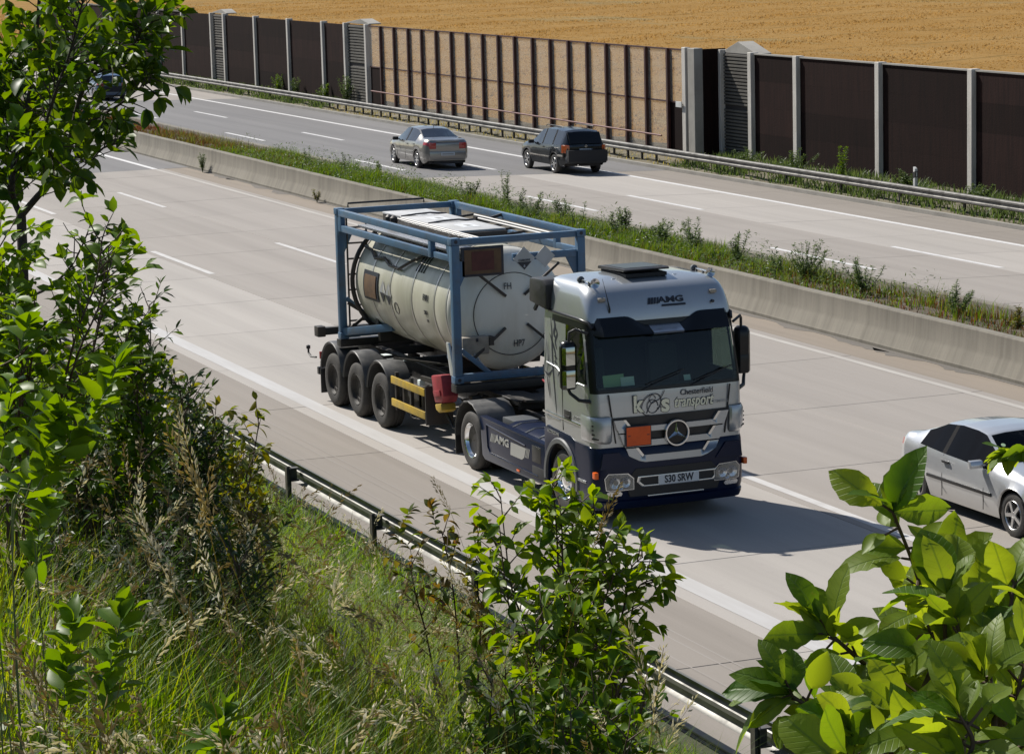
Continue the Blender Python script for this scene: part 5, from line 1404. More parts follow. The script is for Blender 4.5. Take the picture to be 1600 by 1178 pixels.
def make_car(name, sp):
    root = empty(name)
    half = sp['L'] / 2; wb2 = sp['wb'] / 2; rw = sp['rw']; ra = rw + sp.get('archgap', .05); shift = sp.get('shift', 0.)
    f = lambda key, x: float(np.interp(x, [a for a, b in sp[key]], [b for a, b in sp[key]]))
    xs = set(np.round(np.arange(-half, half + .001, .1), 3)); xs |= {-half, half}
    for ax in (-wb2 + shift, wb2 + shift): xs |= set(np.round(ax + np.linspace(-ra, ra, 13), 3))
    for key in ('roof', 'belt'): xs |= {round(a, 3) for a, b in sp[key]}
    for key in ('ws', 'rw_', 'sw'): xs |= {round(v, 3) for v in sp[key]}
    for a, b in sp.get('pillars', ()): xs |= {round(a, 3), round(b, 3)}
    xs |= {round(v, 3) for v in sp.get('tailx', ())} | {round(v, 3) for v in sp.get('headx', ())}
    xs = sorted(x for x in xs if -half <= x <= half)
    zs_ = sp['sill']
    rows = []
    for x in xs:
        zr, zb, hw, wt = f('roof', x), f('belt', x), f('hw', x), f('wt', x)
        z0 = zs_ + (.12 * smoothstep(half - .35, half, abs(x)))
        arch = 0
        for ax in (-wb2 + shift, wb2 + shift):
            if abs(x - ax) < ra: z0 = max(z0, rw + math.sqrt(max(0, ra * ra - (x - ax) ** 2))); arch = 1
        z1 = max(zs_ + .22, z0 + .012); z2 = max(sp['mid'] * zb, z1 + .012)
        zt = max(zr - sp['drop'] * min(1, max(.25, (zr - zb) / .3)), zb + .008)
        l = [(hw - .03 - (.05 if not arch else 0), z0), (hw - .005, z1), (hw, z2), (hw - .012, zb - .10 if zb - .10 > z2 + .01 else z2 + .01), (hw - .045, zb), (min(wt, hw - .05), zt), (min(wt, hw - .05) - .055, zt + .018), (min(wt, hw - .05) * .5, zr - .008), (0, zr)]
        rows.append(l)
    NR = len(rows[0])
    V = {}
    def region(x0, x1, j):
        xc = (x0 + x1) / 2
        if j in (4,) and sp['sw'][0] <= xc <= sp['sw'][1]:
            for a, b in sp.get('pillars', ()):
                if a <= xc <= b: return 'pillar'
            return 'side'
        if j in (6, 7):
            if sp['ws'][0] <= xc <= sp['ws'][1]: return 'windscreen'
            if sp['rw_'][0] <= xc <= sp['rw_'][1]: return 'rear'
        if sp.get('clad') and j in (0,): return 'clad'
        if 'tailx' in sp and xc < sp['tailx'][0] and j in sp['tailrows']: return 'tail'
        if 'headx' in sp and xc > sp['headx'][0] and j in sp['headrows']: return 'head'
        return 'body'
    groups = {}
    def addf(key, pts): groups.setdefault(key, MB()).add(pts, [tuple(range(len(pts)))])
    for i in range(len(xs) - 1):
        for j in range(NR - 1):
            r = region(xs[i], xs[i+1], j)
            for s in (-1, 1):
                q = [(xs[i], s * rows[i][j][0], rows[i][j][1]), (xs[i+1], s * rows[i+1][j][0], rows[i+1][j][1]), (xs[i+1], s * rows[i+1][j+1][0], rows[i+1][j+1][1]), (xs[i], s * rows[i][j+1][0], rows[i][j+1][1])]
                if s > 0: q.reverse()
                key = r
                if r == 'side':
                    seg = sum(1 for a, b in sp.get('pillars', ()) if xs[i] >= b - 1e-6); key = ('side', s, seg)
                elif r in ('tail', 'head'): key = (r, s)
                addf(key, q)
    for i in (0, len(xs) - 1):
        for j in range(NR - 2):
            l = rows[i]; q = [(xs[i], -l[j][0], l[j][1]), (xs[i], l[j][0], l[j][1]), (xs[i], l[j+1][0], l[j+1][1]), (xs[i], -l[j+1][0], l[j+1][1])]
            if i: q.reverse()
            key = 'body'
            if i == 0 and sp.get('rear_dark') and j in sp['rear_dark']: key = 'reardark'
            addf(key, q)
        addf('body', [(xs[i], -rows[i][NR-2][0], rows[i][NR-2][1]), (xs[i], rows[i][NR-2][0], rows[i][NR-2][1]), (xs[i], 0, rows[i][NR-1][1])])
    names = {'body': 'body', 'windscreen': 'windscreen', 'rear': 'rear_window', 'pillar': 'door_pillar', 'clad': 'sill_cladding', 'reardark': 'tailgate'}
    mats = {'body': sp['paint'], 'windscreen': sp.get('wsglass', 'car_glass'), 'rear': sp.get('rearglass', 'car_glass'), 'pillar': 'pillar_black', 'clad': 'cladding_grey', 'reardark': sp['paint']}
    for key, mb in groups.items():
        if isinstance(key, tuple):
            nm, mt = {'side': ('side_window', sp.get('sideglass', 'car_glass')), 'tail': ('tail_light', sp.get('tailmat', 'tail_red')), 'head': ('headlight', 'lamp_inner')}[key[0]]
        else: nm, mt = names[key], mats[key]
        mb.build(nm, mt, root, smooth=38, merge=True)
    # underbody and cabin floor, seats
    hw = f('hw', 0)
    m = MB(); m.box((-half + .12, -hw + .27, zs_), (half - .12, hw - .27, .5)); m.build('underbody', 'chassis_black', root)
    m = MB(); m.box((sp['rw_'][1] - .5, -hw + .12, .5), (sp['ws'][1] + .05, hw - .12, f('belt', 0) - .12)); m.build('cabin_floor', 'interior', root)
    for x in (-.15, -1.0):
        for y in (-.36, .36):
            m = MB(); m.prism([(x - .1, .55), (x + .05, .55), (x - .12, f('belt', x) + .18), (x - .22, f('belt', x) + .18)], lambda u, v, a: (u, a, v), y - .23, y + .23); m.build('seat', 'seat_cloth', root, bevel=.03) if x > -.5 else None
    w = alloy_wheel(rw, .2, sp.get('spokes', 7))
    first = True
    for ax in (-wb2 + shift, wb2 + shift):
        for s in (-1, 1):
            put_wheel(w, root, ax, s * (f('hw', ax) - .02), rw, s > 0, first); first = False
    # mirrors
    xm = sp['mirror']
    for s in (-1, 1):
        m = MB(); z = f('belt', xm) + .06; y = f('hw', xm)
        m.loft([[(xm + dx * .5, s * (y - .04 + dy), z + dz) for dx, dz in ((-.06, -.06), (.10, -.05), (.13, 0), (.08, .06), (-.06, .07))] for dy in (.02, .08, .20, .23)], closed=True, caps=True); m.bar((xm, s * (y - .12), z - .03), (xm, s * (y - .01), z - .02), .05, .03)
        m.build('wing_mirror', sp.get('mirmat', 'black_plastic'), root, bevel=.01)
    for x in sp.get('handles', ()):
        for s in (-1, 1):
            m = MB(); z = f('belt', x) - .10; m.box((x - .09, s * (f('hw', x) - .01), z - .015), (x + .09, s * (f('hw', x) + .025), z + .02)); m.build('door_handle', sp.get('handlemat', sp['paint']), root, bevel=.008)
    for x in sp.get('gaps', ()):
        for s in (-1, 1):
            pts = [(x, s * (rows[0][0][0] * 0 + float(np.interp(z, [zs_ + .2, sp['mid'] * f('belt', x), f('belt', x)], [f('hw', x) - .004, f('hw', x) + .002, f('hw', x) - .043]))), z) for z in np.linspace(zs_ + .08, f('belt', x) - .01, 7)]
            m = MB(); m.tube(pts, .006, 4); m.build('door_gap', 'chassis_black', root)
    if sp.get('rub'):
        x0, x1, z = sp['rub']
        for s in (-1, 1):
            m = MB(); m.bar((x0, s * (f('hw', x0) + .006), z), (x1, s * (f('hw', x1) + .006), z), .02, .05); m.build('rubbing_strip', sp.get('rubmat', 'cladding_grey'), root, bevel=.006)
    return root, f
def place_car(root, x, y, z, rz, tilt=0.):
    root.location = (x, y, z); root.rotation_euler = (tilt, 0, rz)

# champagne saloon
SED = dict(L=4.60, wb=2.70, rw=.32, sill=.20, mid=.62, drop=.06, paint='car_champagne',
    roof=[(-2.3, .96), (-2.24, 1.05), (-2.1, 1.09), (-1.72, 1.11), (-1.60, 1.12), (-.82, 1.41), (-.45, 1.455), (.1, 1.46), (.40, 1.43), (1.16, 1.0), (1.5, .95), (1.95, .86), (2.2, .74), (2.3, .60)],
    belt=[(-2.3, .90), (-2.2, .98), (-1.4, .97), (0, .93), (1.1, .88), (1.6, .83), (2.1, .72), (2.3, .56)],
    hw=[(-2.3, .70), (-2.22, .80), (-2.0, .86), (-1.4, .895), (0, .90), (1.4, .89), (1.9, .84), (2.2, .72), (2.3, .58)],
    wt=[(-2.3, .64), (-2.0, .76), (-1.66, .74), (-1.5, .70), (-.85, .58), (0, .60), (.4, .58), (1.15, .72), (1.6, .76), (2.1, .70), (2.3, .5)],
    ws=(.42, 1.12), rw_=(-1.58, -.86), sw=(-1.18, .98), pillars=((-.22, -.10),), mirror=.72, handles=(-.35, -1.2 + .15), gaps=(.78, -.16, -1.12), rub=(-.95, .95, .56), rubmat='car_champagne',
    tailx=(-1.98,), tailrows=(3,), headx=(2.0,), headrows=(3,), spokes=7)
s1, sf = make_car('saloon_car', SED)
place_car(s1, -59.65, 20.62, farz(20.62), math.pi + math.radians(-1.0), .03); s1.scale = (1.03, 1.06, 1.06)
for s in (-1, 1):
    m = MB(); m.box((-2.305, s * .44, .74), (-2.27, s * .70, .97)); m.build('tail_light', 'tail_red', s1, bevel=.02)
m = MB(); m.box((-2.335, -.70, .34), (-2.22, .70, .66)); m.build('rear_bumper', 'car_champagne', s1, bevel=.05)
m = MB(); m.box((-2.355, -.26, .50), (-2.334, .26, .61)); npl = m.build('number_plate', 'plate_white', s1, bevel=.004)
m = MB(); m.box((-2.3565, -.22, .53), (-2.3555, .22, .585)); m.build('plate_characters', 'letter_grey', npl)
m = MB(); m.box((-2.31, -.42, 1.0), (-2.285, .42, 1.03)); m.build('boot_trim', 'car_champagne', s1, bevel=.008)
m = MB(); m.tube([(-.75, 0, 1.42), (-.78, 0, 1.50)], [.012, .006], 6); m.build('roof_antenna', 'black_plastic', s1)
m = MB(); m.box((-2.25, -.5, .2), (-2.1, .5, .34)); m.build('rear_valance', 'chassis_black', s1)
tag(s1, 'champagne silver saloon driving away beside the black off-roader', 'car')

# black off-roader
SUV = dict(L=4.50, wb=2.64, rw=.355, sill=.30, mid=.60, drop=.07, archgap=.07, paint='car_black',
    roof=[(-2.25, 1.05), (-2.22, 1.16), (-1.98, 1.60), (-1.8, 1.665), (-1.0, 1.70), (-.2, 1.69), (.25, 1.64), (1.0, 1.14), (1.4, 1.09), (1.95, .98), (2.15, .86), (2.25, .66)],
    belt=[(-2.25, 1.02), (-1.9, 1.10), (-.8, 1.07), (.3, 1.03), (1.1, 1.00), (1.7, .93), (2.1, .80), (2.25, .62)],
    hw=[(-2.25, .76), (-2.15, .86), (-1.9, .91), (-1.3, .93), (0, .92), (1.3, .93), (1.9, .89), (2.15, .78), (2.25, .62)],
    wt=[(-2.25, .72), (-2.2, .72), (-1.95, .66), (-1, .66), (.2, .63), (1.0, .78), (1.7, .78), (2.1, .72), (2.25, .5)],
    ws=(.30, .96), rw_=(-2.18, -1.99), sw=(-1.95, .86), pillars=((-1.22, -1.10), (-.22, -.10)), mirror=.62, handles=(-.3, -1.2), gaps=(.68, -.16, -1.1), clad=True, rub=(-.92, .95, .60), rubmat='rim_dusty',
    rearglass='car_glass_dark', sideglass='car_glass', spokes=6)
s2, _ = make_car('off_roader', SUV)
place_car(s2, -55.35, 24.52, farz(24.52), math.pi, .03)
m = MB(); m.prism([(-2.255, 1.14), (-2.285, 1.16), (-2.03, 1.58), (-1.99, 1.57)], lambda u, v, a: (u, a, v), -.66, .66); m.build('rear_window', 'visor_black', s2, bevel=.02)
m = MB(); m.box((-2.40, -.82, .42), (-2.15, .82, .70)); m.build('rear_bumper', 'cladding_grey', s2, bevel=.06)
for s in (-1, 1):
    m = MB(); m.loft([[(x, s * y, z) for x, y, z in ((-2.27, .66, z0), (-2.22, .80, z0), (-2.05, .915, z0), (-2.0, .80, z0))] for z0 in (.80, .86, 1.02, 1.10)], closed=True, caps=True); m.build('tail_light', 'tail_orange', s2, bevel=.02)
    m = MB(); m.box((-2.41, s * .52, .50), (-2.395, s * .74, .57)); m.build('rear_reflector', 'tail_red', s2)
    m = MB(); m.tube([(-1.6, s * .62, 1.72), (-1.5, s * .62, 1.76), (.0, s * .60, 1.76), (.1, s * .60, 1.71)], .018, 6); m.build('roof_rack_rail', 'black_plastic', s2, smooth=60)
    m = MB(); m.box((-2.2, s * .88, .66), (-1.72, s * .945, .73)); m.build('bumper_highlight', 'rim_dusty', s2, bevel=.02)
m = MB(); m.box((-2.30, -.26, .86), (-2.275, .26, .97)); npl = m.build('number_plate', 'plate_white', s2, bevel=.004)
m = MB(); m.box((-2.3015, -.20, .89), (-2.3005, .22, .94)); m.build('plate_characters', 'letter_grey', npl)
m = MB(); m.box((-2.3015, -.255, .865), (-2.3005, -.215, .965)); m.build('plate_band', 'car_blue', npl)
m = MB(); m.lathe((-2.275, 0, 1.06), (-1, 0, 0), [(0, .055), (.012, .05), (.012, .03), (0, .03)], 16); m.build('badge', 'badge', s2)
m = MB(); m.cyl((-2.35, .35, .36), (-2.0, .35, .36), .03, n=10); m.build('exhaust_pipe', 'chrome', s2)
tag(s2, 'black off-roader with roof rails driving away in front of the glazed noise wall', 'car')

# dark blue estate far back, behind the tree
EST = dict(SED); EST.update(paint='car_blue', roof=[(-2.3, 1.0), (-2.26, 1.08), (-2.0, 1.40), (-1.7, 1.47), (-.4, 1.50), (.2, 1.49), (.45, 1.45), (1.18, 1.02), (1.5, .96), (1.95, .87), (2.2, .75), (2.3, .60)], wt=[(-2.3, .66), (-2.2, .70), (-2.0, .60), (0, .60), (.4, .58), (1.15, .72), (1.6, .76), (2.1, .70), (2.3, .5)], rw_=(-2.24, -2.02), sw=(-1.9, .98), pillars=((-.22, -.10), (-1.2, -1.1)), gaps=())
s3, _ = make_car('estate_car', EST)
place_car(s3, -112.3, 20.85, farz(20.85), math.pi, .03)
for s in (-1, 1):
    m = MB(); m.box((-2.31, s * .5, .74), (-2.26, s * .72, 1.0)); m.build('tail_light', 'tail_red', s3, bevel=.02)
m = MB(); m.box((-2.335, -.70, .34), (-2.22, .70, .66)); m.build('rear_bumper', 'car_blue', s3, bevel=.05)
m = MB(); m.box((-2.35, -.26, .52), (-2.334, .26, .63)); m.build('number_plate', 'plate_white', s3, bevel=.004)
tag(s3, 'dark blue car far back on the other carriageway, half hidden by the tree', 'car')

# silver two-door passing the truck
CPE = dict(L=4.49, wb=2.73, rw=.32, sill=.19, mid=.60, drop=.05, paint='car_silver', shift=.10,
    roof=[(-2.245, .88), (-2.22, .96), (-2.1, 1.015), (-1.75, 1.05), (-1.62, 1.06), (-.75, 1.33), (-.3, 1.375), (.1, 1.365), (.35, 1.33), (1.05, .97), (1.4, .93), (1.85, .84), (2.12, .72), (2.245, .56)],
    belt=[(-2.245, .84), (-2.1, .94), (-1.3, .945), (-.4, .90), (.9, .86), (1.5, .81), (2.0, .70), (2.245, .52)],
    hw=[(-2.245, .64), (-2.15, .76), (-1.9, .835), (-1.3, .875), (0, .875), (1.4, .875), (1.85, .83), (2.12, .72), (2.245, .56)],
    wt=[(-2.245, .60), (-1.9, .73), (-1.62, .72), (-.8, .56), (-.2, .57), (.3, .56), (1.0, .70), (1.5, .75), (2.0, .70), (2.245, .5)],
    ws=(.38, 1.02), rw_=(-1.58, -.80), sw=(-1.25, .88), pillars=((-.50, -.40),), mirror=.64, handles=(-.32,), handlemat='black_plastic', gaps=(.72, -.44), rub=(-.9, .95, .52), rubmat='chassis_black',
    headx=(1.98,), headrows=(3,), tailx=(-1.98,), tailrows=(3,), spokes=5, mirmat='car_silver')
def _cx(x): return x - .17 if x >= -.75 else -.92 + (x + .75) * (2.075 - .92) / (2.245 - .75)
for k_ in ('roof', 'belt', 'hw', 'wt'): CPE[k_] = [(_cx(a), b) for a, b in CPE[k_]]
for k_ in ('ws', 'rw_', 'sw', 'handles', 'gaps', 'headx', 'tailx'): CPE[k_] = tuple(_cx(a) for a in CPE[k_])
CPE['pillars'] = tuple((_cx(a), _cx(b)) for a, b in CPE['pillars']); CPE['mirror'] = _cx(CPE['mirror']); CPE['rub'] = (_cx(CPE['rub'][0]), _cx(CPE['rub'][1]), CPE['rub'][2])
CPE.update(L=4.15, shift=-.07, sideglass='car_glass_deep', wsglass='car_glass_deep', rearglass='car_glass_deep')
s4, _ = make_car('coupe_car', CPE)
place_car(s4, 7.92, 4.62, 0, 0)
m = MB(); m.box((1.99, -.68, .26), (2.13, .68, .52)); m.build('front_bumper', 'car_silver', s4, bevel=.05)
m = MB(); m.box((.69, -.58, .965), (.73, .58, .985)); m.build('cowl', 'black_plastic', s4)
for y in (-.50, -.42):
    m = MB(); c = Vector((.49, y, 1.165 - .12 * (y > -.45))); nn = Vector((.52, 0, .85)).normalized()
    m.cyl(c + nn * .02, c + nn * .024, .035, n=16); m.build('sticker', 'paper_green' if y < -.45 else 'paper_white', s4)
m = MB(); m.tube([(.78, -.5, .99), (.63, -.15, 1.09)], .008, 5); m.build('wiper', 'black_plastic', s4)
tag(s4, 'silver two-door car passing the truck, partly hidden by the large leaves', 'car')
# ================================================================ vegetation
leafmat('leaf_tree', (.036, .086, .012), (.105, .170, .022), .48)
leafmat('leaf_light', (.075, .150, .018), (.13, .21, .028), .45)
leafmat('leaf_dark', (.018, .044, .012), (.046, .080, .016), .38)
leafmat('leaf_yellow', (.085, .125, .018), (.17, .155, .022), .42)
leafmat('leaf_brown', (.075, .125, .018), (.135, .075, .022), .45)
leafmat('leaf_shrub', (.046, .108, .014), (.115, .175, .022), .46)
leafmat('leaf_fresh', (.062, .132, .014), (.17, .235, .026), .5)
leafmat('leaf_weed', (.052, .095, .028), (.105, .145, .05), .38)
leafmat('blade_green', (.065, .145, .012), (.14, .225, .024), .55, .5)
leafmat('blade_dry', (.19, .165, .05), (.31, .26, .095), .5, .55, .495)
leafmat('blade_median', (.045, .112, .012), (.105, .17, .022), .45, .55)
leafmat('blade_olive', (.060, .095, .018), (.125, .135, .034), .4, .55)
leafmat('blade_mix', (.10, .16, .016), (.21, .225, .034), .55, .5, .485)
leafmat('blade_rust', (.11, .055, .022), (.15, .085, .03), .3, .6)
leafmat('seed_head', (.29, .235, .115), (.44, .37, .20), .4, .55, .5)
leafmat('seed_silver', (.44, .40, .28), (.60, .56, .42), .4, .45, .5)
mat('slope_litter', (.1, .09, .05), .9)
mat('bark', (.045, .034, .026), .85, col2=(.075, .058, .045), scale=30, bump=.5)
mat('twig', (.075, .042, .028), .7, col2=(.10, .065, .035), scale=25)
mat('stem_light', (.16, .19, .06), .7, col2=(.11, .14, .04), scale=20)
mat('stem_green', (.075, .105, .03), .7, col2=(.05, .075, .02), scale=20)
def big_leaf_mat():
    m, nt, b = newmat('leaf_big')
    oi = nt.nodes.new('ShaderNodeObjectInfo'); tc = nt.nodes.new('ShaderNodeTexCoord')
    sx = nt.nodes.new('ShaderNodeSeparateXYZ'); nt.links.new(tc.outputs['Object'], sx.inputs[0])
    ay = _math(nt, 'ABSOLUTE', sx.outputs[1])
    ph = _math(nt, 'SUBTRACT', sx.outputs[0], _math(nt, 'MULTIPLY', ay, .75))
    w = _math(nt, 'SINE', _math(nt, 'MULTIPLY', ph, 58.))
    vein = _ramp(nt, w, .78, 1.0)
    midv = _math(nt, 'SUBTRACT', 1., _ramp(nt, ay, .008, .022))
    v = _math(nt, 'MAXIMUM', _math(nt, 'MULTIPLY', vein, .22), midv)
    col = _mix(nt, (.062, .138, .014), (.195, .262, .03), oi.outputs['Random'])
    blot = _ramp(nt, _noise(nt, tc.outputs['Object'], 9, 4, .6), .62, .72)
    col = _mix(nt, col, (.16, .15, .03), _math(nt, 'MULTIPLY', blot, .35))
    colv = _mix(nt, col, (.15, .23, .06), _math(nt, 'MULTIPLY', v, .55))
    nt.links.new(colv, b.inputs['Base Color']); b.inputs['Roughness'].default_value = .45; b.inputs['Specular IOR Level'].default_value = .3
    bn = nt.nodes.new('ShaderNodeBump'); bn.inputs['Strength'].default_value = .25; bn.inputs['Distance'].default_value = .01; bn.invert = True
    nt.links.new(_math(nt, 'ADD', _math(nt, 'MULTIPLY', vein, .6), v), bn.inputs['Height']); nt.links.new(bn.outputs[0], b.inputs['Normal'])
    tr = nt.nodes.new('ShaderNodeBsdfTranslucent'); h = nt.nodes.new('ShaderNodeHueSaturation')
    h.inputs['Hue'].default_value = .475; h.inputs['Saturation'].default_value = 1.1; h.inputs['Value'].default_value = 2.2
    colt = _mix(nt, col, (.03, .07, .01), _math(nt, 'MULTIPLY', v, .5))
    nt.links.new(colt, h.inputs['Color']); nt.links.new(h.outputs[0], tr.inputs[0])
    ms = nt.nodes.new('ShaderNodeMixShader'); ms.inputs[0].default_value = .5
    nt.links.new(b.outputs[0], ms.inputs[1]); nt.links.new(tr.outputs[0], ms.inputs[2]); nt.links.new(ms.outputs[0], nt.nodes['Material Output'].inputs[0])
big_leaf_mat()

def leaf_template(n, w, droop, fold, pointy=1.0, tooth=0.):
    """unit leaf along +X: n stations, folded along the midrib; quads"""
    V = []; F = []
    for i in range(n + 1):
        t = i / n
        hw = w * (math.sin(math.pi * t ** pointy) ** .8) * .5 if 0 < t < 1 else 0.002
        if tooth and 0 < i < n: hw *= 1 + tooth * (1 if i % 2 else -1)
        z = -droop * t * t
        V += [(t, -hw, z + fold * hw), (t, 0, z), (t, hw, z + fold * hw)]
    for i in range(n):
        a = 3 * i; F += [(a, a + 3, a + 4, a + 1), (a + 1, a + 4, a + 5, a + 2)]
    return np.array(V), np.array(F)
LEAF_LO = leaf_template(3, .52, .18, .35)
LEAF_NARROW = leaf_template(3, .26, .22, .3)
def scatter(name, tmpl, P, D, N, S, material, parent=None, smooth=True, var=None):
    """join many leaves: positions P, directions D, normals N, sizes S"""
    V0, F0 = tmpl; n = len(P)
    if n == 0: return None
    D = D / (np.linalg.norm(D, axis=1)[:, None] + 1e-9); Yv = np.cross(N, D); Yv /= np.linalg.norm(Yv, axis=1)[:, None] + 1e-9; Nv = np.cross(D, Yv)
    V = P[:, None, :] + S[:, None, None] * (V0[None, :, 0:1] * D[:, None, :] + V0[None, :, 1:2] * Yv[:, None, :] + V0[None, :, 2:3] * Nv[:, None, :])
    F = (F0[None] + (np.arange(n) * len(V0))[:, None, None]).reshape(-1, F0.shape[1])
    vv = np.repeat(RNG.random(n) if var is None else var, len(V0))
    return npmesh(name, V.reshape(-1, 3), F, material, parent, var=vv, smooth=smooth)
def leaf_meshes(tag_, material, variants, n=5, **k):
    out = []
    for i in range(variants):
        kk = dict(k); wv = kk.pop('wave', .015); kk['droop'] = k['droop'] * rnd.uniform(.3, 1.8); kk['fold'] = k['fold'] * rnd.uniform(.4, 1.5); kk['w'] = k['w'] * rnd.uniform(.85, 1.15)
        V, F = leaf_template(n, **kk)
        V[:, 2] += .05 * np.sin(V[:, 0] * 5 + i) * np.sign(V[:, 1]) * (np.abs(V[:, 1]) > .02) * rnd.uniform(.2, 1)
        V[:, 1] += .08 * rnd.uniform(-1, 1) * V[:, 0] ** 2
        V[:, 2] += wv * np.array([rnd.uniform(-1, 1) for _ in V]) * (np.abs(V[:, 1]) > .03)
        V[:, 1] *= 1 + wv * 1.2 * np.array([rnd.uniform(-1, 1) for _ in V])
        me = bpy.data.meshes.new('leaf'); me.from_pydata(V.tolist(), [], F.tolist())
        me.polygons.foreach_set('use_smooth', [True] * len(me.polygons)); me.materials.append(MATS[material]); out.append(me)
    return out
def catmull(P, n):
    P = [Vector(p) for p in P]; out = []
    for i in range(len(P) - 1):
        a, b, c, d = P[max(i-1, 0)], P[i], P[i+1], P[min(i+2, len(P)-1)]
        for k in range(n):
            t = k / n; out.append(.5 * ((2*b) + (c - a) * t + (2*a - 5*b + 4*c - d) * t*t + (3*b - a - 3*c + d) * t**3))
    out.append(P[-1]); return out
def rv(s=1.): return Vector((rnd.gauss(0, s), rnd.gauss(0, s), rnd.gauss(0, s)))
class Plant:
    def __init__(s, name, base):
        s.root = empty(name, base); s.base = Vector(base); s.P = []; s.D = []; s.N = []; s.S = []; s.tw = MB(); s.nb = 0
    def stem(s, pts, r0, r1, name='branch', material='bark', n=5, sides=7):
        c = catmull(pts, n); k = len(c); m = MB(); m.tube([p - s.base for p in c], [r0 + (r1 - r0) * i / (k - 1) for i in range(k)], sides); m.build(name, material, s.root, smooth=60); return c
    def leaf(s, p, d, size, nrm=None):
        nn = (nrm if nrm is not None else Vector((0, 0, 1))) + rv(.45)
        s.P.append(tuple(p)); s.D.append(tuple(d)); s.N.append(tuple(nn)); s.S.append(size)
    def twig(s, p, d, L, leafsize, step, r=.003, droop=.25, spread=.9, jit=.3, tip=True):
        d = d.normalized(); q = p.copy(); pts = [q.copy()]; n = max(2, int(L / step)); side = rnd.choice((-1, 1))
        for i in range(n):
            d = (d + rv(.07) + Vector((0, 0, .05 - droop * .12))).normalized(); q = q + d * (L / n); pts.append(q.copy())
            if i == 0 and n > 3: continue
            lat = d.cross(Vector((0, 0, 1))); lat = lat.normalized() if lat.length > .1 else d.orthogonal().normalized()
            lat = lat * math.cos(i * 2.4) + Vector((0, 0, 1)) * math.sin(i * 2.4) * .5
            for sd in ((side,) if rnd.random() < .6 else (side, -side)):
                ld = d * .6 + lat * sd * spread + rv(jit) + Vector((0, 0, -droop)); s.leaf(q, ld, leafsize * rnd.uniform(.6, 1.25))
            side = -side
        if tip:
            for k in range(2): s.leaf(q, d + rv(.35), leafsize * rnd.uniform(.5, 1.0))
        s.tw.tube([x - s.base for x in pts], [r * (1 - .7 * i / len(pts)) for i in range(len(pts))], 4, caps=False)
    def dress(s, line, n, L, leafsize, step, t0=.2, out=None, up=.35, **k):
        """twigs along a branch"""
        for i in range(n):
            t = t0 + (1 - t0) * (i + rnd.random()) / n; j = min(int(t * (len(line) - 1)), len(line) - 2); p = line[j].lerp(line[j+1], t * (len(line) - 1) - j)
            ax = (line[j+1] - line[j]).normalized(); o = rv(1); o -= ax * o.dot(ax); o = o.normalized() + ax * .55 + Vector((0, 0, up))
            if out is not None: o += out
            s.twig(p, o, L * rnd.uniform(.5, 1.2) * (1.15 - .5 * t), leafsize, step, **k)
    def finish(s, material, meshes, tmpl=LEAF_LO, twigmat='twig', cap=300, gaps=()):
        if s.tw.v:
            o = s.tw.build('twigs', twigmat, s.root, fixn=False, smooth=60); o['kind'] = 'stuff'
        P = np.array(s.P); D = np.array(s.D); N = np.array(s.N); S = np.array(s.S)
        px, py, z = project(P)
        if gaps:
            keep = np.ones(len(P), bool)
            for x0, y0, x1, y1, pr in gaps: keep &= ~((px > x0) & (px < x1) & (py > y0) & (py < y1) & (RNG.random(len(P)) > pr))
            P, D, N, S, px, py, z = P[keep], D[keep], N[keep], S[keep], px[keep], py[keep], z[keep]
        size = S / np.maximum(z, .1)
        vis = (px > -20) & (px < 1620) & (py > -20) & (py < 1200) & (z > .2)
        order = np.argsort(-(size * vis)); pick = [i for i in order[:cap] if vis[i]]
        rest = np.ones(len(P), bool); rest[pick] = False
        for i in pick:
            d = Vector(D[i]).normalized(); nn = Vector(N[i]); y = nn.cross(d)
            if y.length < 1e-4: continue
            y.normalize(); z_ = d.cross(y)
            o = bpy.data.objects.new('leaf', rnd.choice(meshes)); COL.objects.link(o); o.parent = s.root
            M = Matrix((d, y, z_)).transposed().to_4x4() @ Matrix.Scale(S[i], 4); M.translation = Vector(P[i]) - s.base; o.matrix_basis = M
        b = np.array(s.base)
        if rest.any():
            o = scatter('foliage', tmpl, P[rest] - b, D[rest], N[rest], S[rest], material, s.root); o['kind'] = 'stuff'
        return s.root
def ground_pt(px, d, py=800):
    p = pix(px, py, d); return Vector((p.x, p.y, slope_z(p.x, p.y)))
def pp(px, py, d): return pix(px, py, d)

# ---- young tree on the left
b0 = ground_pt(36, 10.0); t = Plant('young_tree', b0)
tr_ = t.stem([b0, pp(38, 760, 10), pp(36, 560, 10), pp(36, 430, 10), pp(33, 335, 10)], .026, .017, 'trunk', n=6, sides=9)
la = t.stem([pp(33, 338, 10), pp(60, 306, 9.95), pp(92, 272, 9.9), pp(109, 232, 9.85), pp(114, 200, 9.85), pp(126, 150, 9.8), pp(152, 95, 9.75), pp(180, 40, 9.7), pp(200, -40, 9.7)], .013, .005)
lb = t.stem([pp(33, 338, 10), pp(19, 300, 10.05), pp(24, 240, 10.1), pp(42, 170, 10.15), pp(52, 100, 10.2), pp(60, 20, 10.2), pp(64, -60, 10.2)], .012, .006)
lc = t.stem([pp(112, 215, 9.85), pp(150, 185, 9.7), pp(185, 165, 9.55), pp(212, 142, 9.5), pp(235, 128, 9.45)], .006, .0025)
ld = t.stem([pp(140, 120, 9.8), pp(185, 95, 9.6), pp(212, 65, 9.5), pp(235, 20, 9.4)], .006, .0025)
le = t.stem([pp(22, 250, 10.1), pp(5, 190, 10.3), pp(-20, 120, 10.4)], .006, .003)
lf = t.stem([pp(95, 270, 9.9), pp(70, 215, 9.6), pp(85, 150, 9.4), pp(110, 80, 9.3), pp(130, 0, 9.2)], .006, .003)
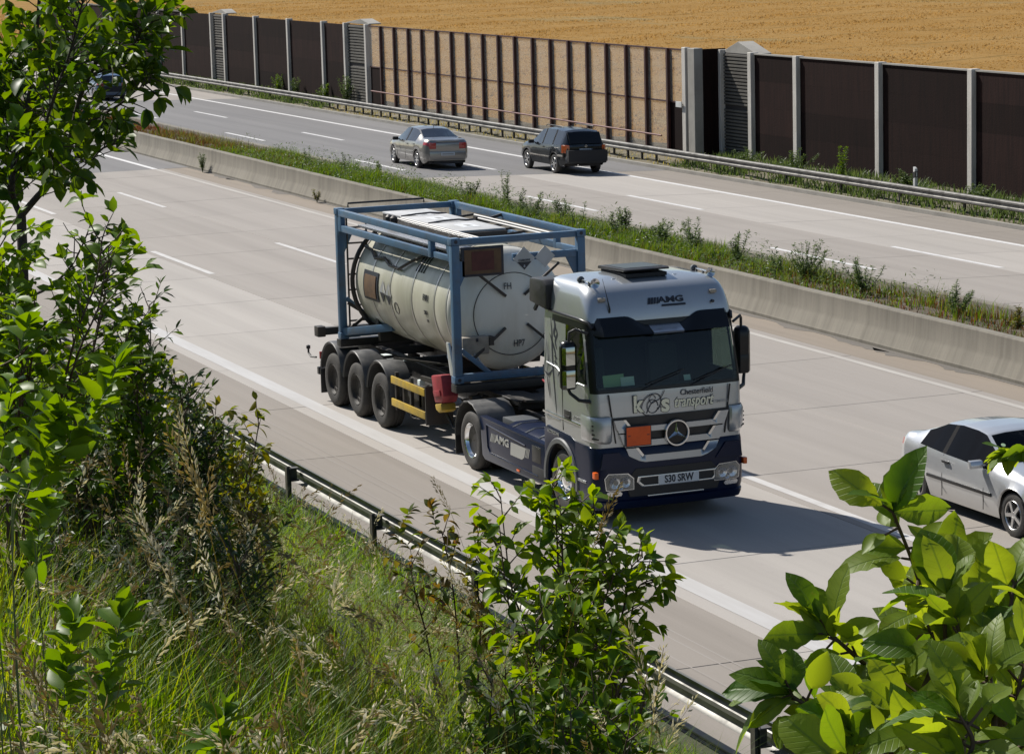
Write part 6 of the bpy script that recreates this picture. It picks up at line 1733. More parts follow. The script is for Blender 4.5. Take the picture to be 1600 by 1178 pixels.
lg = t.stem([pp(30, 470, 10), pp(75, 450, 9.8), pp(108, 420, 9.7), pp(128, 385, 9.6), pp(142, 350, 9.6)], .006, .002)
lh = t.stem([pp(110, 225, 9.85), pp(135, 255, 9.7), pp(160, 232, 9.6), pp(185, 225, 9.55)], .004, .002)
for ln, n, L in ((la, 52, .28), (lb, 54, .30), (lc, 26, .11), (ld, 36, .16), (le, 40, .28), (lf, 50, .28)):
    t.dress(ln, n, L, .072, .032, t0=.12, up=.2, droop=.3)
t.dress(la[:len(la)//2], 8, .16, .062, .035, t0=.3, up=-.1); t.dress(lb[:len(lb)//2], 12, .2, .066, .035, t0=.1, up=.1)
t.dress(lg, 9, .14, .055, .035, t0=.3, up=.3); t.dress(lh, 6, .12, .055, .035, t0=.3)
t.twig(pp(235, 122, 9.45), CR * 1 + CU * -.4, .09, .08, .05, droop=.9)
tree = t.finish('leaf_tree', leaf_meshes('t', 'leaf_tree', 5, n=5, w=.62, droop=.22, fold=.35), twigmat='bark', gaps=((135, 105, 225, 180, .3), (100, 215, 320, 300, .35), (200, 170, 330, 330, .3), (45, 290, 140, 400, .3)))
tag(tree, 'young tree with a dark forked trunk at the left edge', 'tree')

# ---- shrubs on the left bank
def bush(name, label, cat, px, d, stems, leafsize, material, meshes, ntw, twl, step=.03, r0=.006, material_twig='twig', tmpl=LEAF_LO, up=.35, t0=.15, droop=.25, cap=300, extra=2):
    b = ground_pt(px, d); p = Plant(name, b)
    stems = list(stems) + [[(x + jx * (i + 1) / len(st), y + jy * (i + 1) / len(st), dd + jd) for i, (x, y, dd) in enumerate(st)] for st in stems for jx, jy, jd in [(rnd.uniform(-32, 24), rnd.uniform(15, 75), rnd.uniform(-.4, .4)) for _ in range(extra)]]
    for k, st in enumerate(stems):
        pts = [b + rv(.04)] + [pp(x, y, dd) for x, y, dd in st]
        ln = p.stem(pts, r0, .002, 'stem', material_twig, n=5, sides=6)
        p.dress(ln, ntw, twl, leafsize, step, t0=t0, up=up, droop=droop)
    r = p.finish(material, meshes, tmpl, material_twig, cap)
    return tag(r, label, cat)
ML = leaf_meshes('l', 'leaf_light', 4, n=5, w=.55, droop=.25, fold=.4)
MS = leaf_meshes('s', 'leaf_shrub', 5, n=5, w=.56, droop=.25, fold=.4)
MF = leaf_meshes('f', 'leaf_fresh', 5, n=5, w=.54, droop=.3, fold=.4)
MD = leaf_meshes('d', 'leaf_dark', 4, n=4, w=.36, droop=.2, fold=.4)
MY = leaf_meshes('y', 'leaf_yellow', 4, n=5, w=.52, droop=.35, fold=.4)
MBr = leaf_meshes('b', 'leaf_brown', 4, n=5, w=.52, droop=.35, fold=.4)
bush('shrub', 'light green shrub under the young tree at the left edge', 'shrub', 10, 9.0,
     [[(10, 700, 9), (0, 520, 8.9), (-8, 420, 8.8), (0, 340, 8.7)], [(40, 720, 9), (45, 600, 8.8), (55, 530, 8.7), (60, 500, 8.6)], [(-20, 700, 9), (-30, 520, 8.9), (-20, 420, 8.9)], [(70, 740, 9), (95, 620, 8.7), (120, 520, 8.6), (150, 440, 8.6), (160, 370, 8.6)], [(20, 760, 9), (35, 640, 8.6), (30, 560, 8.5)]],
     .058, 'leaf_light', ML, 24, .22, droop=.3, extra=1)
bush('shrub', 'dense mid green shrub between the tree trunk and the motorway', 'shrub', 160, 10.6,
     [[(120, 760, 10.6), (130, 620, 10.5), (150, 520, 10.4), (165, 450, 10.4), (170, 385, 10.4)], [(180, 760, 10.6), (190, 640, 10.5), (190, 560, 10.4), (205, 510, 10.4)], [(90, 760, 10.6), (80, 640, 10.6), (60, 540, 10.6)], [(210, 780, 10.6), (230, 660, 10.5), (215, 560, 10.5)], [(140, 800, 10.6), (150, 690, 10.3), (130, 600, 10.2)], [(60, 820, 10.6), (40, 700, 10.5), (20, 600, 10.5)]],
     .056, 'leaf_shrub', MS, 34, .15, extra=1)
bush('shrub', 'dark narrow-leaved shrub with a tall flower spike on the left bank', 'shrub', 250, 11.2,
     [[(235, 800, 11.2), (238, 680, 11.1), (236, 560, 11.0), (234, 475, 11.0)], [(200, 820, 11.2), (190, 700, 11.1), (180, 610, 11.1)], [(270, 820, 11.2), (290, 700, 11.1), (280, 600, 11.0)], [(150, 830, 11.2), (130, 740, 11.1), (110, 660, 11.1)], [(290, 850, 11.2), (310, 760, 11.1), (330, 690, 11.1)], [(230, 880, 11.2), (220, 800, 10.8), (215, 720, 10.7)], [(80, 860, 11.2), (60, 780, 11.0), (50, 720, 11.0)], [(180, 900, 11.2), (160, 820, 10.7), (150, 760, 10.6)], [(300, 900, 11), (290, 840, 10.6), (300, 790, 10.5)]],
     .05, 'leaf_dark', MD, 36, .19, step=.022, tmpl=LEAF_NARROW, droop=.15)
bush('shrub', 'yellowing shrub beside the crash rail on the left bank', 'shrub', 360, 12.8,
     [[(350, 860, 12.8), (350, 760, 12.7), (340, 690, 12.7), (332, 640, 12.6)], [(310, 860, 12.8), (300, 760, 12.7), (285, 670, 12.7), (275, 600, 12.7)], [(380, 880, 12.8), (385, 790, 12.7), (395, 720, 12.7), (405, 660, 12.6)], [(370, 900, 12.8), (380, 830, 12.4), (385, 770, 12.4)], [(320, 920, 12.8), (320, 850, 12.3), (330, 790, 12.3)]],
     .055, 'leaf_yellow', MY, 24, .16, droop=.45)
# low dark ground cover between the shrubs
bush('shrub', 'low dark bramble thicket below the narrow-leaved shrub', 'shrub', 170, 9.6,
     [[(x, 1020, 9.6), (x + rnd.uniform(-40, 40), 930, 9.5), (x + rnd.uniform(-60, 60), 850 + rnd.uniform(-40, 40), 9.4)] for x in (30, 80, 130, 180, 230, 280, 330)],
     .045, 'leaf_dark', MD, 26, .26, step=.025, tmpl=LEAF_NARROW)
# bright sprigs close by
def sprig(label, px, d, stems, leafsize, step=.035, mats='leaf_light', meshes=None):
    b = ground_pt(px, d); p = Plant('sapling', b)
    for st in stems:
        pts = [b + rv(.02)] + [pp(x, y, dd) for x, y, dd in st]; ln = p.stem(pts, .0016, .0010, 'stem', 'stem_light', n=6, sides=6)
        k = len(ln)
        for i in range(int(k * .45), k):
            d_ = (ln[min(i+1, k-1)] - ln[i-1]).normalized(); a = i * 2.4
            for sgn in (1, -1):
                lat = CR * math.cos(a) + _fw * math.sin(a); p.leaf(ln[i], d_ * .75 + lat * sgn * .9 + rv(.15), leafsize * rnd.uniform(.65, 1.1) * (1 - .3 * i / k))
        for q in range(3): p.leaf(ln[-1], d_ + rv(.3), leafsize * .7)
    return tag(p.finish(mats, meshes or ML, LEAF_LO, 'stem_green'), label, 'sapling')
sprig('bright green leafy sprig leaning over the dark shrub at left', 30, 4.6, [[(20, 900, 4.6), (60, 760, 4.55), (110, 690, 4.5), (150, 640, 4.5), (182, 575, 4.5)], [(20, 900, 4.6), (40, 780, 4.6), (70, 700, 4.55), (90, 650, 4.5)]], .075)
sprig('leafy sprig at the left edge below the light green shrub', -5, 4.8, [[(-10, 900, 4.8), (5, 700, 4.8), (20, 600, 4.7), (40, 510, 4.7)], [(-10, 900, 4.8), (10, 760, 4.7), (55, 640, 4.7)]], .07)
sprig('pointed-leaved seedling standing in the grass at bottom left, left one of the pair', 95, 5.2, [[(95, 1200, 5.2), (100, 1100, 5.2), (105, 1040, 5.2), (112, 975, 5.2)]], .085)
sprig('pointed-leaved seedling standing in the grass at bottom left, right one of the pair', 175, 5.1, [[(160, 1200, 5.1), (165, 1100, 5.1), (175, 1030, 5.1), (190, 965, 5.1)]], .085)
sprig('small bright seedling at the very bottom left of the bank', 60, 5.6, [[(60, 920, 5.6), (58, 880, 5.6), (62, 820, 5.6), (70, 790, 5.6)]], .075)
sprig('bright seedling at the bottom edge left of the centre shrub', 345, 5.5, [[(345, 1230, 5.5), (340, 1180, 5.5), (350, 1120, 5.5)]], .08)
sprig('slim seedling in front of the crash rail left of the centre shrub', 520, 11, [[(700, 900, 11), (680, 820, 11), (675, 790, 11)], [(640, 900, 11), (622, 840, 11), (640, 800, 11)]], .06, mats='leaf_brown', meshes=MBr)

# ---- shrub in the middle
bush('shrub', 'bright green shrub in front of the truck\'s front wheel', 'shrub', 870, 10.0,
     [[(880, 1150, 10), (878, 1000, 10), (872, 880, 10), (868, 800, 10), (862, 748, 10)], [(860, 1150, 10), (830, 1010, 9.9), (800, 920, 9.9), (790, 850, 9.9), (782, 775, 9.9)], [(900, 1150, 10), (920, 1020, 9.9), (930, 920, 9.9), (945, 850, 9.9), (925, 790, 9.9)], [(910, 1150, 10), (950, 1020, 10), (975, 950, 10), (985, 890, 10), (1005, 870, 10)], [(880, 1180, 10), (890, 1060, 9.7), (900, 980, 9.7), (890, 900, 9.7)], [(850, 1180, 10), (840, 1090, 9.7), (850, 1010, 9.6), (845, 940, 9.6)], [(930, 1200, 10), (960, 1110, 9.8), (975, 1050, 9.7), (965, 980, 9.7)], [(890, 1170, 10), (880, 1000, 10.2), (890, 860, 10.2), (900, 790, 10.1)]],
     .070, 'leaf_fresh', MF, 20, .15, step=.036, droop=.45, t0=.3, extra=1)
bush('shrub', 'reddish brown shrub left of the bright centre shrub', 'shrub', 700, 10.8,
     [[(720, 1150, 10.8), (715, 1000, 10.8), (705, 900, 10.7), (690, 830, 10.7)], [(690, 1150, 10.8), (670, 1010, 10.8), (650, 930, 10.7), (640, 880, 10.7)], [(740, 1150, 10.8), (750, 1000, 10.8), (755, 900, 10.7), (740, 840, 10.7)], [(770, 1180, 10.8), (790, 1050, 10.7), (770, 960, 10.7)]],
     .050, 'leaf_brown', MBr, 12, .15, droop=.4, t0=.4, extra=0)
bush('shrub', 'low green shrub at the bottom edge below the centre shrub', 'shrub', 960, 9.2,
     [[(x, 1240, 9.2), (x + rnd.uniform(-25, 25), 1170, 9.1), (x + rnd.uniform(-40, 40), 1090 + rnd.uniform(-30, 30), 9.0)] for x in (760, 820, 880, 930, 975)],
     .052, 'leaf_shrub', MS, 14, .2, droop=.3)

# ---- large-leaved shrub close on the right
MG = leaf_meshes('g', 'leaf_big', 9, n=11, w=.54, droop=.34, fold=.40, tooth=.03, pointy=1.2, wave=.022)
b0 = ground_pt(1500, 3.3, 950); t = Plant('broadleaf_shrub', b0)
BR = [[(1480, 1160, 3.3), (1470, 1050, 3.3), (1455, 980, 3.28), (1430, 890, 3.25), (1395, 800, 3.2)],
      [(1480, 1180, 3.3), (1390, 1075, 3.25), (1320, 1010, 3.2), (1290, 985, 3.2)],
      [(1540, 1180, 3.3), (1560, 1040, 3.25), (1575, 970, 3.2), (1585, 910, 3.2)],
      [(1500, 1200, 3.3), (1400, 1150, 3.15), (1280, 1110, 3.1), (1235, 1085, 3.1)],
      [(1560, 1200, 3.35), (1590, 1080, 3.4), (1610, 980, 3.4), (1620, 900, 3.4)],
      [(1520, 1180, 3.3), (1530, 1080, 3.15), (1500, 990, 3.1), (1480, 930, 3.1)],
      [(1480, 1200, 3.3), (1450, 1130, 3.05), (1400, 1110, 3.0)],
      [(1560, 1210, 3.3), (1570, 1130, 3.0), (1540, 1060, 2.95)], [(1420, 1230, 3.3), (1380, 1180, 3.1), (1330, 1150, 3.0)], [(1600, 1230, 3.3), (1620, 1150, 3.1), (1590, 1100, 3.0), (1600, 1040, 3.0)], [(1500, 1230, 3.2), (1490, 1180, 3.0), (1450, 1150, 2.9)], [(1540, 1260, 3.2), (1560, 1200, 2.9), (1590, 1170, 2.8), (1620, 1150, 2.8)], [(1400, 1260, 3.2), (1360, 1215, 2.9), (1310, 1190, 2.9)], [(1520, 1260, 3.2), (1500, 1220, 2.8), (1520, 1160, 2.75), (1500, 1120, 2.75)], [(1560, 1260, 3.4), (1540, 1180, 3.5), (1490, 1090, 3.5), (1470, 1030, 3.5)], [(1590, 1260, 3.4), (1580, 1160, 3.5), (1600, 1080, 3.55)], [(1540, 1200, 3.3), (1520, 1100, 3.4), (1540, 1010, 3.45), (1520, 950, 3.45)], [(1580, 1200, 3.3), (1600, 1040, 3.5), (1570, 940, 3.5)], [(1480, 1190, 3.3), (1440, 1040, 3.4), (1450, 960, 3.4), (1480, 900, 3.4)]]
for k, st in enumerate(BR):
    ln = t.stem([b0] + [pp(*q) for q in st], .0045, .0018, 'branch', 'twig', n=6, sides=8)
    kk = len(ln); i0 = int(kk * .22)
    for i in range(i0, kk, 1):
        if rnd.random() < .05: continue
        d_ = (ln[min(i+1, kk-1)] - ln[i-1]).normalized(); a = i * 2.4 + k
        up = Vector((0, 0, 1))
        lat = CR * math.cos(a) * .9 + up * math.sin(a) * .7 - _fw * rnd.uniform(-.5, .5)
        dd = (d_ * .5 + lat + rv(.12)); p0 = ln[i]; p1 = p0 + dd.normalized() * rnd.uniform(.012, .026)
        t.tw.tube([p0 - t.base, p1 - t.base], [.0018, .0014], 5, caps=False)
        t.leaf(p1, dd, rnd.uniform(.036, .072), Vector((0, 0, .75)) - _fw * .5)
        if rnd.random() < .55: t.leaf(p0, dd * -.6 + d_ * .7 + rv(.3), rnd.uniform(.03, .062), Vector((0, 0, .75)) - _fw * .5)
    for q in range(4): t.leaf(ln[-1], d_ + rv(.45), rnd.uniform(.05, .08), Vector((0, 0, .6)) - _fw * .7)
bs = t.finish('leaf_big', MG, leaf_template(8, .6, .25, .4), 'twig')
tag(bs, 'large-leaved shrub close to the camera at bottom right', 'shrub')
# twig with small leaves at the right edge
sprig('small leaf pair reaching in at the right edge above the silver car', 1640, 3.4, [[(1700, 900, 3.4), (1680, 760, 3.4), (1640, 700, 3.4), (1600, 705, 3.4), (1575, 708, 3.4)]], .05, meshes=leaf_meshes('g2', 'leaf_big', 3, n=6, w=.5, droop=.2, fold=.4))

# ================================================================ grasses
def blades(name, P, H, W, bend, material, az=None, seg=3):
    """curved grass blades: base P, height H, width W, bend fraction"""
    n = len(P); a = RNG.uniform(0, 2 * math.pi, n) if az is None else az
    dx, dy = np.cos(a), np.sin(a); sx, sy = -dy, dx
    V = np.empty((n, 2 * seg + 1, 3))
    for i in range(seg):
        t = i / seg; w = W * (1 - .75 * t) * .5
        cx = P[:, 0] + dx * bend * H * t * t; cy = P[:, 1] + dy * bend * H * t * t; cz = P[:, 2] + H * (t - .35 * bend * t * t)
        V[:, 2*i] = np.stack([cx - sx * w, cy - sy * w, cz], 1); V[:, 2*i+1] = np.stack([cx + sx * w, cy + sy * w, cz], 1)
    V[:, 2*seg] = np.stack([P[:, 0] + dx * bend * H, P[:, 1] + dy * bend * H, P[:, 2] + H * (1 - .35 * bend)], 1)
    F = []
    for i in range(seg - 1): F += [(2*i, 2*i+1, 2*i+3), (2*i, 2*i+3, 2*i+2)]
    F.append((2*seg-2, 2*seg-1, 2*seg)); F = np.array(F)
    FF = (F[None] + (np.arange(n) * (2 * seg + 1))[:, None, None]).reshape(-1, 3)
    return npmesh(name, V.reshape(-1, 3), FF, material, var=np.repeat(RNG.random(n), 2 * seg + 1), smooth=True)
def sz_np(x, y):
    t = -5.3 - y; tt = np.maximum(t, 0); z = .615 * (tt - .7 * (1 - np.exp(-tt / .7))) + .55 * np.sin(np.pi * np.clip((t - 3) / 9.6, 0, 1))
    z = np.where(t > 12.6, .615 * 11.9 + .12 * (np.minimum(t, 30) - 12.6), z)
    k = np.minimum(1, tt / 3)
    return np.where(t <= 0, -.03, z + .10 * np.sin(x * .9 + y * .7) * k + .07 * np.sin(x * 2.1 - y * 1.3) * k - .03)
def slope_points(n, dmin, dmax, top=1.0, power=1.0, pxr=(-120, 1720)):
    """points on the bank inside the picture's wedge between two distances"""
    px = RNG.uniform(pxr[0], pxr[1], n); d = dmin + (dmax - dmin) * RNG.random(n) ** power
    v = np.array(_fw)[None] + np.array(CR)[None] * ((px - 800) / FPX)[:, None]
    v[:, 2] = 0; v /= np.linalg.norm(v, axis=1)[:, None]
    x = CAM.x + v[:, 0] * d; y = CAM.y + v[:, 1] * d; z = sz_np(x, y)
    q, py, _ = project(np.stack([x, y, z + top], 1))
    k = (py < 1260) & (y < -4.95)
    return np.stack([x, y, z], 1)[k]
WIND = math.radians(200)
def clump(P): return .5 + .5 * np.sin(P[:, 0] * 1.7 + 1.3 * np.sin(P[:, 1] * 1.1)) * np.sin(P[:, 1] * 2.3 + P[:, 0] * .6)
# nearby tall grass
P = slope_points(75000, 3.4, 18, 1.0, 1.15, (-120, 1150)); c = clump(P); u = c + RNG.normal(0, .28, len(P))
A = P[u > .55]; stuff(blades('tall_grass', A, RNG.uniform(.35, .85, len(A)), RNG.uniform(.005, .012, len(A)), RNG.uniform(.15, .85, len(A)), 'blade_green'), 'tall fresh green grass on the near bank', 'grass')
A = P[(u <= .55) & (u > .02)]; stuff(blades('tall_grass', A, RNG.uniform(.35, .85, len(A)), RNG.uniform(.005, .011, len(A)), RNG.uniform(.15, .85, len(A)), 'blade_mix'), 'tall yellowing grass on the near bank', 'grass')
A = P[u <= .02]; stuff(blades('tall_grass', A, RNG.uniform(.3, .8, len(A)), RNG.uniform(.004, .009, len(A)), RNG.uniform(.2, .9, len(A)), 'blade_dry'), 'dry straw-coloured grass on the near bank', 'grass')
# grass further down the bank and along the rail
P = slope_points(150000, 15, 50, .7, .9, (-120, 1720)); c = clump(P); lowz = P[:, 1] > -7.0
u = c + RNG.normal(0, .3, len(P)); g = (u > .35) | (lowz & (u > -.1))
A = P[g]; hh = np.where(A[:, 1] > -6.6, RNG.uniform(.28, .72, len(A)), RNG.uniform(.3, .75, len(A))) * np.where(A[:, 0] > 13.5, .45, 1)
stuff(blades('bank_grass', A, hh, RNG.uniform(.012, .026, len(A)), RNG.uniform(.3, 1.0, len(A)), 'blade_green', seg=2), 'fresh green grass along the crash rail', 'grass')
A = P[~g]; stuff(blades('bank_grass', A, RNG.uniform(.25, .65, len(A)), RNG.uniform(.010, .02, len(A)), RNG.uniform(.3, 1.0, len(A)), 'blade_mix', seg=2), 'patchy olive grass lower on the bank', 'grass')
P = slope_points(26000, 40, 105, .7, 1.0, (-900, 900)); stuff(blades('bank_grass', P, RNG.uniform(.2, .6, len(P)), RNG.uniform(.04, .09, len(P)), RNG.uniform(.3, 1.0, len(P)), 'blade_green', seg=2), 'grass on the far stretch of the bank behind the shrubs', 'grass')
# leafy weeds filling the bank
P = slope_points(42000, 5, 42, .5, 1.0, (-100, 1700)); P = P[(P[:, 1] < -5.4) & (np.sin(P[:, 0] * 1.3 + 2 * np.sin(P[:, 1] * .9)) + RNG.normal(0, .5, len(P)) > 0)]; n = len(P)
P = P + np.stack([RNG.normal(0, .05, n), RNG.normal(0, .05, n), RNG.uniform(.05, .5, n)], 1)
stuff(scatter('bank_weeds', LEAF_LO, P, np.stack([RNG.normal(0, 1, n), RNG.normal(0, 1, n), RNG.uniform(-.2, .9, n)], 1), np.stack([RNG.normal(0, .5, n), RNG.normal(0, .5, n), np.ones(n)], 1), RNG.uniform(.04, .10, n), 'leaf_shrub'), 'small leafy weeds among the bank grass', 'weeds')

# seed stalks
def stalk_geo(base, H, az, bend, head, rs, m_s, m_h, spk=34, nod=1.2, ls=1.0):
    """one grass stalk: leaning stem whose top nods over, loose seed head of small spikelets"""
    dx, dy = math.cos(az), math.sin(az); n = 12; p = Vector(base); pts = [p.copy()]
    for i in range(n):
        t = (i + .5) / n; th = bend * t + nod * max(0., (t - .68) / .32) ** 1.4
        p = p + Vector((dx * math.sin(th), dy * math.sin(th), math.cos(th))) * (H / n); pts.append(p.copy())
    m_s.tube(pts, [rs * (1 - .65 * i / n) for i in range(n + 1)], 3, caps=False)
    for k in range(spk):
        t = 1 - head * k / spk; i = min(int(t * n), n - 1); q = pts[i].lerp(pts[i+1], t * n - i); ax = (pts[i+1] - pts[i]).normalized()
        o = rv(1); o -= ax * o.dot(ax); o.normalize()
        L = ls * rnd.uniform(.014, .028) * (1.25 if .15 < k / spk < .8 else .9); d = (ax + o * .5 + Vector((0, 0, -.25))).normalized(); w = d.cross(o).normalized() * L * .17; oo = o * L * .15
        q = q + o * .004; m_h.add([q, q + d * L * .45 + w, q + d * L * .45 - w * .6 + oo, q + d * L], [(0, 1, 3), (0, 3, 2), (0, 2, 1), (1, 2, 3)])
ms, mh, mh2 = MB(), MB(), MB()
P = slope_points(3200, 4.2, 20, 1.1, 1.15, (-80, 1020)); idx = list(range(len(P))); rnd.shuffle(idx)
for k, i in enumerate(idx[:950]):
    stalk_geo(P[i], rnd.uniform(.7, 1.2), WIND + rnd.gauss(0, 1.0), rnd.uniform(.05, .5), rnd.uniform(.13, .22), .0013, ms, mh if k % 3 else mh2, 34, rnd.uniform(.4, 1.6), rnd.uniform(.65, 1.0))
stuff(ms.build('grass_stems', 'blade_dry', fixn=False), 'thin dry grass stems rising from the near bank', 'grass')
stuff(mh.build('grass_seed_heads', 'seed_head', fixn=False), 'tan seed heads of the grass on the near bank', 'grass')
stuff(mh2.build('grass_seed_heads', 'seed_silver', fixn=False), 'pale silvery seed heads of the grass on the near bank', 'grass')
# individual stalks that stand out
STK = [(205, 715, 4.2, 'golden grass spike pointing up right above the dark shrub'), (95, 800, 3.4, 'long bending grass plume arching left across the dark shrub'), (230, 850, 3.6, 'second arching grass plume, right of the long one'), (420, 850, 5.0, 'pale nodding grass head in front of the bank below the crash rail'), (335, 1010, 4.4, 'slanting tan grass spike in the middle of the tall grass'),
       (60, 1050, 3.0, 'dark thick grass plume at the lower left corner'), (925, 1030, 4.8, 'upright tan grass spike in front of the centre shrub'), (400, 1060, 4.6, 'silvery drooping grass head near the bottom edge'), (700, 900, 6.5, 'dry stalk crossing the reddish brown shrub'), (1010, 890, 5.5, 'thin tan spike to the right of the centre shrub'), (1075, 1090, 4.5, 'slanting dry stalk before the crash rail at bottom right'), (660, 770, 9, 'short spike standing above the crash rail')]
for k, (x, y, d, lab) in enumerate(STK):
    tip = pp(x, y, d); az = (math.radians(157) + rnd.uniform(-1.2, 1.2)); H = 1.0
    bend = rnd.uniform(.08, .22); az = math.atan2(CR.y, CR.x) + (math.pi if rnd.random() < .7 else 0) + rnd.uniform(-.5, .5); bx = tip.x - math.cos(az) * bend * H; by = tip.y - math.sin(az) * bend * H; bz = slope_z(bx, by)
    H = (tip.z - bz) / (1 - .38 * bend); bx = tip.x - math.cos(az) * bend * H; by = tip.y - math.sin(az) * bend * H
    r = empty('grass_stalk', (bx, by, slope_z(bx, by))); m1, m2 = MB(), MB()
    stalk_geo((0, 0, 0), H * 1.02, az, bend, .13 / max(H, .6), .0016, m1, m2, 70, rnd.uniform(.1, .5), .50)
    m1.build('stem', 'blade_dry', r, fixn=False); m2.build('seed_head', 'seed_head' if k % 2 else 'seed_silver', r, fixn=False)['kind'] = 'stuff'
    tag(r, lab, 'grass stalk')

# ================================================================ median and far verge growth
def median_pts(n, x0, x1): 
    x = RNG.uniform(x0, x1, n); y = 11.3 + 2.9 * RNG.random(n) ** 1.15; z = np.interp(y, [11.33, 11.9, 12.6, 13.4, 14.2], [.46, .56, .56, .44, .26]); return np.stack([x, y, z], 1)
def hfield(P): return .75 + .45 * np.sin(P[:, 0] * .83 + 1.7 * np.sin(P[:, 0] * .29)) * np.sin(P[:, 0] * .41 + P[:, 1] * 2.0) + .25 * np.sin(P[:, 0] * 2.7 + P[:, 1])
def kp(P, xs_, ds_): return P[RNG.random(len(P)) < np.interp(P[:, 0], xs_, ds_)]
P = kp(median_pts(70000, -60, -3), [-60, -52, -20, -13, -9, -3], [.1, .8, .9, .4, .08, .04]); P = P[np.sin(P[:, 0] * .55 + 2 * np.sin(P[:, 0] * .21)) + RNG.normal(0, .5, len(P)) > -.7]; stuff(blades('median_grass', P, RNG.uniform(.12, .50, len(P)) * hfield(P), RNG.uniform(.015, .035, len(P)), RNG.uniform(.1, .8, len(P)), 'blade_median', seg=2), 'green grass in the median strip', 'grass')
P = kp(median_pts(30000, -70, -3), [-70, -56, -40, -18, -10, -3], [.4, .8, .7, 1, .3, .12]); stuff(blades('median_grass', P, RNG.uniform(.12, .50, len(P)) * hfield(P), RNG.uniform(.015, .03, len(P)), RNG.uniform(.1, .8, len(P)), 'blade_olive', seg=2), 'olive yellowing grass in the median strip', 'grass')
P = kp(median_pts(30000, -95, -1), [-95, -64, -56, -48, -24, -12, -1], [1, 1, .7, .3, .25, .4, .7]); stuff(blades('median_dry_grass', P, RNG.uniform(.10, .42, len(P)) * hfield(P), RNG.uniform(.015, .03, len(P)), RNG.uniform(.1, .8, len(P)), 'blade_rust', seg=2), 'rust brown dead growth in the median strip', 'grass')
P = kp(median_pts(34000, -58, -8), [-58, -50, -14, -8], [.2, 1, 1, .15]); hf = np.maximum(.1, np.sin(P[:, 0] * 1.9 + 2.2 * np.sin(P[:, 0] * .47 + P[:, 1])) * np.sin(P[:, 0] * .77 + P[:, 1] * 1.6)); P = P[RNG.random(len(P)) < .25 + hf]; hf = np.maximum(.1, np.sin(P[:, 0] * 1.9 + 2.2 * np.sin(P[:, 0] * .47 + P[:, 1])) * np.sin(P[:, 0] * .77 + P[:, 1] * 1.6)); n = len(P); P[:, 2] += RNG.random(n) * (.25 + .6 * hf)
stuff(scatter('median_weeds', LEAF_NARROW, P, np.stack([RNG.normal(0, 1, n), RNG.normal(0, 1, n), RNG.uniform(-.1, 1.2, n)], 1), np.stack([RNG.normal(0, .5, n), RNG.normal(0, .5, n), np.ones(n)], 1), RNG.uniform(.05, .13, n), 'leaf_weed'), 'low leafy weeds mixed into the median grass', 'weeds')
def weed(name, base, H, n, spread, material, label, leafsize=.06, group=None):
    p = Plant(name, base)
    for k in range(n):
        a = rnd.uniform(0, 6.28); h = H * rnd.uniform(.65, 1.05); o = Vector((math.cos(a), math.sin(a), 0)) * spread * rnd.uniform(.2, 1)
        ln = p.stem([Vector(base), Vector(base) + o * .4 + Vector((0, 0, h * .4)), Vector(base) + o * .8 + Vector((0, 0, h * .75)), Vector(base) + o + Vector((0, 0, h))], .010, .003, 'stem', 'stem_green', n=4, sides=5)
        for j in range(3, len(ln)):
            for q in range(9):
                p.leaf(ln[j] + rv(.02), Vector((rnd.gauss(0, 1), rnd.gauss(0, 1), .5)), leafsize * rnd.uniform(.6, 1.5) * (1.2 - .6 * j / len(ln)))
    r = p.finish(material, None, LEAF_NARROW, 'stem_green', cap=0)
    return tag(r, label, 'weed', group)
WG = 'tall weeds along the median strip'
spots = []
for px, py, h in ((745, 300, .9), (775, 300, 1.1), (800, 303, 1.1), (830, 325, .8), (925, 330, .9), (865, 315, .8), (960, 360, .8), (1000, 372, .8), (1030, 375, .8), (1075, 385, .9), (1100, 392, .8), (1155, 395, 1.0), (1185, 400, .9), (1010, 360, .7), (545, 250, .9), (470, 240, .8), (590, 265, .6)):
    d = (_fw + CR * ((px - 800) / FPX) - CU * ((py + 30 - 589) / FPX)); tt = (12.9 + rnd.uniform(-.5, .7) - CAM.y) / d.y; q = CAM + d * tt; spots.append((q.x, q.y, h))
ORD = ['first', 'second', 'third', 'fourth', 'fifth', 'sixth', 'seventh', 'eighth', 'ninth', 'tenth', 'eleventh', 'twelfth', 'thirteenth', 'fourteenth', 'fifteenth', 'sixteenth', 'seventeenth']
spots.sort(key=lambda q: project(np.array([[q[0], q[1], .6]]))[0][0])
for k, (x, y, h) in enumerate(spots):
    weed('weed', (x + rnd.uniform(-.9, .9), y, .42), h * rnd.uniform(.7, 1.25), rnd.randint(2, 9), rnd.uniform(.12, .5), 'leaf_weed', 'tall feathery weed in the median strip, %s from the left' % ORD[k], .10, WG)
for px, py, h, n, sp, lab in ((1258, 420, .95, 16, .55, 'dense dark bushy weed in the median near the right end of the green strip'), (1350, 445, .9, 11, .6, 'spreading upright weed clump in the median right of the dark bushy weed'), (1490, 475, .75, 9, .5, 'lone weed clump on bare soil in the median toward the right edge'), (1590, 500, .5, 8, .35, 'rusty weed clump in the median at the right edge')):
    d = (_fw + CR * ((px - 800) / FPX) - CU * ((py - 589) / FPX)); tt = (12.7 - CAM.y) / d.y; q = CAM + d * tt
    weed('weed', (q.x, 12.7, .45), h, n, sp, 'leaf_weed' if 'rusty' not in lab else 'leaf_brown', lab, .09)
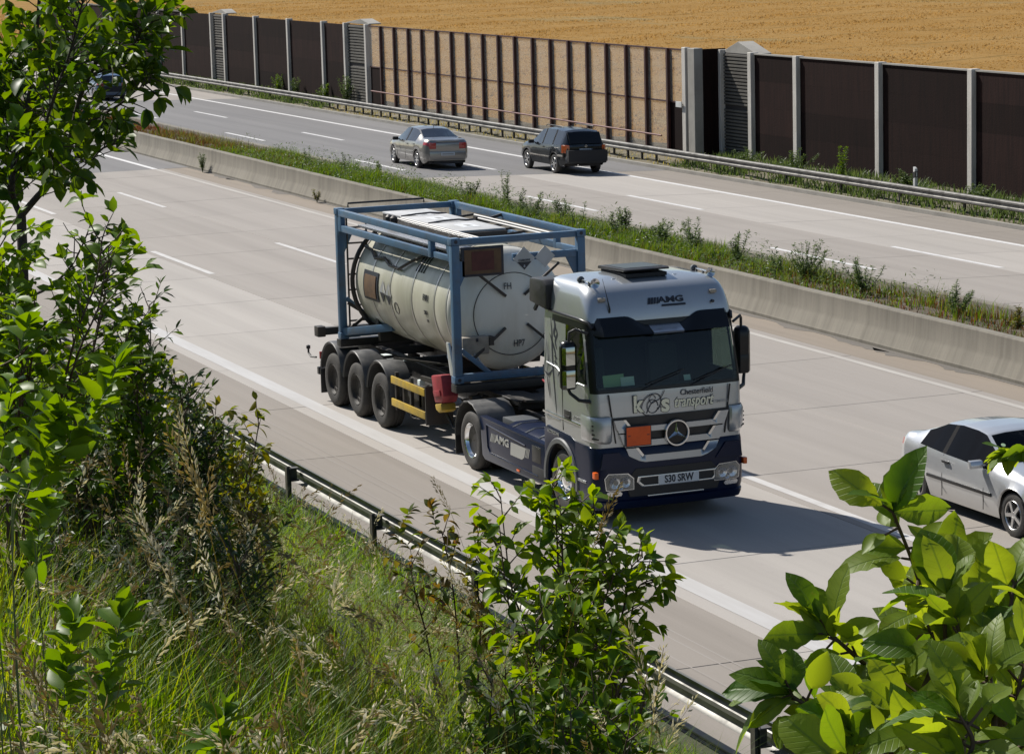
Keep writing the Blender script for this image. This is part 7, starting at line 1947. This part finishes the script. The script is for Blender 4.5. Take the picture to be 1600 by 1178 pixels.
weed('weed', (-56.9, 10.75, 0), .7, 8, .16, 'leaf_weed', 'small tuft growing at the foot of the median barrier beyond the asphalt edge', .07)
weed('weed', (-43.5, 10.75, 0), .42, 6, .14, 'leaf_brown', 'brown tuft at the foot of the median barrier behind the container', .06)
# far verge
def verge_pts(n, x0, x1, y0, y1):
    x = RNG.uniform(x0, x1, n); y = RNG.uniform(y0, y1, n); return np.stack([x, y, np.interp(y, [28.35, 28.6, 29.6, 31.4], [-.6, -.56, -.42, -.28])], 1)
P = np.concatenate([verge_pts(9000, -150, -96, 28.4, 30.0), verge_pts(16000, -54, 0, 28.4, 30.9)]); k = RNG.random(len(P)) < (.35 + .65 * (np.sin(P[:, 0] * .9) * np.sin(P[:, 1] * 3 + P[:, 0] * .4) > -.3)); P = P[k]
stuff(blades('verge_grass', P, RNG.uniform(.10, .42, len(P)), RNG.uniform(.03, .06, len(P)), RNG.uniform(.1, .7, len(P)), 'leaf_weed', seg=2), 'weedy grass under the far crash rail', 'grass')
P = verge_pts(1500, -96, -54, 28.4, 29.9); stuff(blades('verge_grass', P, RNG.uniform(.05, .2, len(P)), RNG.uniform(.03, .05, len(P)), RNG.uniform(.1, .7, len(P)), 'blade_dry', seg=2), 'sparse dry tufts along the bridge verge', 'grass')
for k, (x, h, n, sp, lab) in enumerate(((-107.5, 1.2, 9, .5, 'grey-green bush against the dark noise wall behind the far rail'), (-104.2, 1.1, 7, .4, 'thin dry bush against the dark noise wall'), (-95.8, 1.5, 14, .7, 'leafy bush below the left louvre bay'), (-99.3, .9, 8, .5, 'small green bush left of the louvre bay bush'), (-50.0, .7, 10, .8, 'low creeper below the right louvre bay'), (-46.3, .9, 12, .9, 'green creeper at the foot of the wall right of the louvre bay'), (-42.7, 1.3, 5, .3, 'climbing plant on the wide concrete post'), (-38.0, .8, 8, .6, 'yellow-green weed beside the marker post'), (-33.8, .7, 8, .6, 'weed clump under the rail at the right edge'))):
    weed('bush', (x, 29.7, -.45), h, n, sp, 'leaf_weed' if k % 3 else 'leaf_shrub', lab, .12)
